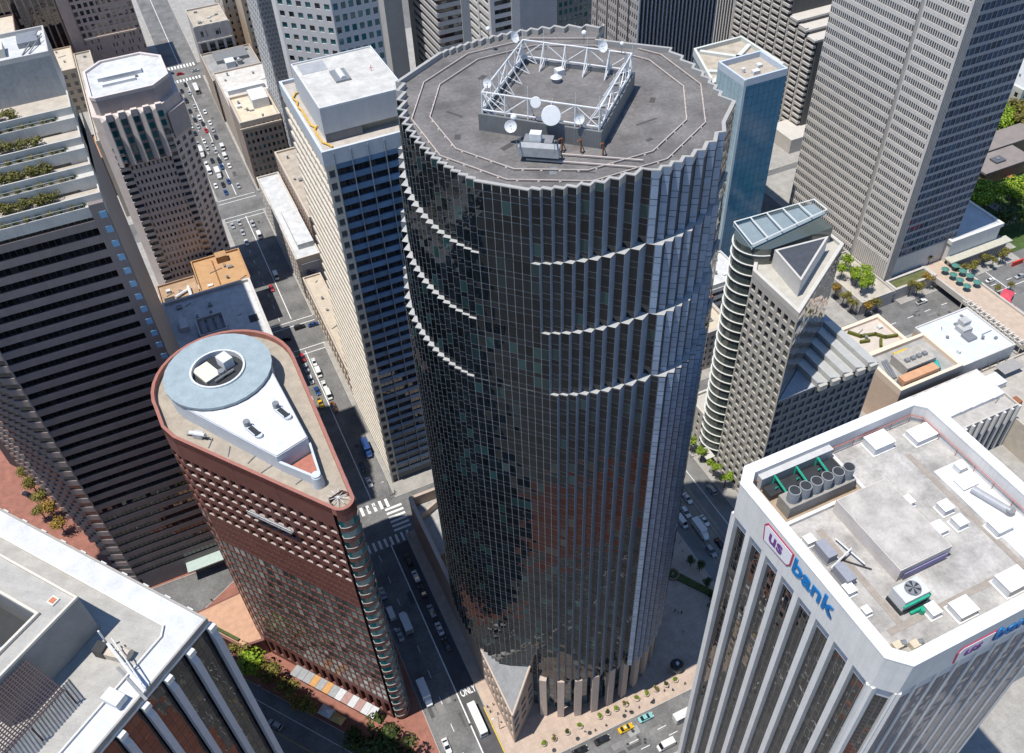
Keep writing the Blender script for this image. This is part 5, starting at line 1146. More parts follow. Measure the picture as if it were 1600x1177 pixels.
# ---------------------------------------------------------------- low roofs behind the bank tower
peach = mat('peach_stucco', (0.62, 0.47, 0.36), 0.8, 0.07, 0.4)
b = block('hedge_roof_building', 'low peach building with clipped curving hedges on its roof terrace', 'building', 208.5, 162.6, 227.6, 179.2, 20, peach, mat('terrace_pale', (0.52, 0.46, 0.40), 0.85, 0.1, 0.4), front=('plain', peach), left=('grid', 6, 4, 0.4, 0.5, DARKG), ph=1.2, pw=1.4, parm=mat('peach_coping', (0.72, 0.58, 0.45), 0.7, 0.04, 0.6))
hm = leafmat('hedge_leaf', (0.11, 0.13, 0.03), (0.3, 0.26, 0.06))
hedge = mat('hedge_green', (0.13, 0.135, 0.025), 0.9, 0.4, 3.0, bump=0.6)
for pts in ([(211.5, 176.5), (214, 172.6), (219.5, 171.2), (221.6, 168.2), (226, 167.0)], [(212.0, 170.2), (215, 169.4)], [(217, 165.2), (219.4, 168.0)]):
    for a, e in zip(pts[:-1], pts[1:]):
        d = Vector(e)-Vector(a); b.part('hedge', MB().obox((a[0]+e[0])/2, (a[1]+e[1])/2, 18.8, 20.0, d.length+0.6, 0.9, math.atan2(d.y, d.x)), hedge)
b.finish()
b = block('plant_roof_building', 'low peach walled building whose roof is crowded with grey and orange plant boxes', 'building', 205.4, 142.6, 233.4, 162.0, 22, peach, mat('plant_deck', (0.34, 0.335, 0.32), 0.9, 0.22, 0.3), left=('plain', peach), front=('plain', peach), ph=1.6, pw=1.2, parm=mat('peach_coping', (0.72, 0.58, 0.45)))
b.part('plant_box', MB().box(212.5, 148.2, 20.4, 225.5, 156, 24.5), mat('plant_grey_box', (0.40, 0.37, 0.33), 0.8, 0.2, 0.5)); b.part('plant_box', MB().box(208, 144.2, 20.4, 223.5, 147.4, 23.6), mat('plant_orange_box', (0.55, 0.30, 0.17), 0.7, 0.12, 0.6))
b.part('tank', MB().tube((224.5, 145.2, 21.6), (226.4, 148.6, 21.6), 1.0, 10), mat('tank_teal', (0.05, 0.36, 0.32), 0.5, 0.1, 1)); b.part('vent', MB().box(216, 157.4, 20.4, 222, 158.6, 21.8), YPAINT)
for i in range(4): b.part('vent', MB().box(214+2.6*i, 150.5, 24.5, 215.6+2.6*i, 152, 25.6), STEEL)
for i in range(3): b.part('duct', MB().tube((207.4+0.9*i, 149, 20.9), (210.4+0.9*i, 157.5, 20.9), 0.38, 6), STEEL)
b.finish()
b = block('white_flat_roof_building', 'low building with broad bluish white flat roof and a grey plant stack', 'building', 234.4, 143.4, 260, 167, 20, mat('white_flat_wall', (0.55, 0.53, 0.50), 0.7, 0.08, 0.4), mat('bluewhite_roof', (0.56, 0.59, 0.64), 0.8, 0.10, 0.25), front=('plain', mat('white_flat_wall', (0.55, 0.53, 0.5))), left=('plain', peach), ph=0.5, pw=0.5)
b.part('plant_stack', MB().box(246, 152, 19.5, 250, 156, 20.6), STEEL); b.part('plant_stack', MB().box(247, 156, 19.5, 251.5, 160, 21.4).box(248.5, 158, 21.4, 252, 161, 23.2), mat('stack_grey', (0.42, 0.42, 0.42), 0.6, 0.15, 1)); b.finish()
b = block('seamed_roof_building', 'low building with white standing seam roof and finned front behind the bank tower', 'building', 196, 120.5, 237, 139.6, 21, mat('seam_wall', (0.50, 0.47, 0.43), 0.8, 0.1, 0.4), mat('seam_deck', (0.42, 0.40, 0.37), 0.9, 0.2, 0.3), front=('piers', 12, 0.9, 0.9, BLACKG, mat('seam_fin', (0.62, 0.61, 0.59), 0.6, 0.05, 0.5), 2), left=('plain', mat('seam_wall', (0.5, 0.47, 0.43))))
for i in range(6): b.part('roof_sheet', MB().prism([(207+4.8*i, 126), (211.6+4.8*i, 126), (211.6+4.8*i, 138.6), (207+4.8*i, 138.6)], 20.1, 21.6, ztop=[21.6, 22.0, 22.0, 21.6]), mat('seam_white', (0.66, 0.66, 0.65), 0.5, 0.04, 0.6, piece=0.06))
b.part('chimney_box', MB().box(203.5, 131, 20.1, 205.5, 133.5, 23), RUST); b.finish()
b = block('cluttered_yard_building', 'low roof yard with pergolas, sheds and a white box at the right edge', 'building', 238, 110, 280, 142.6, 14, mat('yard_wall', (0.50, 0.44, 0.36), 0.8, 0.12, 0.4), mat('yard_deck', (0.40, 0.37, 0.33), 0.9, 0.2, 0.3), left=('plain', mat('yard_wall', (0.5, 0.44, 0.36))), front=('plain', mat('yard_wall', (0.5, 0.44, 0.36))))
b.part('white_box', MB().box(241, 133, 13.1, 247, 138.5, 16), WHITE); b.part('pergola', MB().box(249, 136, 15.8, 258, 141, 16.0), mat('pergola_grey', (0.3, 0.29, 0.28), 0.7, 0.1, 1))
for i in range(5): b.part('shed', MB().box(243+i*4.2, 124-(i % 2)*3, 13.1, 245.4+i*4.2, 127-(i % 2)*3, 15.0), [RUST, WHITE, STEEL, RUST, WHITE][i])
for i in range(6): b.part('post', MB().tube((236.5+i*4, 142.4, 13), (236.5+i*4, 142.4, 17.5), 0.12), STEEL)
b.finish()
b = block('low_ribbed_block', 'low ribbed stone block at the bottom right corner', 'building', 152, 52, 178, 74, 11, mat('ribbed_stone', (0.48, 0.46, 0.43), 0.7, 0.08, 0.4, joints=(0.8, 30, 0.75)), mat('brick_deck', (0.34, 0.19, 0.14), 0.85, 0.15, 0.4)); b.finish()

# ---------------------------------------------------------------- plaza bridge, bank hall, park pavilion, far corner
br = Building('plaza_footbridge', 'raised brick footbridge plaza with concrete sides crossing the street at the right', 'bridge', 285, 180)
br.part('deck', MB().prism(rect(278.5, 150, 292.5, 210), 4.0, 5.0), mat('bridge_paving', (0.48, 0.38, 0.30), 0.85, 0.12, 0.4, joints=(2, 2, 0.85)))
for x in (278.3, 291.9): br.part('side_wall', MB().box(x, 150, 3.4, x+0.8, 210, 5.9), mat('podium_conc', (0.48, 0.45, 0.41)))
for y in (176, 198): br.part('support', MB().box(280, y-0.8, 0, 291, y+0.8, 4.0), mat('podium_conc', (0.48, 0.45, 0.41)))
pm_ = MB().box(0, -0.25, 0, 3.0, 0.25, 0.4).mesh('pergola_beam', mat('pergola_pale', (0.60, 0.56, 0.50), 0.7, 0.05, 1))
for i in range(12): put('pergola_beam', pm_, br.root, (275.5, 151.5+i*2.4, 7.4))
br.part('pergola_frame', MB().tube((275.8, 150, 7.2), (275.8, 180, 7.2), 0.2).tube((278.3, 150, 7.2), (278.3, 180, 7.2), 0.2).tube((275.8, 150, 0.1), (275.8, 150, 7.2), 0.2).tube((275.8, 165, 0.1), (275.8, 165, 7.2), 0.2).tube((275.8, 180, 0.1), (275.8, 180, 7.2), 0.2), MATS['pergola_pale'])
br.finish()
b = Building('bank_hall', 'low windowless stone hall with deep blue shaded roof and a projecting slatted canopy', 'building', 303, 215)
st = mat('hall_stone', (0.62, 0.60, 0.56), 0.7, 0.06, 0.4)
b.core(rect(289.5, 204, 317.5, 229), 0.15, 15.0, st); b.roof(rect(289, 203.5, 318, 229.5), 16.4, mat('hall_roof', (0.46, 0.47, 0.48), 0.85, 0.12, 0.3), 0.6, 1.2, st)
b.part('roof_box', MB().box(291, 218, 15.8, 305, 228, 19.0), mat('hall_box', (0.30, 0.31, 0.33), 0.7, 0.1, 1)); b.part('canopy', MB().box(288.5, 199.8, 7.4, 323, 204, 8.0), mat('hall_canopy', (0.46, 0.44, 0.36), 0.7, 0.1, 0.6))
sm = MB().box(-0.25, -0.6, 0, 0.25, 0.6, 7.3).mesh('slat', mat('hall_slat', (0.45, 0.43, 0.40), 0.7, 0.08, 0.5))
for i in range(28): put('slat', sm, b.root, (289.5+i*1.2, 202.0, 0.15))
b.finish()
b = Building('park_pavilion', 'flat brown L shaped pavilion roof among the park trees', 'pavilion', 375, 258)
rm_ = mat('pavilion_roof', (0.23, 0.20, 0.185), 0.9, 0.15, 0.2); bw = mat('pavilion_brick', (0.26, 0.16, 0.11), 0.85, 0.15, 0.4)
L1 = [(351.5, 243.5), (382, 243.5), (382, 257.0), (351.5, 257.0)]; L2 = [(357, 258.0), (412, 258.0), (412, 270.5), (357, 270.5)]
b.core(inset(L1, 0.9), 0.1, 7.4, bw); b.core(inset(L2, 0.9), 0.1, 7.4, bw); b.part('roof', MB().prism(L1, 7.4, 8.3), rm_); b.part('roof', MB().prism(L2, 7.5, 8.36), rm_); b.part('rooflight', MB().box(362, 247.5, 8.3, 368, 252, 9.2), mat('rooflight_dark', (0.10, 0.105, 0.12), 0.6, 0.1, 1)); b.part('rooflight', MB().cyl(365, 250, 9.2, 9.6, 0.8, 12), STEEL); b.finish()
gst = mat('gallery_stone', (0.52, 0.50, 0.46), 0.7, 0.08, 0.4)
b = block('stone_gallery', 'white stone hall with green edged roof and tall side pilasters at the right edge', 'building', 412, 283, 470, 330, 18, gst, mat('gallery_roof', (0.42, 0.43, 0.42), 0.7, 0.1, 0.3), front=('grid', 10, 3, 0.4, 0.5, DARKG), left=('grid', 9, 3, 0.4, 0.5, DARKG), ph=1.2, pw=2.0, parm=mat('gallery_coping', (0.56, 0.57, 0.52), 0.6, 0.06, 1)); b.finish()
b = block('white_party_wall_house', 'narrow white walled house beside the stone hall', 'building', 398, 300, 411, 326, 15, mat('party_wall', (0.66, 0.65, 0.63), 0.8, 0.06, 0.4), WROOF, front=('plain', mat('party_wall', (0.66, 0.65, 0.63)))); b.finish()
b = block('maroon_brick_house', 'maroon brick house with flat grey roof behind the park trees', 'building', 378, 298, 397.6, 320, 10.5, mat('maroon_brick', (0.15, 0.045, 0.045), 0.8, 0.15, 0.5), GROOF, front=('grid', 6, 3, 0.45, 0.55, DARKG)); b.finish()
b = block('flat_warehouse', 'long flat grey roofed building at the top right corner', 'building', 440, 335, 540, 400, 22, mat('warehouse_wall', (0.30, 0.32, 0.36), 0.8, 0.1, 0.3), mat('warehouse_roof', (0.33, 0.30, 0.27), 0.9, 0.18, 0.2), front=('plain', mat('warehouse_wall', (0.3, 0.32, 0.36)))); b.finish()
b = block('maroon_roof_shed', 'shed with dark maroon roof beside the stone hall', 'building', 472, 290, 510, 330, 14, mat('maroon_brick', (0.15, 0.045, 0.045)), mat('maroon_roof', (0.14, 0.05, 0.06), 0.8, 0.15, 0.4)); b.finish()

# ================================================================== towers along the top edge of the view
def chamfered():
    b = Building('teal_window_tower', 'white tower with square teal windows on its sunlit chamfered side', 'skyscraper', 74, 345)
    wm = mat('teal_tower_wall', (0.60, 0.58, 0.56), 0.7, 0.05, 0.3); P = [(74, 330), (92, 330), (92, 360), (57, 360), (57, 347)]
    b.core(inset(P, 0.6), 0.15, 139, wm); gl = [TEALG, TEALG, DARKG]
    b.grid((57, 347), (74, 330), 10, 139, 6, 29, 0.55, 0.48, wm, gl, 0.35); b.grid((74, 330), (92, 330), 10, 139, 6, 29, 0.6, 0.55, mat('teal_tower_front', (0.52, 0.52, 0.53), 0.7, 0.05, 0.3), TEALG, 0.3)  # front wall is a cooler, darker copy with its shade painted in
    b.part('roof', MB().prism(P, 138.5, 140), GROOF); b.finish()
chamfered()
b = block('diamond_pattern_tower', 'grey tower clad in small diamond pattern panels at the top edge', 'skyscraper', 58.5, 404, 70, 435, 105, mat('diamond_grey', (0.44, 0.435, 0.42), 0.7, 0.1, 0.4), GROOF, front=('plain', mat('diamond_grey', (0.44, 0.435, 0.42))), left=('grid', 8, 26, 0.4, 0.5, DARKG), most=60)
dm = MB().prism([(-0.75, 0), (0, -1.0), (0.75, 0), (0, 1.0)], 0, 0.2, bot=True)
dm.v = [(x, -z, y) for x, y, z in dm.v]; dme = dm.mesh('diamond_panel', mat('diamond_panel', (0.20, 0.205, 0.20), 0.5, 0.12, 0.5))
for j in range(28):
    for i in range(7): put('diamond_panel', dme, b.root, (59.5+i*1.6+(0.8 if j % 2 else 0), 403.98, 48+j*2.0))
b.finish()
b = block('black_glass_tower', 'black glass slab tower at the top edge right of the teal windows', 'skyscraper', 94, 420, 124, 450, 118, DARK, GROOF, front=('plain', DARK), most=40)
b.curtain((94, 419.9), (124, 419.9), 10, 118, 14, [1.6, 2.2], DARK, glass('black_tower_glass', (0.004, 0.005, 0.008), 1.7, 0.04, (0.012, 0.014, 0.02), 0.1), 0.1, wall=False); b.finish()
gpier = mat('striped_pier', (0.50, 0.49, 0.46), 0.7, 0.06, 0.4); gband = mat('striped_band', (0.46, 0.44, 0.42), 0.7, 0.06, 0.4)
b = block('striped_concrete_tower', 'concrete tower with sloping rows of dark ribbon windows between pale end piers', 'skyscraper', 131, 376, 143, 410, 120, gpier, GROOF, front=('bands', 31, 0.52, gband, BLACKG, 5), left=('bands', 31, 0.52, gband, BLACKG, 14), most=80)
b.part('pier', MB().box(142.2, 375, 0.2, 146, 377.5, 121), gpier); b.part('pier', MB().box(130.4, 409, 0.2, 131.4, 415, 121), gpier); b.finish()
b = block('pale_pier_slab', 'windowless pale concrete slab beside the striped concrete tower', 'building', 113.5, 398, 122, 420, 118, gpier, GROOF, front=('plain', mat('slab_grey', (0.33, 0.33, 0.32), 0.8, 0.06, 0.3)), left=('plain', gpier)); b.finish()
wband = mat('white_band', (0.66, 0.65, 0.64), 0.6, 0.05, 0.4)
b = block('white_striped_tower', 'white tower with bold dark ribbon windows at the top edge', 'skyscraper', 166, 398, 177, 432, 112, wband, GROOF, front=('bands', 26, 0.5, wband, BLACKG, 5), left=('bands', 26, 0.55, wband, BLACKG, 12), most=80)
b.part('pier', MB().box(176.5, 397, 0.2, 181, 399, 112), wband); b.part('pier', MB().box(165.4, 397.2, 0.2, 167.6, 399.6, 112), wband)
for y in (412, 425): b.part('pier', MB().box(165.4, y, 0.2, 166.2, y+1.8, 112), wband)
b.finish()
b = block('blank_blue_slab', 'blank pale blue grey wall slab behind the roof antennas', 'building', 196, 438, 222, 470, 90, mat('blank_slab', (0.46, 0.49, 0.54), 0.6, 0.05, 0.25, joints=(3.2, 30, 0.9)), GROOF, front=('plain', mat('blank_slab', (0.46, 0.49, 0.54)))); b.finish()
b = block('teal_shadow_block', 'shaded block with teal windows right of the blank blue slab', 'building', 222.5, 445, 262, 480, 80, mat('teal_shadow_wall', (0.22, 0.25, 0.27), 0.7, 0.1, 0.4), GROOF, front=('grid', 12, 18, 0.6, 0.6, TEALG), most=60); b.finish()
b = block('granite_pier_tower', 'grey granite tower with a sunlit side of paired piers and a dark blue ribbed front', 'skyscraper', 207, 330, 247, 372, 118, mat('granite_pier_wall', (0.40, 0.37, 0.35), 0.7, 0.08, 0.4), GROOF, front=('piers', 20, 0.55, 0.8, BLACKG, mat('granite_front_pier', (0.30, 0.33, 0.37), 0.6, 0.08, 0.4), 2), left=('grid', 22, 28, 0.45, 0.62, DARKG, 0.5), most=120)  # front piers are a bluer copy of the granite, shade painted in
for i in (3, 8, 13, 18): b.part('slot', MB().box(206.9, 332+i*1.9, 4, 207.0, 333+i*1.9, 117), DARK)
b.finish()
b = block('copper_roof_lodge', 'small building with pale green copper roof between the ribbed towers', 'building', 263, 352, 280, 372, 12, mat('lodge_wall', (0.40, 0.40, 0.38), 0.8, 0.1, 0.4), mat('copper_green', (0.42, 0.50, 0.24), 0.7, 0.08, 0.5), front=('grid', 7, 3, 0.5, 0.5, DARKG)); b.finish()
b = block('white_pinstripe_tower', 'white pinstriped tower with brown glass left of the balcony slabs', 'skyscraper', 319, 396, 332, 450, 112, mat('pinstripe_white', (0.64, 0.62, 0.59), 0.6, 0.05, 0.4), GROOF, left=('piers', 22, 0.75, 0.9, glass('brown_glass', (0.03, 0.02, 0.015), 1.9, 0.03, (0.10, 0.06, 0.04), 0.3), mat('pinstripe_pier', (0.66, 0.64, 0.61), 0.6, 0.05, 0.4), 1), front=('plain', mat('pinstripe_white', (0.64, 0.62, 0.59))), most=60); b.finish()
cmb = mat('balcony_concrete', (0.52, 0.485, 0.44), 0.75, 0.07, 0.3)
b = Building('balcony_slab_tower', 'stepped concrete apartment slabs with rows of balconies behind the pale grid tower', 'apartment tower', 306, 340, most=80)
BX = 300.0
for i in range(9):
    y1 = 384-i*7.0; y0 = y1-6.2; z = 150 if y0 > 341 else 60-(340-y0)*0.35
    b.core(rect(BX+1.6+0.3*i, y0-0.4, 330, y1+0.4), 0.15, z-1, mat('balcony_core', (0.10, 0.095, 0.09), 0.7, 0.1, 1))
    b.part('fin', MB().box(BX+0.2*i, y1-0.6, 0.15, BX+3, y1+0.4, z), cmb)
    bal = MB().box(0, 0, 0, 1.8, y1-y0-0.8, 1.25).mesh('balcony', cmb)
    for k in range(int(z/3.1)):
        put('balcony', bal, b.root, (BX+0.2*i+0.1, y0+0.2, 3+3.1*k))
    b.part('roof', MB().box(BX+0.2*i, y0-0.4, z-1, 330, y1+0.4, z), cmb)
b.part('podium', MB().prism(rect(291, 312, 330, 330), 0.15, 8), cmb)
b.finish()

# ================================================================== things on the roofs
def one(name, label, cat, parts, loc, group=None):
    t = thing(name, label, cat, loc, group)
    for n, mb, m in parts: mb.build(n, m, t)
    return t
# cylinder roof: dishes, globes, washing rig
DISHW = mat('dish_white', (0.70, 0.71, 0.72), 0.45, 0.05, 1)
def dish(label, x, y, z, r, az, el=0.1, drum=0.0, group='dishes on the antenna frames'):
    t = thing('satellite_dish', label, 'dish', (x, y, z), group)
    d = Vector((math.cos(R(az))*math.cos(el), math.sin(R(az))*math.cos(el), math.sin(el))); c = Vector((x, y, z)); a = d.orthogonal().normalized(); e = d.cross(a); q = MB(); n = 20
    prof = [(0.0, -0.30), (0.55, -0.2), (1.0, 0.0)] if not drum else [(0.0, 0.02), (0.98, 0.0), (1.0, -drum), (0.0, -drum)]
    base = len(q.v)
    for (rr, h) in prof:
        for i in range(n):
            th = 2*math.pi*i/n; q.v.append(tuple(c+d*(h*r)+(a*math.cos(th)+e*math.sin(th))*rr*r))
    for k in range(len(prof)-1):
        for i in range(n): q.f.append((k*n+i, k*n+(i+1) % n, (k+1)*n+(i+1) % n, (k+1)*n+i))
    q.build('reflector', DISHW, t)
    if not drum: MB().tube(c-d*0.1*r, c+d*0.7*r, 0.04).build('feed_horn', STEEL, t)
    MB().tube(c-d*0.25*r, c-d*(0.25*r+0.8), 0.09).build('mount', STEEL, t)
dish('largest round drum dish on the front antenna frame', 57.0, 114.6, 179.4, 1.55, -117, 0.35, 0.5)
dish('small drum dish behind the largest drum dish', 55.6, 117.2, 180.8, 0.85, -120, 0.3, 0.6)
dish('small white dish on the front frame right of the largest drum', 60.6, 112.0, 179.2, 0.85, -110, 0.3)
dish('white dish high on the left antenna frame', 51.2, 126.0, 181.2, 0.75, -140, 0.3)
dish('pale mesh dish on the back frame at its left end', 61.6, 137.6, 182.0, 1.0, -60, 0.5)
dish('pale mesh dish on the back frame near its right end', 73.0, 127.0, 182.0, 1.0, -80, 0.5)
dish('cream dish standing in front of the penthouse louvres', 51.5, 118.0, 177.4, 1.0, -125, 0.4)
def globe(label, x, y, z, r):
    t = thing('radome', label, 'radome', (x, y, z), 'radomes on the cylinder roof'); q = MB(); n = 10
    for j in range(7):
        ph = -math.pi/2+math.pi*j/6
        for i in range(n): q.v.append((x+r*math.cos(ph)*math.cos(2*math.pi*i/n), y+r*math.cos(ph)*math.sin(2*math.pi*i/n), z+r*math.sin(ph)))
    for j in range(6):
        for i in range(n): q.f.append((j*n+i, j*n+(i+1) % n, (j+1)*n+(i+1) % n, (j+1)*n+i))
    q.build('dome', DISHW, t); MB().tube((x, y, z-r-1.6), (x, y, z-r*0.8), 0.06).build('mast', STEEL, t)
globe('white globe on a mast at the back rim of the cylinder roof', 61.8, 150.0, 178.6, 0.45)
globe('white globe above the back antenna frame', 71.2, 130.4, 183.4, 0.45)
globe('smaller white globe at the right end of the back antenna frame', 75.4, 124.8, 182.8, 0.35)
globe('white globe low on the front antenna frame beside the left corner', 52.3, 118.4, 178.6, 0.55)
one('roof_vent', 'grey domed vent on the penthouse deck inside the antenna frames', 'vent', [('drum', MB().cyl(65.2, 129.0, 176.7, 177.5, 0.8, 14), STEEL), ('cowl', MB().cyl(65.2, 129.0, 177.5, 178.0, 1.0, 14, 0.3), WHITE)], (65.2, 129, 176.7))
one('vent_box', 'small pale vent box beside the domed vent on the penthouse deck', 'vent', [('box', MB().box(66.2, 130.4, 176.7, 67.6, 131.8, 177.7), WHITE)], (66.9, 131.1, 176.7))
rig = thing('window_washing_rig', 'steel window washing carriage parked in front of the cylinder penthouse', 'maintenance rig', (53.4, 111.8, 174.4))
rd = R(-36)
MB().obox(53.2, 111.2, 175.4, 177.0, 6.4, 1.6, rd).build('gondola', mat('gondola_steel', (0.34, 0.35, 0.36), 0.5, 0.15, 1), rig)
MB().obox(54.4, 113.8, 175.2, 176.6, 4.6, 2.4, rd).build('carriage', STEEL, rig)
MB().obox(53.6, 113.2, 176.6, 178.2, 1.8, 1.4, rd).build('winch', WHITE, rig)
q = MB()
for (dx, dy) in ((-2.4, 1.6), (2.4, -1.8)):
    q.tube((54.4+dx, 113.8+dy, 176.4), (52.2+dx, 110.4+dy, 178.8), 0.14); q.tube((52.2+dx, 110.4+dy, 178.8), (52.2+dx, 110.4+dy, 176.6), 0.05)
    q.tube((54.4+dx, 113.8+dy, 174.4), (54.4+dx, 113.8+dy, 176.4), 0.16)
q.build('jib', STEEL, rig)
for (x, y, l) in ((57.6, 112.0, 'rusty davit post nearest the washing rig'), (60.0, 110.2, 'rusty davit post in the middle of the penthouse front'), (62.6, 107.7, 'rusty davit post at the front corner of the penthouse')):
    one('davit', l, 'davit', [('post', MB().tube((x, y, 174.4), (x, y, 176.6), 0.16).tube((x, y, 176.6), (x-0.9, y-0.6, 177.0), 0.13), RUST), ('stay', MB().tube((x+0.7, y+0.2, 174.4), (x, y, 176.3), 0.09), STEEL)], (x, y, 174.4), 'davits beside the penthouse')

# bank roof: cooling tower bank, fan unit, white boxes
ct = thing('cooling_tower', 'grey cooling plant with a row of round fan stacks on the bank roof', 'cooling tower', (82, 67, 124.0))
MB().box(75.8, 64.0, 124.1, 89.6, 67.2, 127.0).build('casing', mat('cooling_casing', (0.30, 0.28, 0.25), 0.7, 0.15, 0.8), ct)
for i in range(6):
    x = 77.2+2.25*i; o = MB().cyl(x, 65.4, 127.0, 129.6, 1.0, 16, 1.05).build('fan_stack', mat('stack_steel', (0.27, 0.28, 0.29), 0.5, 0.12, 1), ct)
    MB().cyl(x, 65.4, 129.6, 129.63, 0.9, 16).build('stack_mouth', DARK, o)
MB().box(75.4, 68.4, 124.1, 90.2, 70.6, 125.4).build('basin', DARK, ct)
for x in (77.5, 82.0, 86.5):
    MB().tube((x, 66.8, 126.6), (x, 70.6, 127.4), 0.18).tube((x, 70.6, 127.4), (x, 70.6, 124.2), 0.18).tube((x-0.6, 69.2, 126.0), (x+0.6, 69.6, 125.2), 0.15).build('green_pipe', GREEN, ct)
MB().box(75.2, 71.0, 124.1, 90.4, 72.4, 127.2).build('screen_wall', mat('screen_wall', (0.48, 0.48, 0.47), 0.7, 0.08, 0.6), ct)
fu = thing('fan_unit', 'fan cooler with green frame and pipes near the front of the bank roof', 'fan unit', (82.4, 43.2, 124.0))
MB().box(80.2, 41.8, 124.9, 85.0, 44.8, 127.4).build('casing', mat('fan_casing', (0.55, 0.56, 0.55), 0.6, 0.1, 1), fu)
MB().cyl(82.8, 43.3, 127.4, 127.8, 1.25, 20).build('fan_ring', STEEL, fu); fb = MB()
for i in range(6): a = R(60*i); fb.prism([(82.8, 43.3), (82.8+1.15*math.cos(a), 43.3+1.15*math.sin(a)), (82.8+1.15*math.cos(a+0.45), 43.3+1.15*math.sin(a+0.45))], 127.8, 127.83)
fb.build('fan_blades', DARK, fu)
MB().box(80.0, 41.5, 126.2, 85.2, 41.8, 126.6).box(85.0, 41.6, 124.4, 85.3, 45.0, 126.6).tube((81.5, 41.2, 124.4), (84.6, 41.0, 124.9), 0.25).tube((83.2, 40.6, 124.2), (83.2, 40.6, 125.2), 0.4).build('green_frame', GREEN, fu)
MB().box(80.0, 41.6, 124.1, 85.0, 44.9, 124.9).build('stand', DARK, fu)
for (x, y, w, d, h, l) in ((100.1, 70.0, 4.4, 3.2, 1.8, 'large white vent box nearest the far edge of the bank roof'), (108.4, 68.2, 4.6, 3.0, 1.3, 'wide white vent box in the far right corner of the bank roof'), (109.0, 59.4, 1.8, 1.6, 1.3, 'small white vent box at the head of the white membrane strip'),
        (107.7, 56.6, 3.2, 2.4, 0.5, 'flat white cover beside the long grey duct'), (95.4, 57.7, 2.2, 1.7, 1.2, 'white vent box closest to the bank stair penthouse'), (100.3, 53.9, 2.0, 2.0, 1.4, 'square white vent box in the middle of the bank roof'),
        (100.2, 50.6, 1.9, 2.0, 1.4, 'square white vent box one step nearer than the middle one'), (96.1, 51.2, 2.7, 2.2, 1.1, 'white vent box with a side pipe beside the penthouse corner'), (105.5, 47.1, 3.2, 2.6, 1.4, 'white vent box straddling the walk pads'),
        (99.1, 38.4, 4.6, 3.2, 1.8, 'big white vent box beside the sunlit front parapet'), (88.9, 38.2, 3.4, 2.8, 1.4, 'white vent box with a stub duct near the front corner'), (84.6, 40.0, 1.7, 2.0, 1.3, 'white box right beside the green fan cooler'),
        (75.6, 44.4, 1.1, 1.2, 1.0, 'tiny white box against the left parapet of the bank roof'), (75.7, 48.5, 1.6, 1.7, 1.2, 'white box below the grey transformer on the bank roof'), (76.0, 58.7, 1.6, 1.5, 1.1, 'white box at the left parapet above the grey transformers')):
    one('vent_box', l, 'vent box', [('box', MB().box(x-w/2, y-d/2, 124.06, x+w/2, y+d/2, 124+h), WHITE), ('flange', MB().box(x-w/2-0.3, y-d/2-0.3, 124.03, x+w/2+0.3, y+d/2+0.3, 124.16), mat('flange_white', (0.62, 0.62, 0.6), 0.7, 0.1, 1)), ('lid', MB().box(x-w/2-0.08, y-d/2-0.08, 124+h, x+w/2+0.08, y+d/2+0.08, 124.12+h), mat('lid_white', (0.78, 0.78, 0.77), 0.6, 0.04, 1))], (x, y, 124.05), 'white vent boxes on the bank roof')
for (x, y, l) in ((76.8, 55.6, 'grey transformer box farther along the left parapet'), (76.6, 50.8, 'grey transformer box nearer along the left parapet')):
    one('transformer', l, 'transformer', [('case', MB().box(x-0.9, y-1.7, 124.1, x+0.9, y+1.7, 126.0), mat('transformer_grey', (0.27, 0.28, 0.32), 0.6, 0.1, 1)), ('plinth', MB().box(x-1.1, y-1.9, 124.03, x+1.1, y+1.9, 124.2), STEEL)], (x, y, 124.05), 'grey transformers on the bank roof')
one('duct', 'long rounded grey duct on the white membrane strip', 'duct', [('shell', MB().tube((107.4, 54.9, 124.6), (109.4, 48.6, 124.6), 0.75, 12), mat('duct_grey', (0.34, 0.35, 0.37), 0.5, 0.1, 1)), ('end', MB().cyl(109.4, 48.6, 124.05, 125.2, 0.8, 12), STEEL)], (108.4, 51.7, 124.05))
one('crane_arm', 'white folded crane arm beside the transformers on the bank roof', 'crane', [('arm', MB().tube((75.4, 52.6, 125.2), (80.6, 54.0, 125.6), 0.16).tube((80.0, 57.0, 124.8), (81.0, 51.0, 124.8), 0.14), WHITE), ('base', MB().tube((78.6, 53.4, 124.1), (78.6, 53.4, 125.4), 0.3), DARK), ('strut', MB().tube((78.6, 53.4, 124.4), (81.6, 50.0, 124.4), 0.12), DARK)], (78.6, 53.4, 124.05))
for (x, y, l) in ((78.4, 36.8, 'cream pump with round motor nearest the chamfered corner'), (76.0, 37.8, 'cream pump with round motor left of the other pump')):
    one('pump', l, 'pump', [('body', MB().box(x-0.8, y-0.6, 124.1, x+0.6, y+0.6, 125.0), mat('pump_cream', (0.55, 0.48, 0.36), 0.7, 0.1, 1)), ('motor', MB().tube((x+0.5, y, 124.7), (x+1.3, y-0.2, 124.7), 0.5, 12), STEEL)], (x, y, 124.05), 'pumps on the bank roof')
one('banner', 'violet strip banner along the penthouse foot on the bank roof', 'banner', [('sheet', MB().box(84.6, 46.35, 124.4, 93.4, 46.5, 125.9), mat('violet_strip', (0.25, 0.22, 0.38), 0.6, 0.1, 1))], (89, 46.4, 124.05))

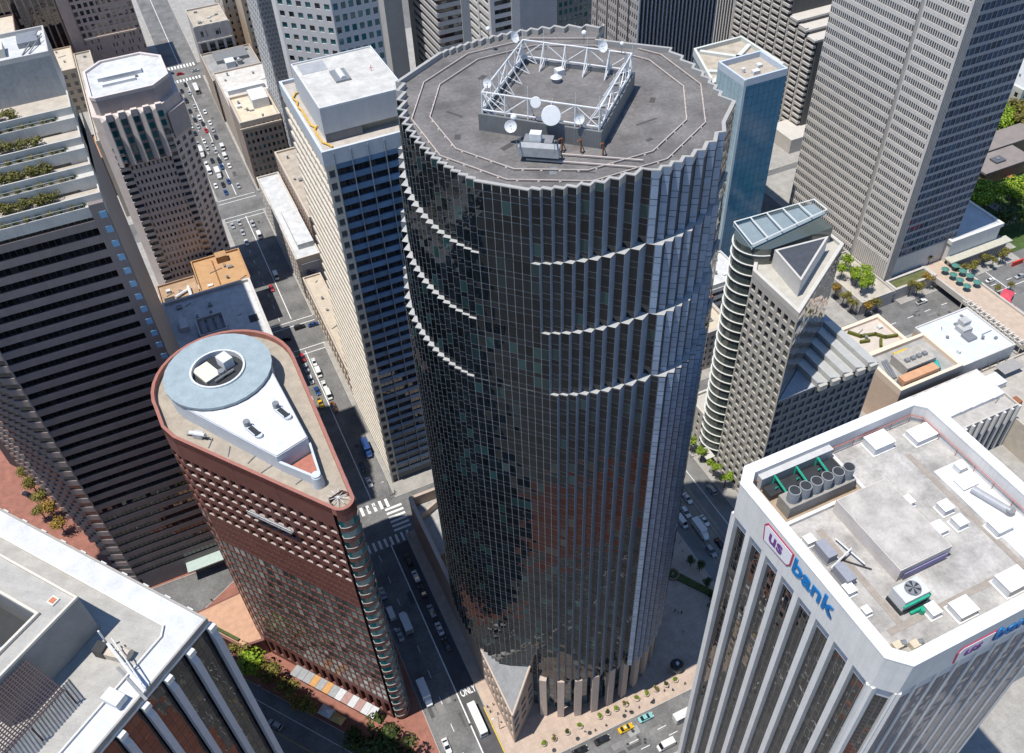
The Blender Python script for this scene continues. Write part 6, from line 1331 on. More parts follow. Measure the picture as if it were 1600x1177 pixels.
# finned block roof: crane and plant
one('roof_crane', 'white lattice window cleaning crane lying on the finned block roof', 'crane', [('boom', MB().tube((-35.6, 100.6, 111.6), (-31.0, 88.6, 111.8), 0.3, 6).tube((-34.6, 100.6, 112.6), (-31.2, 90.0, 112.4), 0.14).tube((-35.0, 98.5, 111.6), (-34.0, 98.6, 112.6), 0.1).tube((-33.6, 95, 111.7), (-32.8, 95, 112.5), 0.1), WHITE), ('carriage', MB().obox(-36.2, 90.6, 109.7, 111.2, 3.4, 2.2, R(-50)), WHITE), ('mast', MB().tube((-36.0, 101.5, 109.3), (-36.0, 101.5, 114.6), 0.18), DISHW), ('track', MB().obox(-33.4, 92.6, 109.4, 109.55, 9.0, 0.5, R(-66)), STEEL)], (-34, 95, 109.3))
one('exhaust_fan', 'cream exhaust fans beside the dark plant room wall of the finned block', 'fan', [('housing', MB().obox(-34.8, 99.0, 109.3, 111.0, 3.6, 2.2, R(-40)), mat('fan_cream', (0.50, 0.44, 0.36), 0.7, 0.12, 1)), ('drum', MB().tube((-33.6, 98.4, 110.6), (-32.6, 97.4, 110.6), 0.9, 12), mat('fan_cream', (0.5, 0.44, 0.36))), ('motor', MB().obox(-37.0, 100.6, 109.3, 111.6, 2.0, 2.0, R(-40)), DARK)], (-35, 99, 109.3))
# flatiron roof rig and suspended stage
one('roof_hoist', 'pale hoist with outriggers on the left part of the flatiron roof', 'hoist', [('arm', MB().tube((-14.8, 155.8, 99.6), (-11.8, 152.8, 100.2), 0.5, 8), WHITE), ('cabin', MB().obox(-13.2, 154.4, 98.7, 100.1, 2.2, 1.4, R(-40)), mat('hoist_grey', (0.45, 0.46, 0.47), 0.6, 0.1, 1)), ('strut', MB().tube((-15.6, 156.2, 98.8), (-10.6, 152.0, 98.8), 0.12), DARK)], (-13.2, 154.4, 98.65))
u_ = (Vector((8.0, 120.2))-Vector((-18.6, 155.6))).normalized(); n_ = Vector((u_.y, -u_.x))
v = Vector((-18.6, 155.6))+u_*24+n_*0.75; sr = math.atan2(u_.y, u_.x)
stg = thing('suspended_stage', 'long window cleaning stage hanging on the rose granite facade', 'platform', (v.x, v.y, 84.0))
MB().obox(v.x, v.y, 83.4, 83.7, 13.0, 0.9, sr).build('deck', STEEL, stg); q = MB()
for s in (-6.4, -3.2, 0, 3.2, 6.4):
    p = v+u_*s; q.tube((p.x+n_.x*0.4, p.y+n_.y*0.4, 83.6), (p.x+n_.x*0.4, p.y+n_.y*0.4, 84.7), 0.06)
a = v-u_*6.4+n_*0.4; e = v+u_*6.4+n_*0.4; q.tube((*a, 84.7), (*e, 84.7), 0.07); q.build('rail', mat('stage_rail', (0.6, 0.61, 0.62), 0.5, 0.05, 1), stg)
q = MB()
for s in (-6.2, 6.2): p = v+u_*s; q.tube((p.x, p.y, 84), (p.x, p.y, 100.4), 0.03)
q.build('cable', DARK, stg)

# ================================================================== vehicles
CARCOL = {'white': (0.62, 0.62, 0.61), 'silver': (0.33, 0.34, 0.35), 'black': (0.018, 0.019, 0.021), 'red': (0.36, 0.02, 0.02), 'blue': (0.02, 0.055, 0.17), 'yellow': (0.65, 0.38, 0.01), 'teal': (0.22, 0.46, 0.44), 'brown': (0.16, 0.075, 0.03)}
def paint(c):
    m = mat('paint_'+c, CARCOL[c], 0.28, 0.05, 1.0, fine=0.0, spec=0.5); return m
CARGL = mat('car_glass', (0.012, 0.014, 0.017), 0.08, 0.0, 1.0, fine=0, spec=0.7); TYRE = mat('tyre_rubber', (0.015, 0.015, 0.015), 0.9, 0.1, 1); LAMP = mat('head_lamp', (0.7, 0.7, 0.66), 0.2, 0.0, 1, fine=0); TAIL = mat('tail_lamp', (0.35, 0.01, 0.01), 0.3, 0.0, 1, fine=0)
def loft(secs):
    """secs: list of (x, half width, z0, z1) cross sections joined into one closed hull"""
    q = MB(); n = 6
    for (x, w, z0, z1) in secs:
        r = min(0.12, (z1-z0)*0.3)
        q.v += [(x, -w+r, z0), (x, w-r, z0), (x, w, z0+r), (x, w-r*0.6, z1), (x, -w+r*0.6, z1), (x, -w, z0+r)]
    for k in range(len(secs)-1):
        for i in range(n): q.f.append((k*n+i, k*n+(i+1) % n, (k+1)*n+(i+1) % n, (k+1)*n+i))
    q.f.append(tuple(range(n))[::-1]); q.f.append(tuple((len(secs)-1)*n+i for i in range(n))); return q
WHEEL = None
def wheel_mesh(r):
    q = MB().tube((0, -0.11, 0), (0, 0.11, 0), r, 12); return q.mesh('wheel', TYRE)
WHM = {r: wheel_mesh(r) for r in (0.33, 0.38, 0.46)}
SPEC = {  # body sections, cabin sections (glass), roof box, wheelbase half, track half, wheel r, length
 'sedan': ([(-2.3, 0.72, 0.35, 0.75), (-2.2, 0.85, 0.22, 0.92), (-1.3, 0.9, 0.2, 0.98), (0.9, 0.9, 0.2, 0.95), (2.0, 0.86, 0.22, 0.78), (2.32, 0.7, 0.32, 0.62)], [(-1.55, 0.72, 0.93, 1.0), (-0.85, 0.68, 0.95, 1.40), (0.35, 0.68, 0.95, 1.42), (1.15, 0.74, 0.92, 0.98)], (-0.8, 0.3, 0.6, 1.40, 1.47), 1.38, 0.8, 0.33),
 'suv': ([(-2.3, 0.8, 0.4, 1.0), (-2.22, 0.92, 0.28, 1.1), (-1.3, 0.95, 0.26, 1.12), (0.9, 0.95, 0.26, 1.1), (2.05, 0.92, 0.28, 0.98), (2.36, 0.8, 0.4, 0.8)], [(-2.15, 0.8, 1.08, 1.15), (-1.9, 0.76, 1.1, 1.68), (0.3, 0.75, 1.1, 1.70), (1.1, 0.8, 1.06, 1.14)], (-1.85, 0.25, 0.68, 1.68, 1.76), 1.4, 0.84, 0.38),
 'van': ([(-2.6, 0.92, 0.35, 2.1), (-2.55, 0.98, 0.3, 2.2), (1.3, 0.98, 0.3, 2.2), (1.4, 0.98, 0.3, 1.3), (2.3, 0.94, 0.32, 1.1), (2.6, 0.8, 0.4, 0.8)], [(1.2, 0.88, 1.3, 2.1), (1.35, 0.86, 1.28, 2.05), (2.0, 0.86, 1.1, 1.2)], (-2.4, 1.2, 0.9, 2.2, 2.26), 1.6, 0.86, 0.38),
 'pickup': ([(-2.7, 0.9, 0.4, 1.0), (-2.65, 0.95, 0.35, 1.1), (-0.6, 0.95, 0.35, 1.1), (1.0, 0.95, 0.35, 1.12), (2.3, 0.92, 0.35, 1.0), (2.7, 0.8, 0.45, 0.8)], [(-0.75, 0.78, 1.1, 1.2), (-0.55, 0.76, 1.1, 1.7), (0.55, 0.75, 1.1, 1.72), (1.25, 0.8, 1.08, 1.15)], (-0.5, 0.5, 0.7, 1.7, 1.78), 1.65, 0.85, 0.38)}
PROTO = {}
def make_car(kind, col, detail=True):
    root = thing('parked_car', 'car', 'car', (0, 0, 0)); p = paint(col)
    body, cab, (rx0, rx1, rw, rz0, rz1), wb, tr, wr = SPEC[kind]
    o = loft(body).build('body', p, root); loft(cab).build('cabin_glass', CARGL, root); MB().box(rx0, -rw, rz0-0.02, rx1, rw, rz1).build('cabin_roof', p, root)
    if kind == 'pickup': MB().box(-2.55, -0.78, 1.02, -0.75, 0.78, 1.13).build('load_bed', RUST if col == 'brown' else DARK, root)
    if detail:
        for sx in (-wb, wb):
            for sy in (-tr, tr): put('wheel', WHM[wr], root, (sx, sy, wr))
        L = body[-1][0]
        for sy in (-0.55, 0.55):
            MB().box(L-0.12, sy-0.18, 0.55, L+0.02, sy+0.18, 0.72).build('headlight', LAMP, root); MB().box(body[0][0]-0.02, sy-0.2, 0.62, body[0][0]+0.1, sy+0.2, 0.8).build('tail_light', TAIL, root)
    return root
def make_boxtruck(col):
    root = thing('box_truck', 'truck', 'truck', (0, 0, 0)); p = paint(col)
    loft([(2.0, 1.05, 0.5, 2.3), (2.1, 1.1, 0.45, 2.4), (2.9, 1.08, 0.45, 2.35), (3.5, 1.02, 0.45, 1.5), (4.0, 0.9, 0.5, 1.3)]).build('cab', p, root)
    loft([(2.85, 0.95, 1.5, 2.28), (3.0, 0.95, 1.48, 2.2), (3.45, 0.95, 1.4, 1.55)]).build('windscreen', CARGL, root)
    MB().box(-4.0, -1.2, 0.9, 1.95, 1.2, 3.5).build('cargo_box', p, root); MB().box(-4.0, -0.5, 0.5, 3.0, 0.5, 0.9).build('chassis', DARK, root)
    MB().box(-4.05, -1.1, 1.0, -4.0, 1.1, 3.3).build('rear_door', STEEL, root)
    for sx in (-2.6, 2.9):
        for sy in (-0.95, 0.95): put('wheel', WHM[0.46], root, (sx, sy, 0.46))
    return root
def make_bus(col, stripe=None):
    root = thing('bus', 'bus', 'bus', (0, 0, 0)); p = paint(col)
    loft([(-5.0, 1.15, 0.5, 2.9), (-4.9, 1.22, 0.4, 3.0), (4.7, 1.22, 0.4, 3.0), (5.0, 1.12, 0.5, 2.8)]).build('body', p, root)
    for sy in (-1, 1):
        for i in range(7): MB().box(-4.4+1.25*i, sy*1.215-0.02, 1.5, -3.3+1.25*i, sy*1.215+0.02, 2.5).build('side_window', CARGL, root)
        if stripe: MB().box(-4.8, sy*1.222-0.02, 0.6, 4.6, sy*1.222+0.02, 1.2).build('stripe', stripe, root)
    MB().box(4.86, -1.0, 1.3, 5.0, 1.0, 2.6).build('windscreen', CARGL, root); MB().box(-3.0, -0.6, 3.0, -1.0, 0.6, 3.25).build('roof_unit', WHITE, root); MB().box(1.0, -0.5, 3.0, 2.4, 0.5, 3.2).build('roof_unit', WHITE, root)
    for sx in (-3.2, 3.2):
        for sy in (-1.05, 1.05): put('wheel', WHM[0.46], root, (sx, sy, 0.46))
    return root
KINDN = {'sedan': 'saloon car', 'suv': 'sport utility car', 'van': 'van', 'pickup': 'pickup truck', 'boxtruck': 'box truck', 'bus': 'bus'}
CATN = {'sedan': 'car', 'suv': 'car', 'van': 'van', 'pickup': 'pickup', 'boxtruck': 'truck', 'bus': 'bus'}
NAMN = {'sedan': 'saloon_car', 'suv': 'utility_car', 'van': 'delivery_van', 'pickup': 'pickup_truck', 'boxtruck': 'box_truck', 'bus': 'city_bus'}
DIRN = {'Y': R(90), 'X': 0.0, 'M': R(127), '-Y': R(-90), '-X': R(180)}
COLN = {'black': 'black', 'teal': 'teal and yellow', 'brown': 'brown loaded'}
USED = {}
def car(x, y, kind, col, dr, label, group=None, detail=True, z=0.02):
    key = (kind, col, detail)
    if key not in PROTO:
        t = make_boxtruck(col) if kind == 'boxtruck' else make_bus(col, REDP if dr == 'X' else None) if kind == 'bus' else make_car(kind, col, detail)
        PROTO[key] = t; t.location = (x, y, z); t.rotation_euler = (0, 0, DIRN[dr]); t['label'] = label
    else: t = copy_tree(PROTO[key], (x, y, z), DIRN[dr], label)
    t.name = NAMN[kind]; ORG[t.name] = (0, 0, 0); t['category'] = CATN[kind]
    if group: t['group'] = group
    elif 'group' in t: del t['group']
    if kind == 'sedan' and col == 'yellow': MB().box(-0.35, -0.25, 1.47, 0.0, 0.25, 1.66).build('taxi_sign', LAMP, t, (0, 0, 0))
    return t
G1 = 'vehicles on the shaded side street'
for a in [(29.3, 108.8, 'bus', 'white', '-Y', 'white bus at the sunlit kerb beside the granite prow'), (18.6, 122.6, 'boxtruck', 'white', '-Y', 'white box truck in shade below the flatiron prow'), (18.6, 106.0, 'sedan', 'white', '-Y', 'white saloon car half in sun at the bottom of the side street'),
          (21.4, 146.7, 'boxtruck', 'white', 'Y', 'white box truck alone in the middle lane of the shaded street'), (18.4, 152.2, 'van', 'white', 'Y', 'white van at the flatiron kerb left of the middle lane truck'), (18.4, 144.0, 'sedan', 'silver', 'Y', 'silver saloon car behind the kerbside white van'), (18.4, 160.2, 'sedan', 'silver', 'Y', 'silver saloon car mostly hidden by the flatiron bays'),
          (30.2, 161.4, 'sedan', 'white', 'Y', 'white saloon car parked nearest the crossing on the podium side'), (30.2, 155.2, 'sedan', 'black', 'Y', 'black saloon car parked second below the crossing'), (30.2, 147.4, 'sedan', 'silver', 'Y', 'silver saloon car parked beside the podium wall'), (30.2, 140.6, 'sedan', 'white', 'Y', 'white saloon car parked between the silver and the last black one'),
          (30.2, 134.6, 'sedan', 'black', 'Y', 'black saloon car last in the parked row beside the podium'), (30.2, 168.4, 'suv', 'black', 'Y', 'black utility car stopped just below the crossing'), (28.9, 205.0, 'sedan', 'white', '-Y', 'white saloon car waiting above the crossing'), (32.9, 219.6, 'boxtruck', 'blue', '-Y', 'dark blue box truck in shade beside the louvred tower'), (29.0, 213.0, 'sedan', 'black', '-Y', 'black saloon car in shade behind the waiting white one')]:
    car(*a, group=G1)
G2 = 'vehicles queueing in the sun past the flatiron'
for a in [(24.8, 278.5, 'suv', 'red', '-Y', 'dark red utility car first at the lights'), (24.6, 272.0, 'suv', 'silver', '-Y', 'silver utility car behind the dark red one'), (28.4, 274.0, 'sedan', 'white', '-Y', 'white saloon car first in the lane right of the dark red one'), (24.4, 264.6, 'suv', 'white', '-Y', 'white utility car third in the left lane'),
          (28.3, 267.0, 'van', 'white', '-Y', 'white van behind the first car of the right lane'), (28.4, 259.6, 'sedan', 'white', '-Y', 'white saloon car between the two white vans'), (25.0, 257.6, 'sedan', 'blue', '-Y', 'blue saloon car ahead of the yellow truck'), (24.2, 250.6, 'pickup', 'yellow', '-Y', 'yellow pickup truck at the edge of the shade'), (28.3, 246.0, 'pickup', 'brown', '-Y', 'pickup truck with a brown load at the shade edge'), (28.4, 253.2, 'van', 'white', '-Y', 'white van just ahead of the brown load'),
          (28.8, 297.6, 'suv', 'black', 'X', 'black utility car crossing the junction past the banner'), (21.5, 292.9, 'suv', 'black', 'X', 'black utility car at the left of that junction'), (34.6, 296.6, 'sedan', 'blue', 'X', 'dark blue saloon car at the right of that junction'), (28.6, 336.3, 'van', 'white', '-Y', 'white van in sun beside the banner building'), (24.6, 328.9, 'sedan', 'red', '-Y', 'red saloon car beside the banner building'),
          (29.2, 370.4, 'van', 'white', '-Y', 'white van leaving the shaded junction'), (22.4, 368.1, 'sedan', 'white', '-Y', 'white saloon car near the ochre roof'), (19.4, 384.8, 'sedan', 'silver', '-Y', 'silver saloon car at the left kerb in the shaded junction'), (23.0, 386.0, 'sedan', 'silver', '-Y', 'silver saloon car second from the left kerb in the shaded junction'), (28.6, 381.6, 'suv', 'silver', '-Y', 'silver utility car right of the saloons in the shaded junction'), (22.6, 377.0, 'sedan', 'silver', '-Y', 'silver saloon car leading out of the shaded junction')]:
    car(*a, group=G2)
JAM = [(19.0,458.9,'boxtruck','white'),(22.8,433.6,'boxtruck','white'),(30.5,459.9,'van','white'),(29.8,490.6,'sedan','white'),(26.2,483.1,'sedan','red'),(22.8,471.8,'sedan','white'),(22.9,463.6,'sedan','silver'),(22.7,449.5,'sedan','black'),(26.1,447.6,'suv','black'),(29.6,473.2,'sedan','black'),(26.0,440.6,'suv','blue'),(26.2,425.1,'sedan','blue'),(23.0,423.2,'sedan','black'),(19.4,423.9,'sedan','white'),(22.7,415.5,'sedan','blue'),(29.8,439.9,'sedan','white'),(29.7,449.6,'van','white'),(19.2,446.4,'suv','white'),(19.2,438.8,'van','white'),(29.8,504.7,'sedan','white'),(26.1,491.6,'sedan','black'),(26.3,458.0,'sedan','silver'),(26.3,466.7,'sedan','silver'),(25.6,499.0,'suv','white'),(23.0,489.5,'sedan','silver'),(19.6,491.6,'sedan','white'),(20.0,482.7,'sedan','black'),(30.6,533.8,'bus','white'),(29.8,418.6,'sedan','silver'),(25.9,544.1,'sedan','black'),(26.1,532.4,'sedan','silver'),(22.4,537.1,'sedan','black'),(22.6,523.0,'suv','black'),(25.6,514.1,'sedan','silver'),(22.8,498.1,'sedan','black'),(22.2,510.0,'sedan','black'),(19.2,470.5,'sedan','silver'),(29.7,482,'sedan','silver')]
NUM = {}
for (x, y, k, c) in JAM: NUM[(k, c)] = NUM.get((k, c), 0)+1
for (x, y, k, c) in JAM:
    n = NUM[(k, c)]; lab = ('%s %s in the traffic jam between the tan tower and the cream roof' % (COLN.get(c, c), KINDN[k])) if n > 1 else ('the only %s %s in the far traffic jam' % (COLN.get(c, c), KINDN[k]))
    car(x, y, k, c, '-Y', lab, 'traffic jam: %s %ss' % (c, KINDN[k]), detail=False)
car(25.5, 560.2, 'sedan', 'red', 'X', 'red saloon car on the farthest sunlit crossing'); car(20.0, 563.9, 'sedan', 'black', 'X', 'black saloon car left of the red one on the farthest crossing', detail=False); car(34.8, 560.0, 'sedan', 'silver', 'X', 'silver saloon car right of the red one on the farthest crossing', detail=False)
for a in [(125.2, 149.0, 'sedan', 'white', '-Y', 'white saloon car first below the sunlit tram tracks'), (121.4, 144.2, 'suv', 'white', '-Y', 'white utility car at the plaza kerb behind the first saloon'), (118.2, 141.4, 'van', 'white', '-Y', 'white van pulled up on the plaza kerb'), (121.6, 135.6, 'boxtruck', 'white', '-Y', 'white box truck double parked by the plaza'), (125.2, 138.6, 'sedan', 'white', '-Y', 'white saloon car passing the double parked truck'), (120.4, 127.4, 'suv', 'silver', '-Y', 'silver utility car ahead of the double parked truck'), (134.6, 148.3, 'suv', 'silver', 'Y', 'silver utility car on the far lane under the street trees'), (124.6, 128.6, 'sedan', 'black', '-Y', 'black saloon car beside the silver utility car')]:
    car(*a, group='vehicles on the tram street')
for a in [(66.0, 88.6, 'sedan', 'yellow', 'X', 'yellow taxi at the plaza kerb'), (72.6, 88.8, 'sedan', 'teal', 'X', 'pale teal taxi ahead of the yellow one'), (58.4, 88.6, 'sedan', 'black', 'X', 'black saloon car right behind the yellow taxi'), (51.5, 88.6, 'sedan', 'black', 'X', 'black saloon car at the bottom edge, last behind the taxis'), (84.2, 84.4, 'bus', 'white', 'X', 'white and red bus partly hidden by the bank tower'), (73.6, 79.6, 'van', 'white', '-X', 'white van at the bottom edge beside the bank tower')]:
    car(*a, group='vehicles beside the plaza')
for a in [(-23.5, 133.0, 'suv', 'silver', 'M', 'silver utility car beside the finned block on the tree lined street'), (267.7, 192.0, 'pickup', 'white', 'X', 'white pickup under the trees beside the footbridge'), (303.0, 189.6, 'sedan', 'white', 'X', 'white saloon car on the wide street right of the footbridge'), (316, 186, 'sedan', 'silver', '-X', 'silver saloon car farther right on the wide street'), (-88.5, 283.1, 'boxtruck', 'white', 'M', 'white box truck at the left edge below the banded tower'), (-84.0, 287.0, 'sedan', 'white', 'M', 'white saloon car beside the left edge truck'), (-78.4, 266.9, 'sedan', 'black', 'M', 'black saloon car at the shade edge by the brick pavement on the far left'), (-83.0, 255.0, 'sedan', 'black', 'M', 'black saloon car beside the finned roof on the far left'), (330, 184.5, 'sedan', 'white', 'X', 'white saloon car at the right edge of the wide street')]:
    car(*a)

# ================================================================== trees and plants
BARK = mat('bark', (0.10, 0.075, 0.055), 0.9, 0.2, 2)
def crown_mesh(name, m, rx, rz, n, leaf, seed, lobes=7, low=0.0):
    r = random.Random(seed); v = []; f = []
    L = [(r.uniform(-0.55, 0.55)*rx, r.uniform(-0.55, 0.55)*rx, r.uniform(-0.35, 0.5)*rz+low, r.uniform(0.42, 0.68)) for _ in range(lobes)]
    for i in range(n):
        cx, cy, cz, s = L[i % lobes]
        a = r.uniform(0, 2*math.pi); c = r.uniform(-0.8, 1); sn = math.sqrt(1-c*c); k = s*(r.random()**0.33)*r.uniform(0.85, 1.12)
        p = Vector((cx+math.cos(a)*sn*k*rx, cy+math.sin(a)*sn*k*rx, cz+c*k*rz))
        nn = Vector((math.cos(a)*sn+r.uniform(-.6, .6), math.sin(a)*sn+r.uniform(-.6, .6), c+r.uniform(-.2, .9))).normalized()
        t = nn.orthogonal().normalized(); t.rotate(Matrix.Rotation(r.uniform(0, 6.28), 3, nn)); b2 = nn.cross(t); w = leaf*r.uniform(0.6, 1.3); h = w*r.uniform(0.45, 0.8); b = len(v)
        for (x, y) in ((-1, -0.4), (0.2, -1), (1, 0.3), (-0.2, 1)): v.append(tuple(p+t*x*w+b2*y*h))
        f.append((b, b+1, b+2, b+3))
    me = bpy.data.meshes.new(name); me.from_pydata(v, [], f); me.materials.append(m); return me
LG = leafmat('leaf_bright', (0.13, 0.24, 0.02), (0.34, 0.40, 0.03)); LO = leafmat('leaf_olive', (0.10, 0.105, 0.025), (0.34, 0.27, 0.06)); LD = leafmat('leaf_dark', (0.028, 0.055, 0.014), (0.08, 0.09, 0.02)); LY = leafmat('leaf_autumn', (0.20, 0.15, 0.025), (0.45, 0.25, 0.06))
CROWNS = {}
for nm, m_ in (('bright', LG), ('olive', LO), ('dark', LD), ('autumn', LY)):
    CROWNS[nm] = [crown_mesh('crown', m_, 1.0, 0.85, 900, 0.10, 3+i*7+len(nm), 8) for i in range(3)]
q = MB().tube((0, 0, 0), (0.02, 0.01, 0.55), 0.035, 7, 0.024).tube((0.02, 0.01, 0.5), (0.25, 0.1, 0.9), 0.02, 5, 0.01).tube((0.02, 0.01, 0.52), (-0.2, 0.16, 0.92), 0.02, 5, 0.01).tube((0.02, 0.01, 0.5), (0.0, -0.24, 0.88), 0.018, 5, 0.01)
TRUNK = q.mesh('trunk', BARK)
def tree(x, y, z, h, rad, kind, label, group, seed=0, name='street_tree'):
    r = random.Random(int(x*7+y*13+seed)); t = thing(name, label, 'tree', (x, y, z), group)
    o = put('trunk', TRUNK, t, (x, y, z), r.uniform(0, 6)); o.scale = (h*0.9, h*0.9, h*0.85)
    c = put('crown', CROWNS[kind][r.randrange(3)], t, (x, y, z+h-rad*0.72), r.uniform(0, 6.28)); c.scale = (rad*r.uniform(0.9, 1.1), rad*r.uniform(0.9, 1.1), rad*r.uniform(0.8, 1.0))
    return t
GM = 'trees on the brick pavement by the flatiron'
for (x, y, h, r_, k, l) in [(-24.6, 150.3, 9.5, 4.0, 'bright', 'brightest green tree beside the finned block'), (-27.6, 157.0, 7.5, 2.6, 'olive', 'small olive tree at the podium corner nearest the finned block'), (-20.9, 147.0, 8.5, 3.0, 'olive', 'olive tree right beside the brightest green tree'), (-17.8, 138.4, 8.5, 3.1, 'olive', 'middle olive tree below the glass canopy'), (-12.6, 132.0, 7.5, 2.5, 'olive', 'olive tree beside the pale tents'), (-15.4, 134.2, 6.5, 2.0, 'autumn', 'small yellowing tree between two olive trees'),
        (2.0, 112.5, 11, 4.6, 'dark', 'largest dark tree at the bottom below the flatiron prow'), (-3.4, 115.5, 9, 3.2, 'dark', 'dark tree left of the largest one at the bottom'), (6.6, 105.8, 10, 4.0, 'dark', 'dark tree lowest at the bottom edge')]:
    tree(x, y, 0.15, h*1.1, r_*1.3, k, l, GM)
for (x, y, h, r_, k, l) in [(-79.6, 254.0, 8, 3.0, 'olive', 'upper olive tree beside the banded tower on the far left'), (-77.0, 246.6, 8.5, 3.2, 'olive', 'second olive tree beside the banded tower'), (-74.6, 239.5, 8.5, 3.4, 'autumn', 'orange tinged tree beside the banded tower'), (-72.0, 231.0, 8, 3.0, 'autumn', 'lowest autumn tree beside the banded tower'), (-78.0, 241.0, 8, 2.8, 'olive', 'olive tree on the street side of the autumn tree'), (-81.5, 261.0, 7.5, 2.6, 'olive', 'topmost olive tree in the far left row')]:
    tree(x, y, 0.15, h, r_, k, l, 'trees beside the banded tower')
for (x, y, r_, l) in [(138.2, 167.1, 2.6, 'green street tree nearest the cylinder on the tram street'), (138.6, 161.0, 2.4, 'second green street tree on the tram street'), (138.6, 153.6, 2.6, 'third green street tree on the tram street'), (139.2, 147.6, 2.4, 'street tree in shade at the wedge building corner')]:
    tree(x, y, 0.15, 7.5, r_, 'bright', l, 'street trees before the wedge building')
GP = 'trees on the concrete podium terrace'
for i, (x, y, r_) in enumerate([(248.5, 219.5, 2.8), (245.2, 211.0, 2.6), (242.4, 214.6, 2.4), (249.8, 208.6, 2.8), (247.0, 203.4, 2.4), (243.0, 203.0, 2.2), (244.0, 207.4, 2.3)]):
    tree(x, y, 7.0, 7.0, r_*1.25, 'bright', 'green tree in a planter on the podium under the pale grid tower', GP)
for i, (x, y, r_) in enumerate([(237.7, 211.0, 2.6), (237.5, 205.6, 2.7), (237.5, 200.4, 2.4), (241.7, 196.3, 2.8), (246.4, 196.0, 2.7), (268.4, 196.4, 2.8), (275.3, 198.6, 2.6), (265.5, 197.6, 2.0)]):
    tree(x, y, 0.15, 8.0, r_, 'olive' if i % 3 else 'autumn', '%s olive street tree from the wedge building along the podium kerb' % ORD[[0, 1, 2, 3, 4, 6, 7, 5][i]], 'street trees below the podium')
PARK = [(368.0,281.8),(374.5,281.9),(381.0,282.0),(388.9,283.6),(395.1,283.2),(402.2,283.8),(410.0,281.9),(416.8,280.0),(361.4,279.4),(404.7,274.4),(371,276.5),(378,276),(385.5,277),(393,276.5),(399,278),(412,275)]
PARK2 = [(340.9,255.7),(338.7,249.3),(338.1,244.6),(340.7,239.2),(332.9,241.3),(333.6,250.1),(332.3,236.0),(344.4,234.1),(346.2,229.2),(352.0,225.4),(359.9,222.6),(335.2,213.6),(341.1,210.1),(337.8,227.7),(356.0,230.5),(365.2,229.9),(371,224),(363,214),(352,212),(372,234),(331,229)]
for i, (x, y) in enumerate(PARK): tree(x, y, 0.1, 13, 5.6+(i % 3)*0.6, 'olive' if i % 3 == 0 else 'bright', 'park tree in the row beyond the brown pavilion', 'park trees beyond the pavilion', i, 'park_tree')
for i, (x, y) in enumerate(PARK2): tree(x, y, 0.1, 12.5, 5.3+(i % 4)*0.5, 'dark' if i % 6 == 5 else 'bright', 'park tree in the grove between the brown pavilion and the stone hall roof', 'park trees before the pavilion', i, 'park_tree')
for i, (x, y) in enumerate([(291.4, 198.0), (295.1, 197.4), (300.9, 197.9), (307.1, 198.2), (310.0, 196.1), (314.8, 196.4), (318.3, 197.8), (297.6, 196.6)]): tree(x, y, 0.15, 6.5, 2.1, 'olive', '%s small olive tree from the footbridge before the slatted stone hall' % ORD[[0, 1, 3, 4, 5, 6, 7, 2][i]], 'trees before the stone hall', i)
for i, (x, y) in enumerate([(300, 208), (303, 200), (298, 182.4), (294.5, 180.5), (305, 181), (283, 206.5), (281, 209)]):
    if i > 1: tree(x, y, 0.15 if i < 5 else 5.0, 5.0, 1.7, 'olive', ['', '', 'olive bush tree right of the footbridge end', 'olive bush tree against the footbridge wall', 'olive bush tree beside the red tents', 'potted tree at the head of the footbridge', 'second potted tree at the head of the footbridge'][i], None)
for i, (x, y) in enumerate([(113.0, 122.9), (111.6, 126.0), (111.6, 117.1), (110.0, 112.6), (108.4, 108.6), (105.2, 130.0)]): tree(x, y, 0.15, 4.5, 1.8, 'dark', '%s shaded plaza tree from the top in the row beside the tram street' % ORD[[2, 1, 3, 4, 5, 0][i]], 'plaza trees in shade', i)
pit = struct('planting_bed', MB().prism([(98.5, 133), (113, 110.5), (114, 112.5), (101.0, 135)], 0.1, 0.7), mat('bed_green', (0.07, 0.09, 0.025), 0.9, 0.4, 1.0)); pit['kind'] = 'structure'
one('plaza_fountain', 'round brown stone fountain basin in the shaded plaza', 'fountain', [('rim', MB().ring([(104.6+2.2*math.cos(R(a)), 125.6+2.2*math.sin(R(a))) for a in range(0, 360, 15)], [(104.6+1.7*math.cos(R(a)), 125.6+1.7*math.sin(R(a))) for a in range(0, 360, 15)], 0.15, 0.8), mat('fountain_stone', (0.24, 0.15, 0.11), 0.7, 0.15, 1)), ('basin', MB().cyl(104.6, 125.6, 0.15, 0.5, 1.75, 24), mat('basin_water', (0.03, 0.05, 0.06), 0.1, 0.1, 1)), ('jet_stone', MB().cyl(104.6, 125.6, 0.4, 1.1, 0.5, 12, 0.25), STEEL)], (104.6, 125.6, 0.15))
one('kiosk', 'round dark kiosk with pale base at the plaza corner', 'kiosk', [('base', MB().cyl(88.6, 97.8, 0.15, 2.2, 1.7, 16), mat('kiosk_base', (0.40, 0.39, 0.37), 0.7, 0.1, 1)), ('canopy', MB().cyl(88.6, 97.8, 2.2, 3.0, 2.1, 16, 1.6), DARK), ('lantern', MB().cyl(88.6, 97.8, 3.0, 3.5, 0.5, 12), WHITE)], (88.6, 97.8, 0.15))
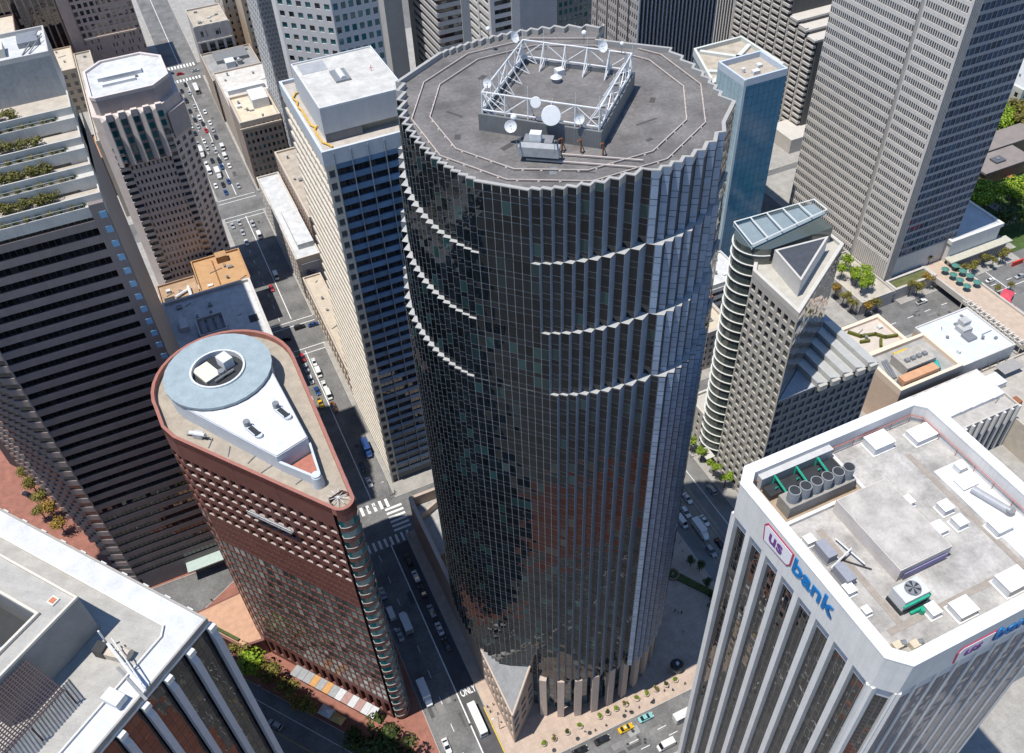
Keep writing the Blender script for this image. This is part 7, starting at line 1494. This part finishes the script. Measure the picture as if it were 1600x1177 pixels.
# round planters along the plaza edge
PB = [crown_mesh('shrub', m_, 0.9, 0.8, 350, 0.12, 60+i, 5) for i, m_ in enumerate((LG, LD, LO))]
potm = MB().cyl(0, 0, 0, 0.75, 0.75, 14, 0.95).mesh('pot', mat('pot_stone', (0.45, 0.36, 0.29), 0.7, 0.1, 1))
for i, x in enumerate([86.1, 82.9, 79.6, 76.4, 73.2, 69.4, 66.4, 63.6, 61.0, 54.7, 50.6, 46.5, 43.3]):
    t = thing('round_planter', '%s round planter with clipped shrub from the kiosk along the plaza kerb' % ORD[i], 'planter', (x, 94.8, 0.15), 'planters along the plaza kerb'); put('pot', potm, t, (x, 94.8, 0.15)); put('shrub', PB[i % 3 if i % 4 else 0], t, (x, 94.8, 1.35), i*1.3)
gr = MB().cyl(0, 0, 0, 0.02, 0.62, 14).mesh('grate', DARK)
for i, x in enumerate([77.0, 70.0, 67.6, 56.4, 45.2, 52.6]): tag(put('tree_grate', gr, None, (x, 92.0, 0.17)), '%s round dark tree grate from the kiosk along the plaza kerb' % ORD[[0, 1, 2, 3, 5, 4][i]], 'grate', 'tree grates along the plaza kerb')
# planted terraces of the banded tower: a leafy bank on each
tl = leafmat('terrace_leaf', (0.085, 0.10, 0.03), (0.25, 0.2, 0.05))
TS = [crown_mesh('shrub', tl, 1.0, 0.85, 420, 0.12, 80+i, 6) for i in range(3)]
for k, (z, y0, y1) in enumerate(TERR):
    for i in range(11):
        x = TXR-9.5-1.9*i-(i % 2)*0.4
        if k == 3 and i not in (2, 3, 7, 8, 9): continue
        s = 1.5+0.45*((i*7+k*3) % 4)/3
        t = thing('terrace_shrub', '%s olive shrub from the right end of the %s planted terrace' % (ORD[i], ('lowest', 'second lowest', 'second highest', 'topmost')[k]), 'shrub', (x, y0+4.4, z-1.0), 'shrubs on the planted terraces')
        o = put('foliage', TS[(i+k) % 3], t, (x, y0+4.4, z-1.0+s*0.7), i*1.7); o.scale = (s, s, s)
    for i in range(9):
        x = TXR-4.5-2.4*i; t = thing('terrace_planting', '%s clump of low planting from the right behind the %s terrace wall' % (ORD[i], ('lowest', 'second lowest', 'second highest', 'topmost')[k]), 'planting', (x, y0+0.9, z-2.15), 'low planting on the planted terraces')
        o = put('foliage', TS[i % 3] if i % 2 else PB[1], t, (x, y0+0.9, z-1.6), i*0.9); o.scale = (1.35, 0.85, 0.8)

# ================================================================== umbrellas, tents, lamps
um = MB(); n = 8
um.v = [(0, 0, 3.2)]+[(1.7*math.cos(2*math.pi*i/n), 1.7*math.sin(2*math.pi*i/n), 2.5) for i in range(n)]+[(1.7*math.cos(2*math.pi*i/n), 1.7*math.sin(2*math.pi*i/n), 2.3) for i in range(n)]
um.f = [(0, 1+i, 1+(i+1) % n) for i in range(n)]+[(1+i, 9+i, 9+(i+1) % n, 1+(i+1) % n) for i in range(n)]
ume = um.mesh('canopy', mat('umbrella_teal', (0.07, 0.20, 0.17), 0.8, 0.15, 1)); upo = MB().tube((0, 0, 0), (0, 0, 3.2), 0.05).mesh('pole', STEEL)
for i, (x, y) in enumerate([(289.5, 198.3), (284.0, 198.4), (289.5, 194.2), (284.3, 194.2), (289.8, 190.5), (284.1, 190.3), (283.8, 186.0), (289.2, 185.9)]):
    t = thing('cafe_umbrella', '%s green cafe umbrella from the stone hall in the %s row on the footbridge' % (ORD[[0, 0, 1, 1, 2, 2, 3, 3][i]], 'left' if i in (1, 3, 5, 6) else 'right'), 'umbrella', (x, y, 5.0), 'umbrellas on the footbridge'); put('canopy', ume, t, (x, y, 5.0), i*0.3); put('pole', upo, t, (x, y, 5.0))
def tent(x, y, z, w, d, h, m, label, rz=0.0):
    t = thing('tent', label, 'tent', (x, y, z)); q = MB(); c, s = math.cos(rz), math.sin(rz)
    P = [(x+c*a*w/2-s*b_*d/2, y+s*a*w/2+c*b_*d/2) for a, b_ in ((-1, -1), (1, -1), (1, 1), (-1, 1))]
    for i in range(4): q.face([(*P[i], z+h), (*P[(i+1) % 4], z+h), (x, y, z+h+0.9)])
    for i in range(4): q.face([(*P[i], z+h-0.35), (*P[(i+1) % 4], z+h-0.35), (*P[(i+1) % 4], z+h), (*P[i], z+h)])
    q.build('roof', m, t); q = MB()
    for p in P: q.tube((*p, z), (*p, z+h), 0.05)
    q.build('pole', STEEL, t)
RT = mat('tent_red', (0.55, 0.07, 0.10), 0.7, 0.1, 1)
tent(299.6, 178.0, 0.15, 6.5, 4.4, 2.6, RT, 'red tent farther from the pergola at the right edge', 0.5); tent(295.6, 175.0, 0.15, 4.5, 3.2, 2.5, RT, 'red tent in the middle of the three at the right edge', 0.2); tent(293.2, 171.6, 0.15, 6.0, 5.4, 2.6, RT, 'red tent nearest the pergola at the right edge', 0.6)
tent(368.5, 241.6, 0.1, 3.0, 3.0, 2.6, RT, 'pinkish red umbrella tent at the park pavilion front', 0.0)
tent(-9.0, 129.5, 0.15, 4.2, 3.0, 2.5, WHITE, 'white tent on the brick pavement by the flatiron', R(127)); tent(-6.6, 126.0, 0.15, 4.0, 2.6, 2.4, mat('tent_tan', (0.55, 0.38, 0.15), 0.7, 0.1, 1), 'tan tent next to the white one on the brick pavement', R(127))
tag(MB().box(318.5, 192.5, 0.0, 324.5, 193.1, 2.4).build('hoarding', mat('hoarding_red', (0.6, 0.05, 0.03), 0.6, 0.06, 1)), 'bright red hoarding at the end of the stone hall canopy', 'hoarding')
lampp = MB().tube((0, 0, 0), (0, 0, 8), 0.1, 6, 0.07).tube((0, 0, 8), (1.6, 0, 8.3), 0.06).mesh('pole', STEEL); lamph = MB().box(1.3, -0.15, 8.2, 2.1, 0.15, 8.4).mesh('lamp_head', WHITE)
for (x, y, rz, l) in ((33.6, 176.0, math.pi, 'street lamp at the crossing beside the podium corner'), (33.8, 196.5, math.pi, 'street lamp at the crossing below the louvred tower'), (15.6, 142.0, 0, 'street lamp between the flatiron bays and the shaded lane'), (34.0, 104.0, math.pi, 'street lamp on the sunlit pavement by the granite prow'), (136.2, 164, math.pi, 'street lamp among the tram street trees')):
    t = thing('street_lamp', l, 'street lamp', (x, y, 0.15), None, 0.0); put('pole', lampp, t, (x, y, 0.15), rz); put('lamp_head', lamph, t, (x, y, 0.15), rz)

# ================================================================== people, a few pixels each
def person_mesh(name, top, leg):
    me = bpy.data.meshes.new('figure'); J = [(0, 0, 0.95), (0, 0, 1.2), (0, 0, 1.42), (0, 0, 1.55), (0, 0, 1.68), (0.2, 0, 1.4), (0.26, 0.04, 1.12), (0.24, 0.16, 0.9), (-0.2, 0, 1.4), (-0.26, -0.04, 1.12), (-0.24, 0.1, 0.9), (0.1, 0, 0.88), (0.11, 0.12, 0.48), (0.11, 0.02, 0.08), (0.11, 0.16, 0.04), (-0.1, 0, 0.88), (-0.11, -0.04, 0.48), (-0.11, -0.2, 0.1), (-0.11, -0.05, 0.04)]
    Ed = [(0, 1), (1, 2), (2, 3), (3, 4), (2, 5), (5, 6), (6, 7), (2, 8), (8, 9), (9, 10), (0, 11), (11, 12), (12, 13), (13, 14), (0, 15), (15, 16), (16, 17), (17, 18)]
    Rr = [0.15, 0.14, 0.15, 0.06, 0.11, 0.07, 0.05, 0.04, 0.07, 0.05, 0.04, 0.1, 0.075, 0.05, 0.045, 0.1, 0.075, 0.05, 0.045]
    me.from_pydata(J, Ed, []); o = bpy.data.objects.new('figure', me); COL.objects.link(o)
    sm = o.modifiers.new('skin', 'SKIN'); sv = me.skin_vertices[0].data
    for i, r_ in enumerate(Rr): sv[i].radius = (r_, r_)
    sv[0].use_root = True
    ss = o.modifiers.new('sub', 'SUBSURF'); ss.levels = 1
    dg = bpy.context.evaluated_depsgraph_get(); out = bpy.data.meshes.new_from_object(o.evaluated_get(dg)); bpy.data.objects.remove(o)
    out.materials.clear()
    for m_ in (top, leg, mat('skin', (0.36, 0.22, 0.15), 0.6, 0.05, 1), mat('hair', (0.03, 0.02, 0.015), 0.7, 0.1, 1)): out.materials.append(m_)
    for p in out.polygons:
        z = p.center.z; p.material_index = 3 if z > 1.68 else 2 if z > 1.5 else 0 if z > 0.9 else 1
    return out
JEAN = mat('trousers_dark', (0.03, 0.035, 0.05), 0.8, 0.1, 1)
FIG = [person_mesh('a', mat('coat_black', (0.02, 0.02, 0.022), 0.8, 0.1, 1), JEAN), person_mesh('b', mat('shirt_white', (0.55, 0.55, 0.54), 0.8, 0.05, 1), JEAN), person_mesh('c', mat('coat_blue', (0.05, 0.09, 0.2), 0.8, 0.1, 1), JEAN)]
FT = ['a black top', 'a white top', 'a blue top']
def zone(x, y):
    if y > 180: return 'at the crossing below the louvred tower'
    if x < 0: return 'on the red brick pavement by the flatiron'
    if x < 40: return 'on the sunlit pavement beside the granite prow'
    if y > 95.5 and x > 90: return 'in the shaded plaza right of the cylinder'
    return 'on the pink pavement along the plaza kerb'
PP = [(81.5, 93.3), (83.8, 92.4), (83.1, 93.8), (88.0, 92.5), (77.3, 92.3), (76.2, 92.0), (68.4, 92.9), (72.4, 92.2), (69.5, 92.3), (61.4, 91.7), (58.0, 91.8), (55.2, 92.8), (35.2, 111.3), (35.3, 108.1), (35.0, 105.6), (33.6, 109.6), (33.4, 111.3), (99.0, 113.3), (99.6, 112.5), (98.2, 114.0), (96.8, 107.1), (111.9, 139.6), (112.8, 138.3), (113.9, 139.9), (111.1, 137.2), (113.2, 134.8), (112.2, 131.5), (35.6, 197.1), (35.2, 195.9), (27.0, 194.3), (25.0, 193.6), (23.8, 194.9), (30.2, 192.9), (-31.7, 182.0), (-25.5, 156.3), (-24.8, 146.4), (-14.1, 136.6), (-22.0, 143.0), (-72.0, 226.0)]
for i, (x, y) in enumerate(PP):
    k = (i*5) % 3; road = (194.95 > y > 179.0) and x < 33
    o = put('person', FIG[k], None, (x, y, 0.03 if road else 0.16), i*1.9); tag(o, 'person in %s %s' % (FT[k], zone(x, y)), 'person', 'people in %s %s' % (FT[k], zone(x, y)))
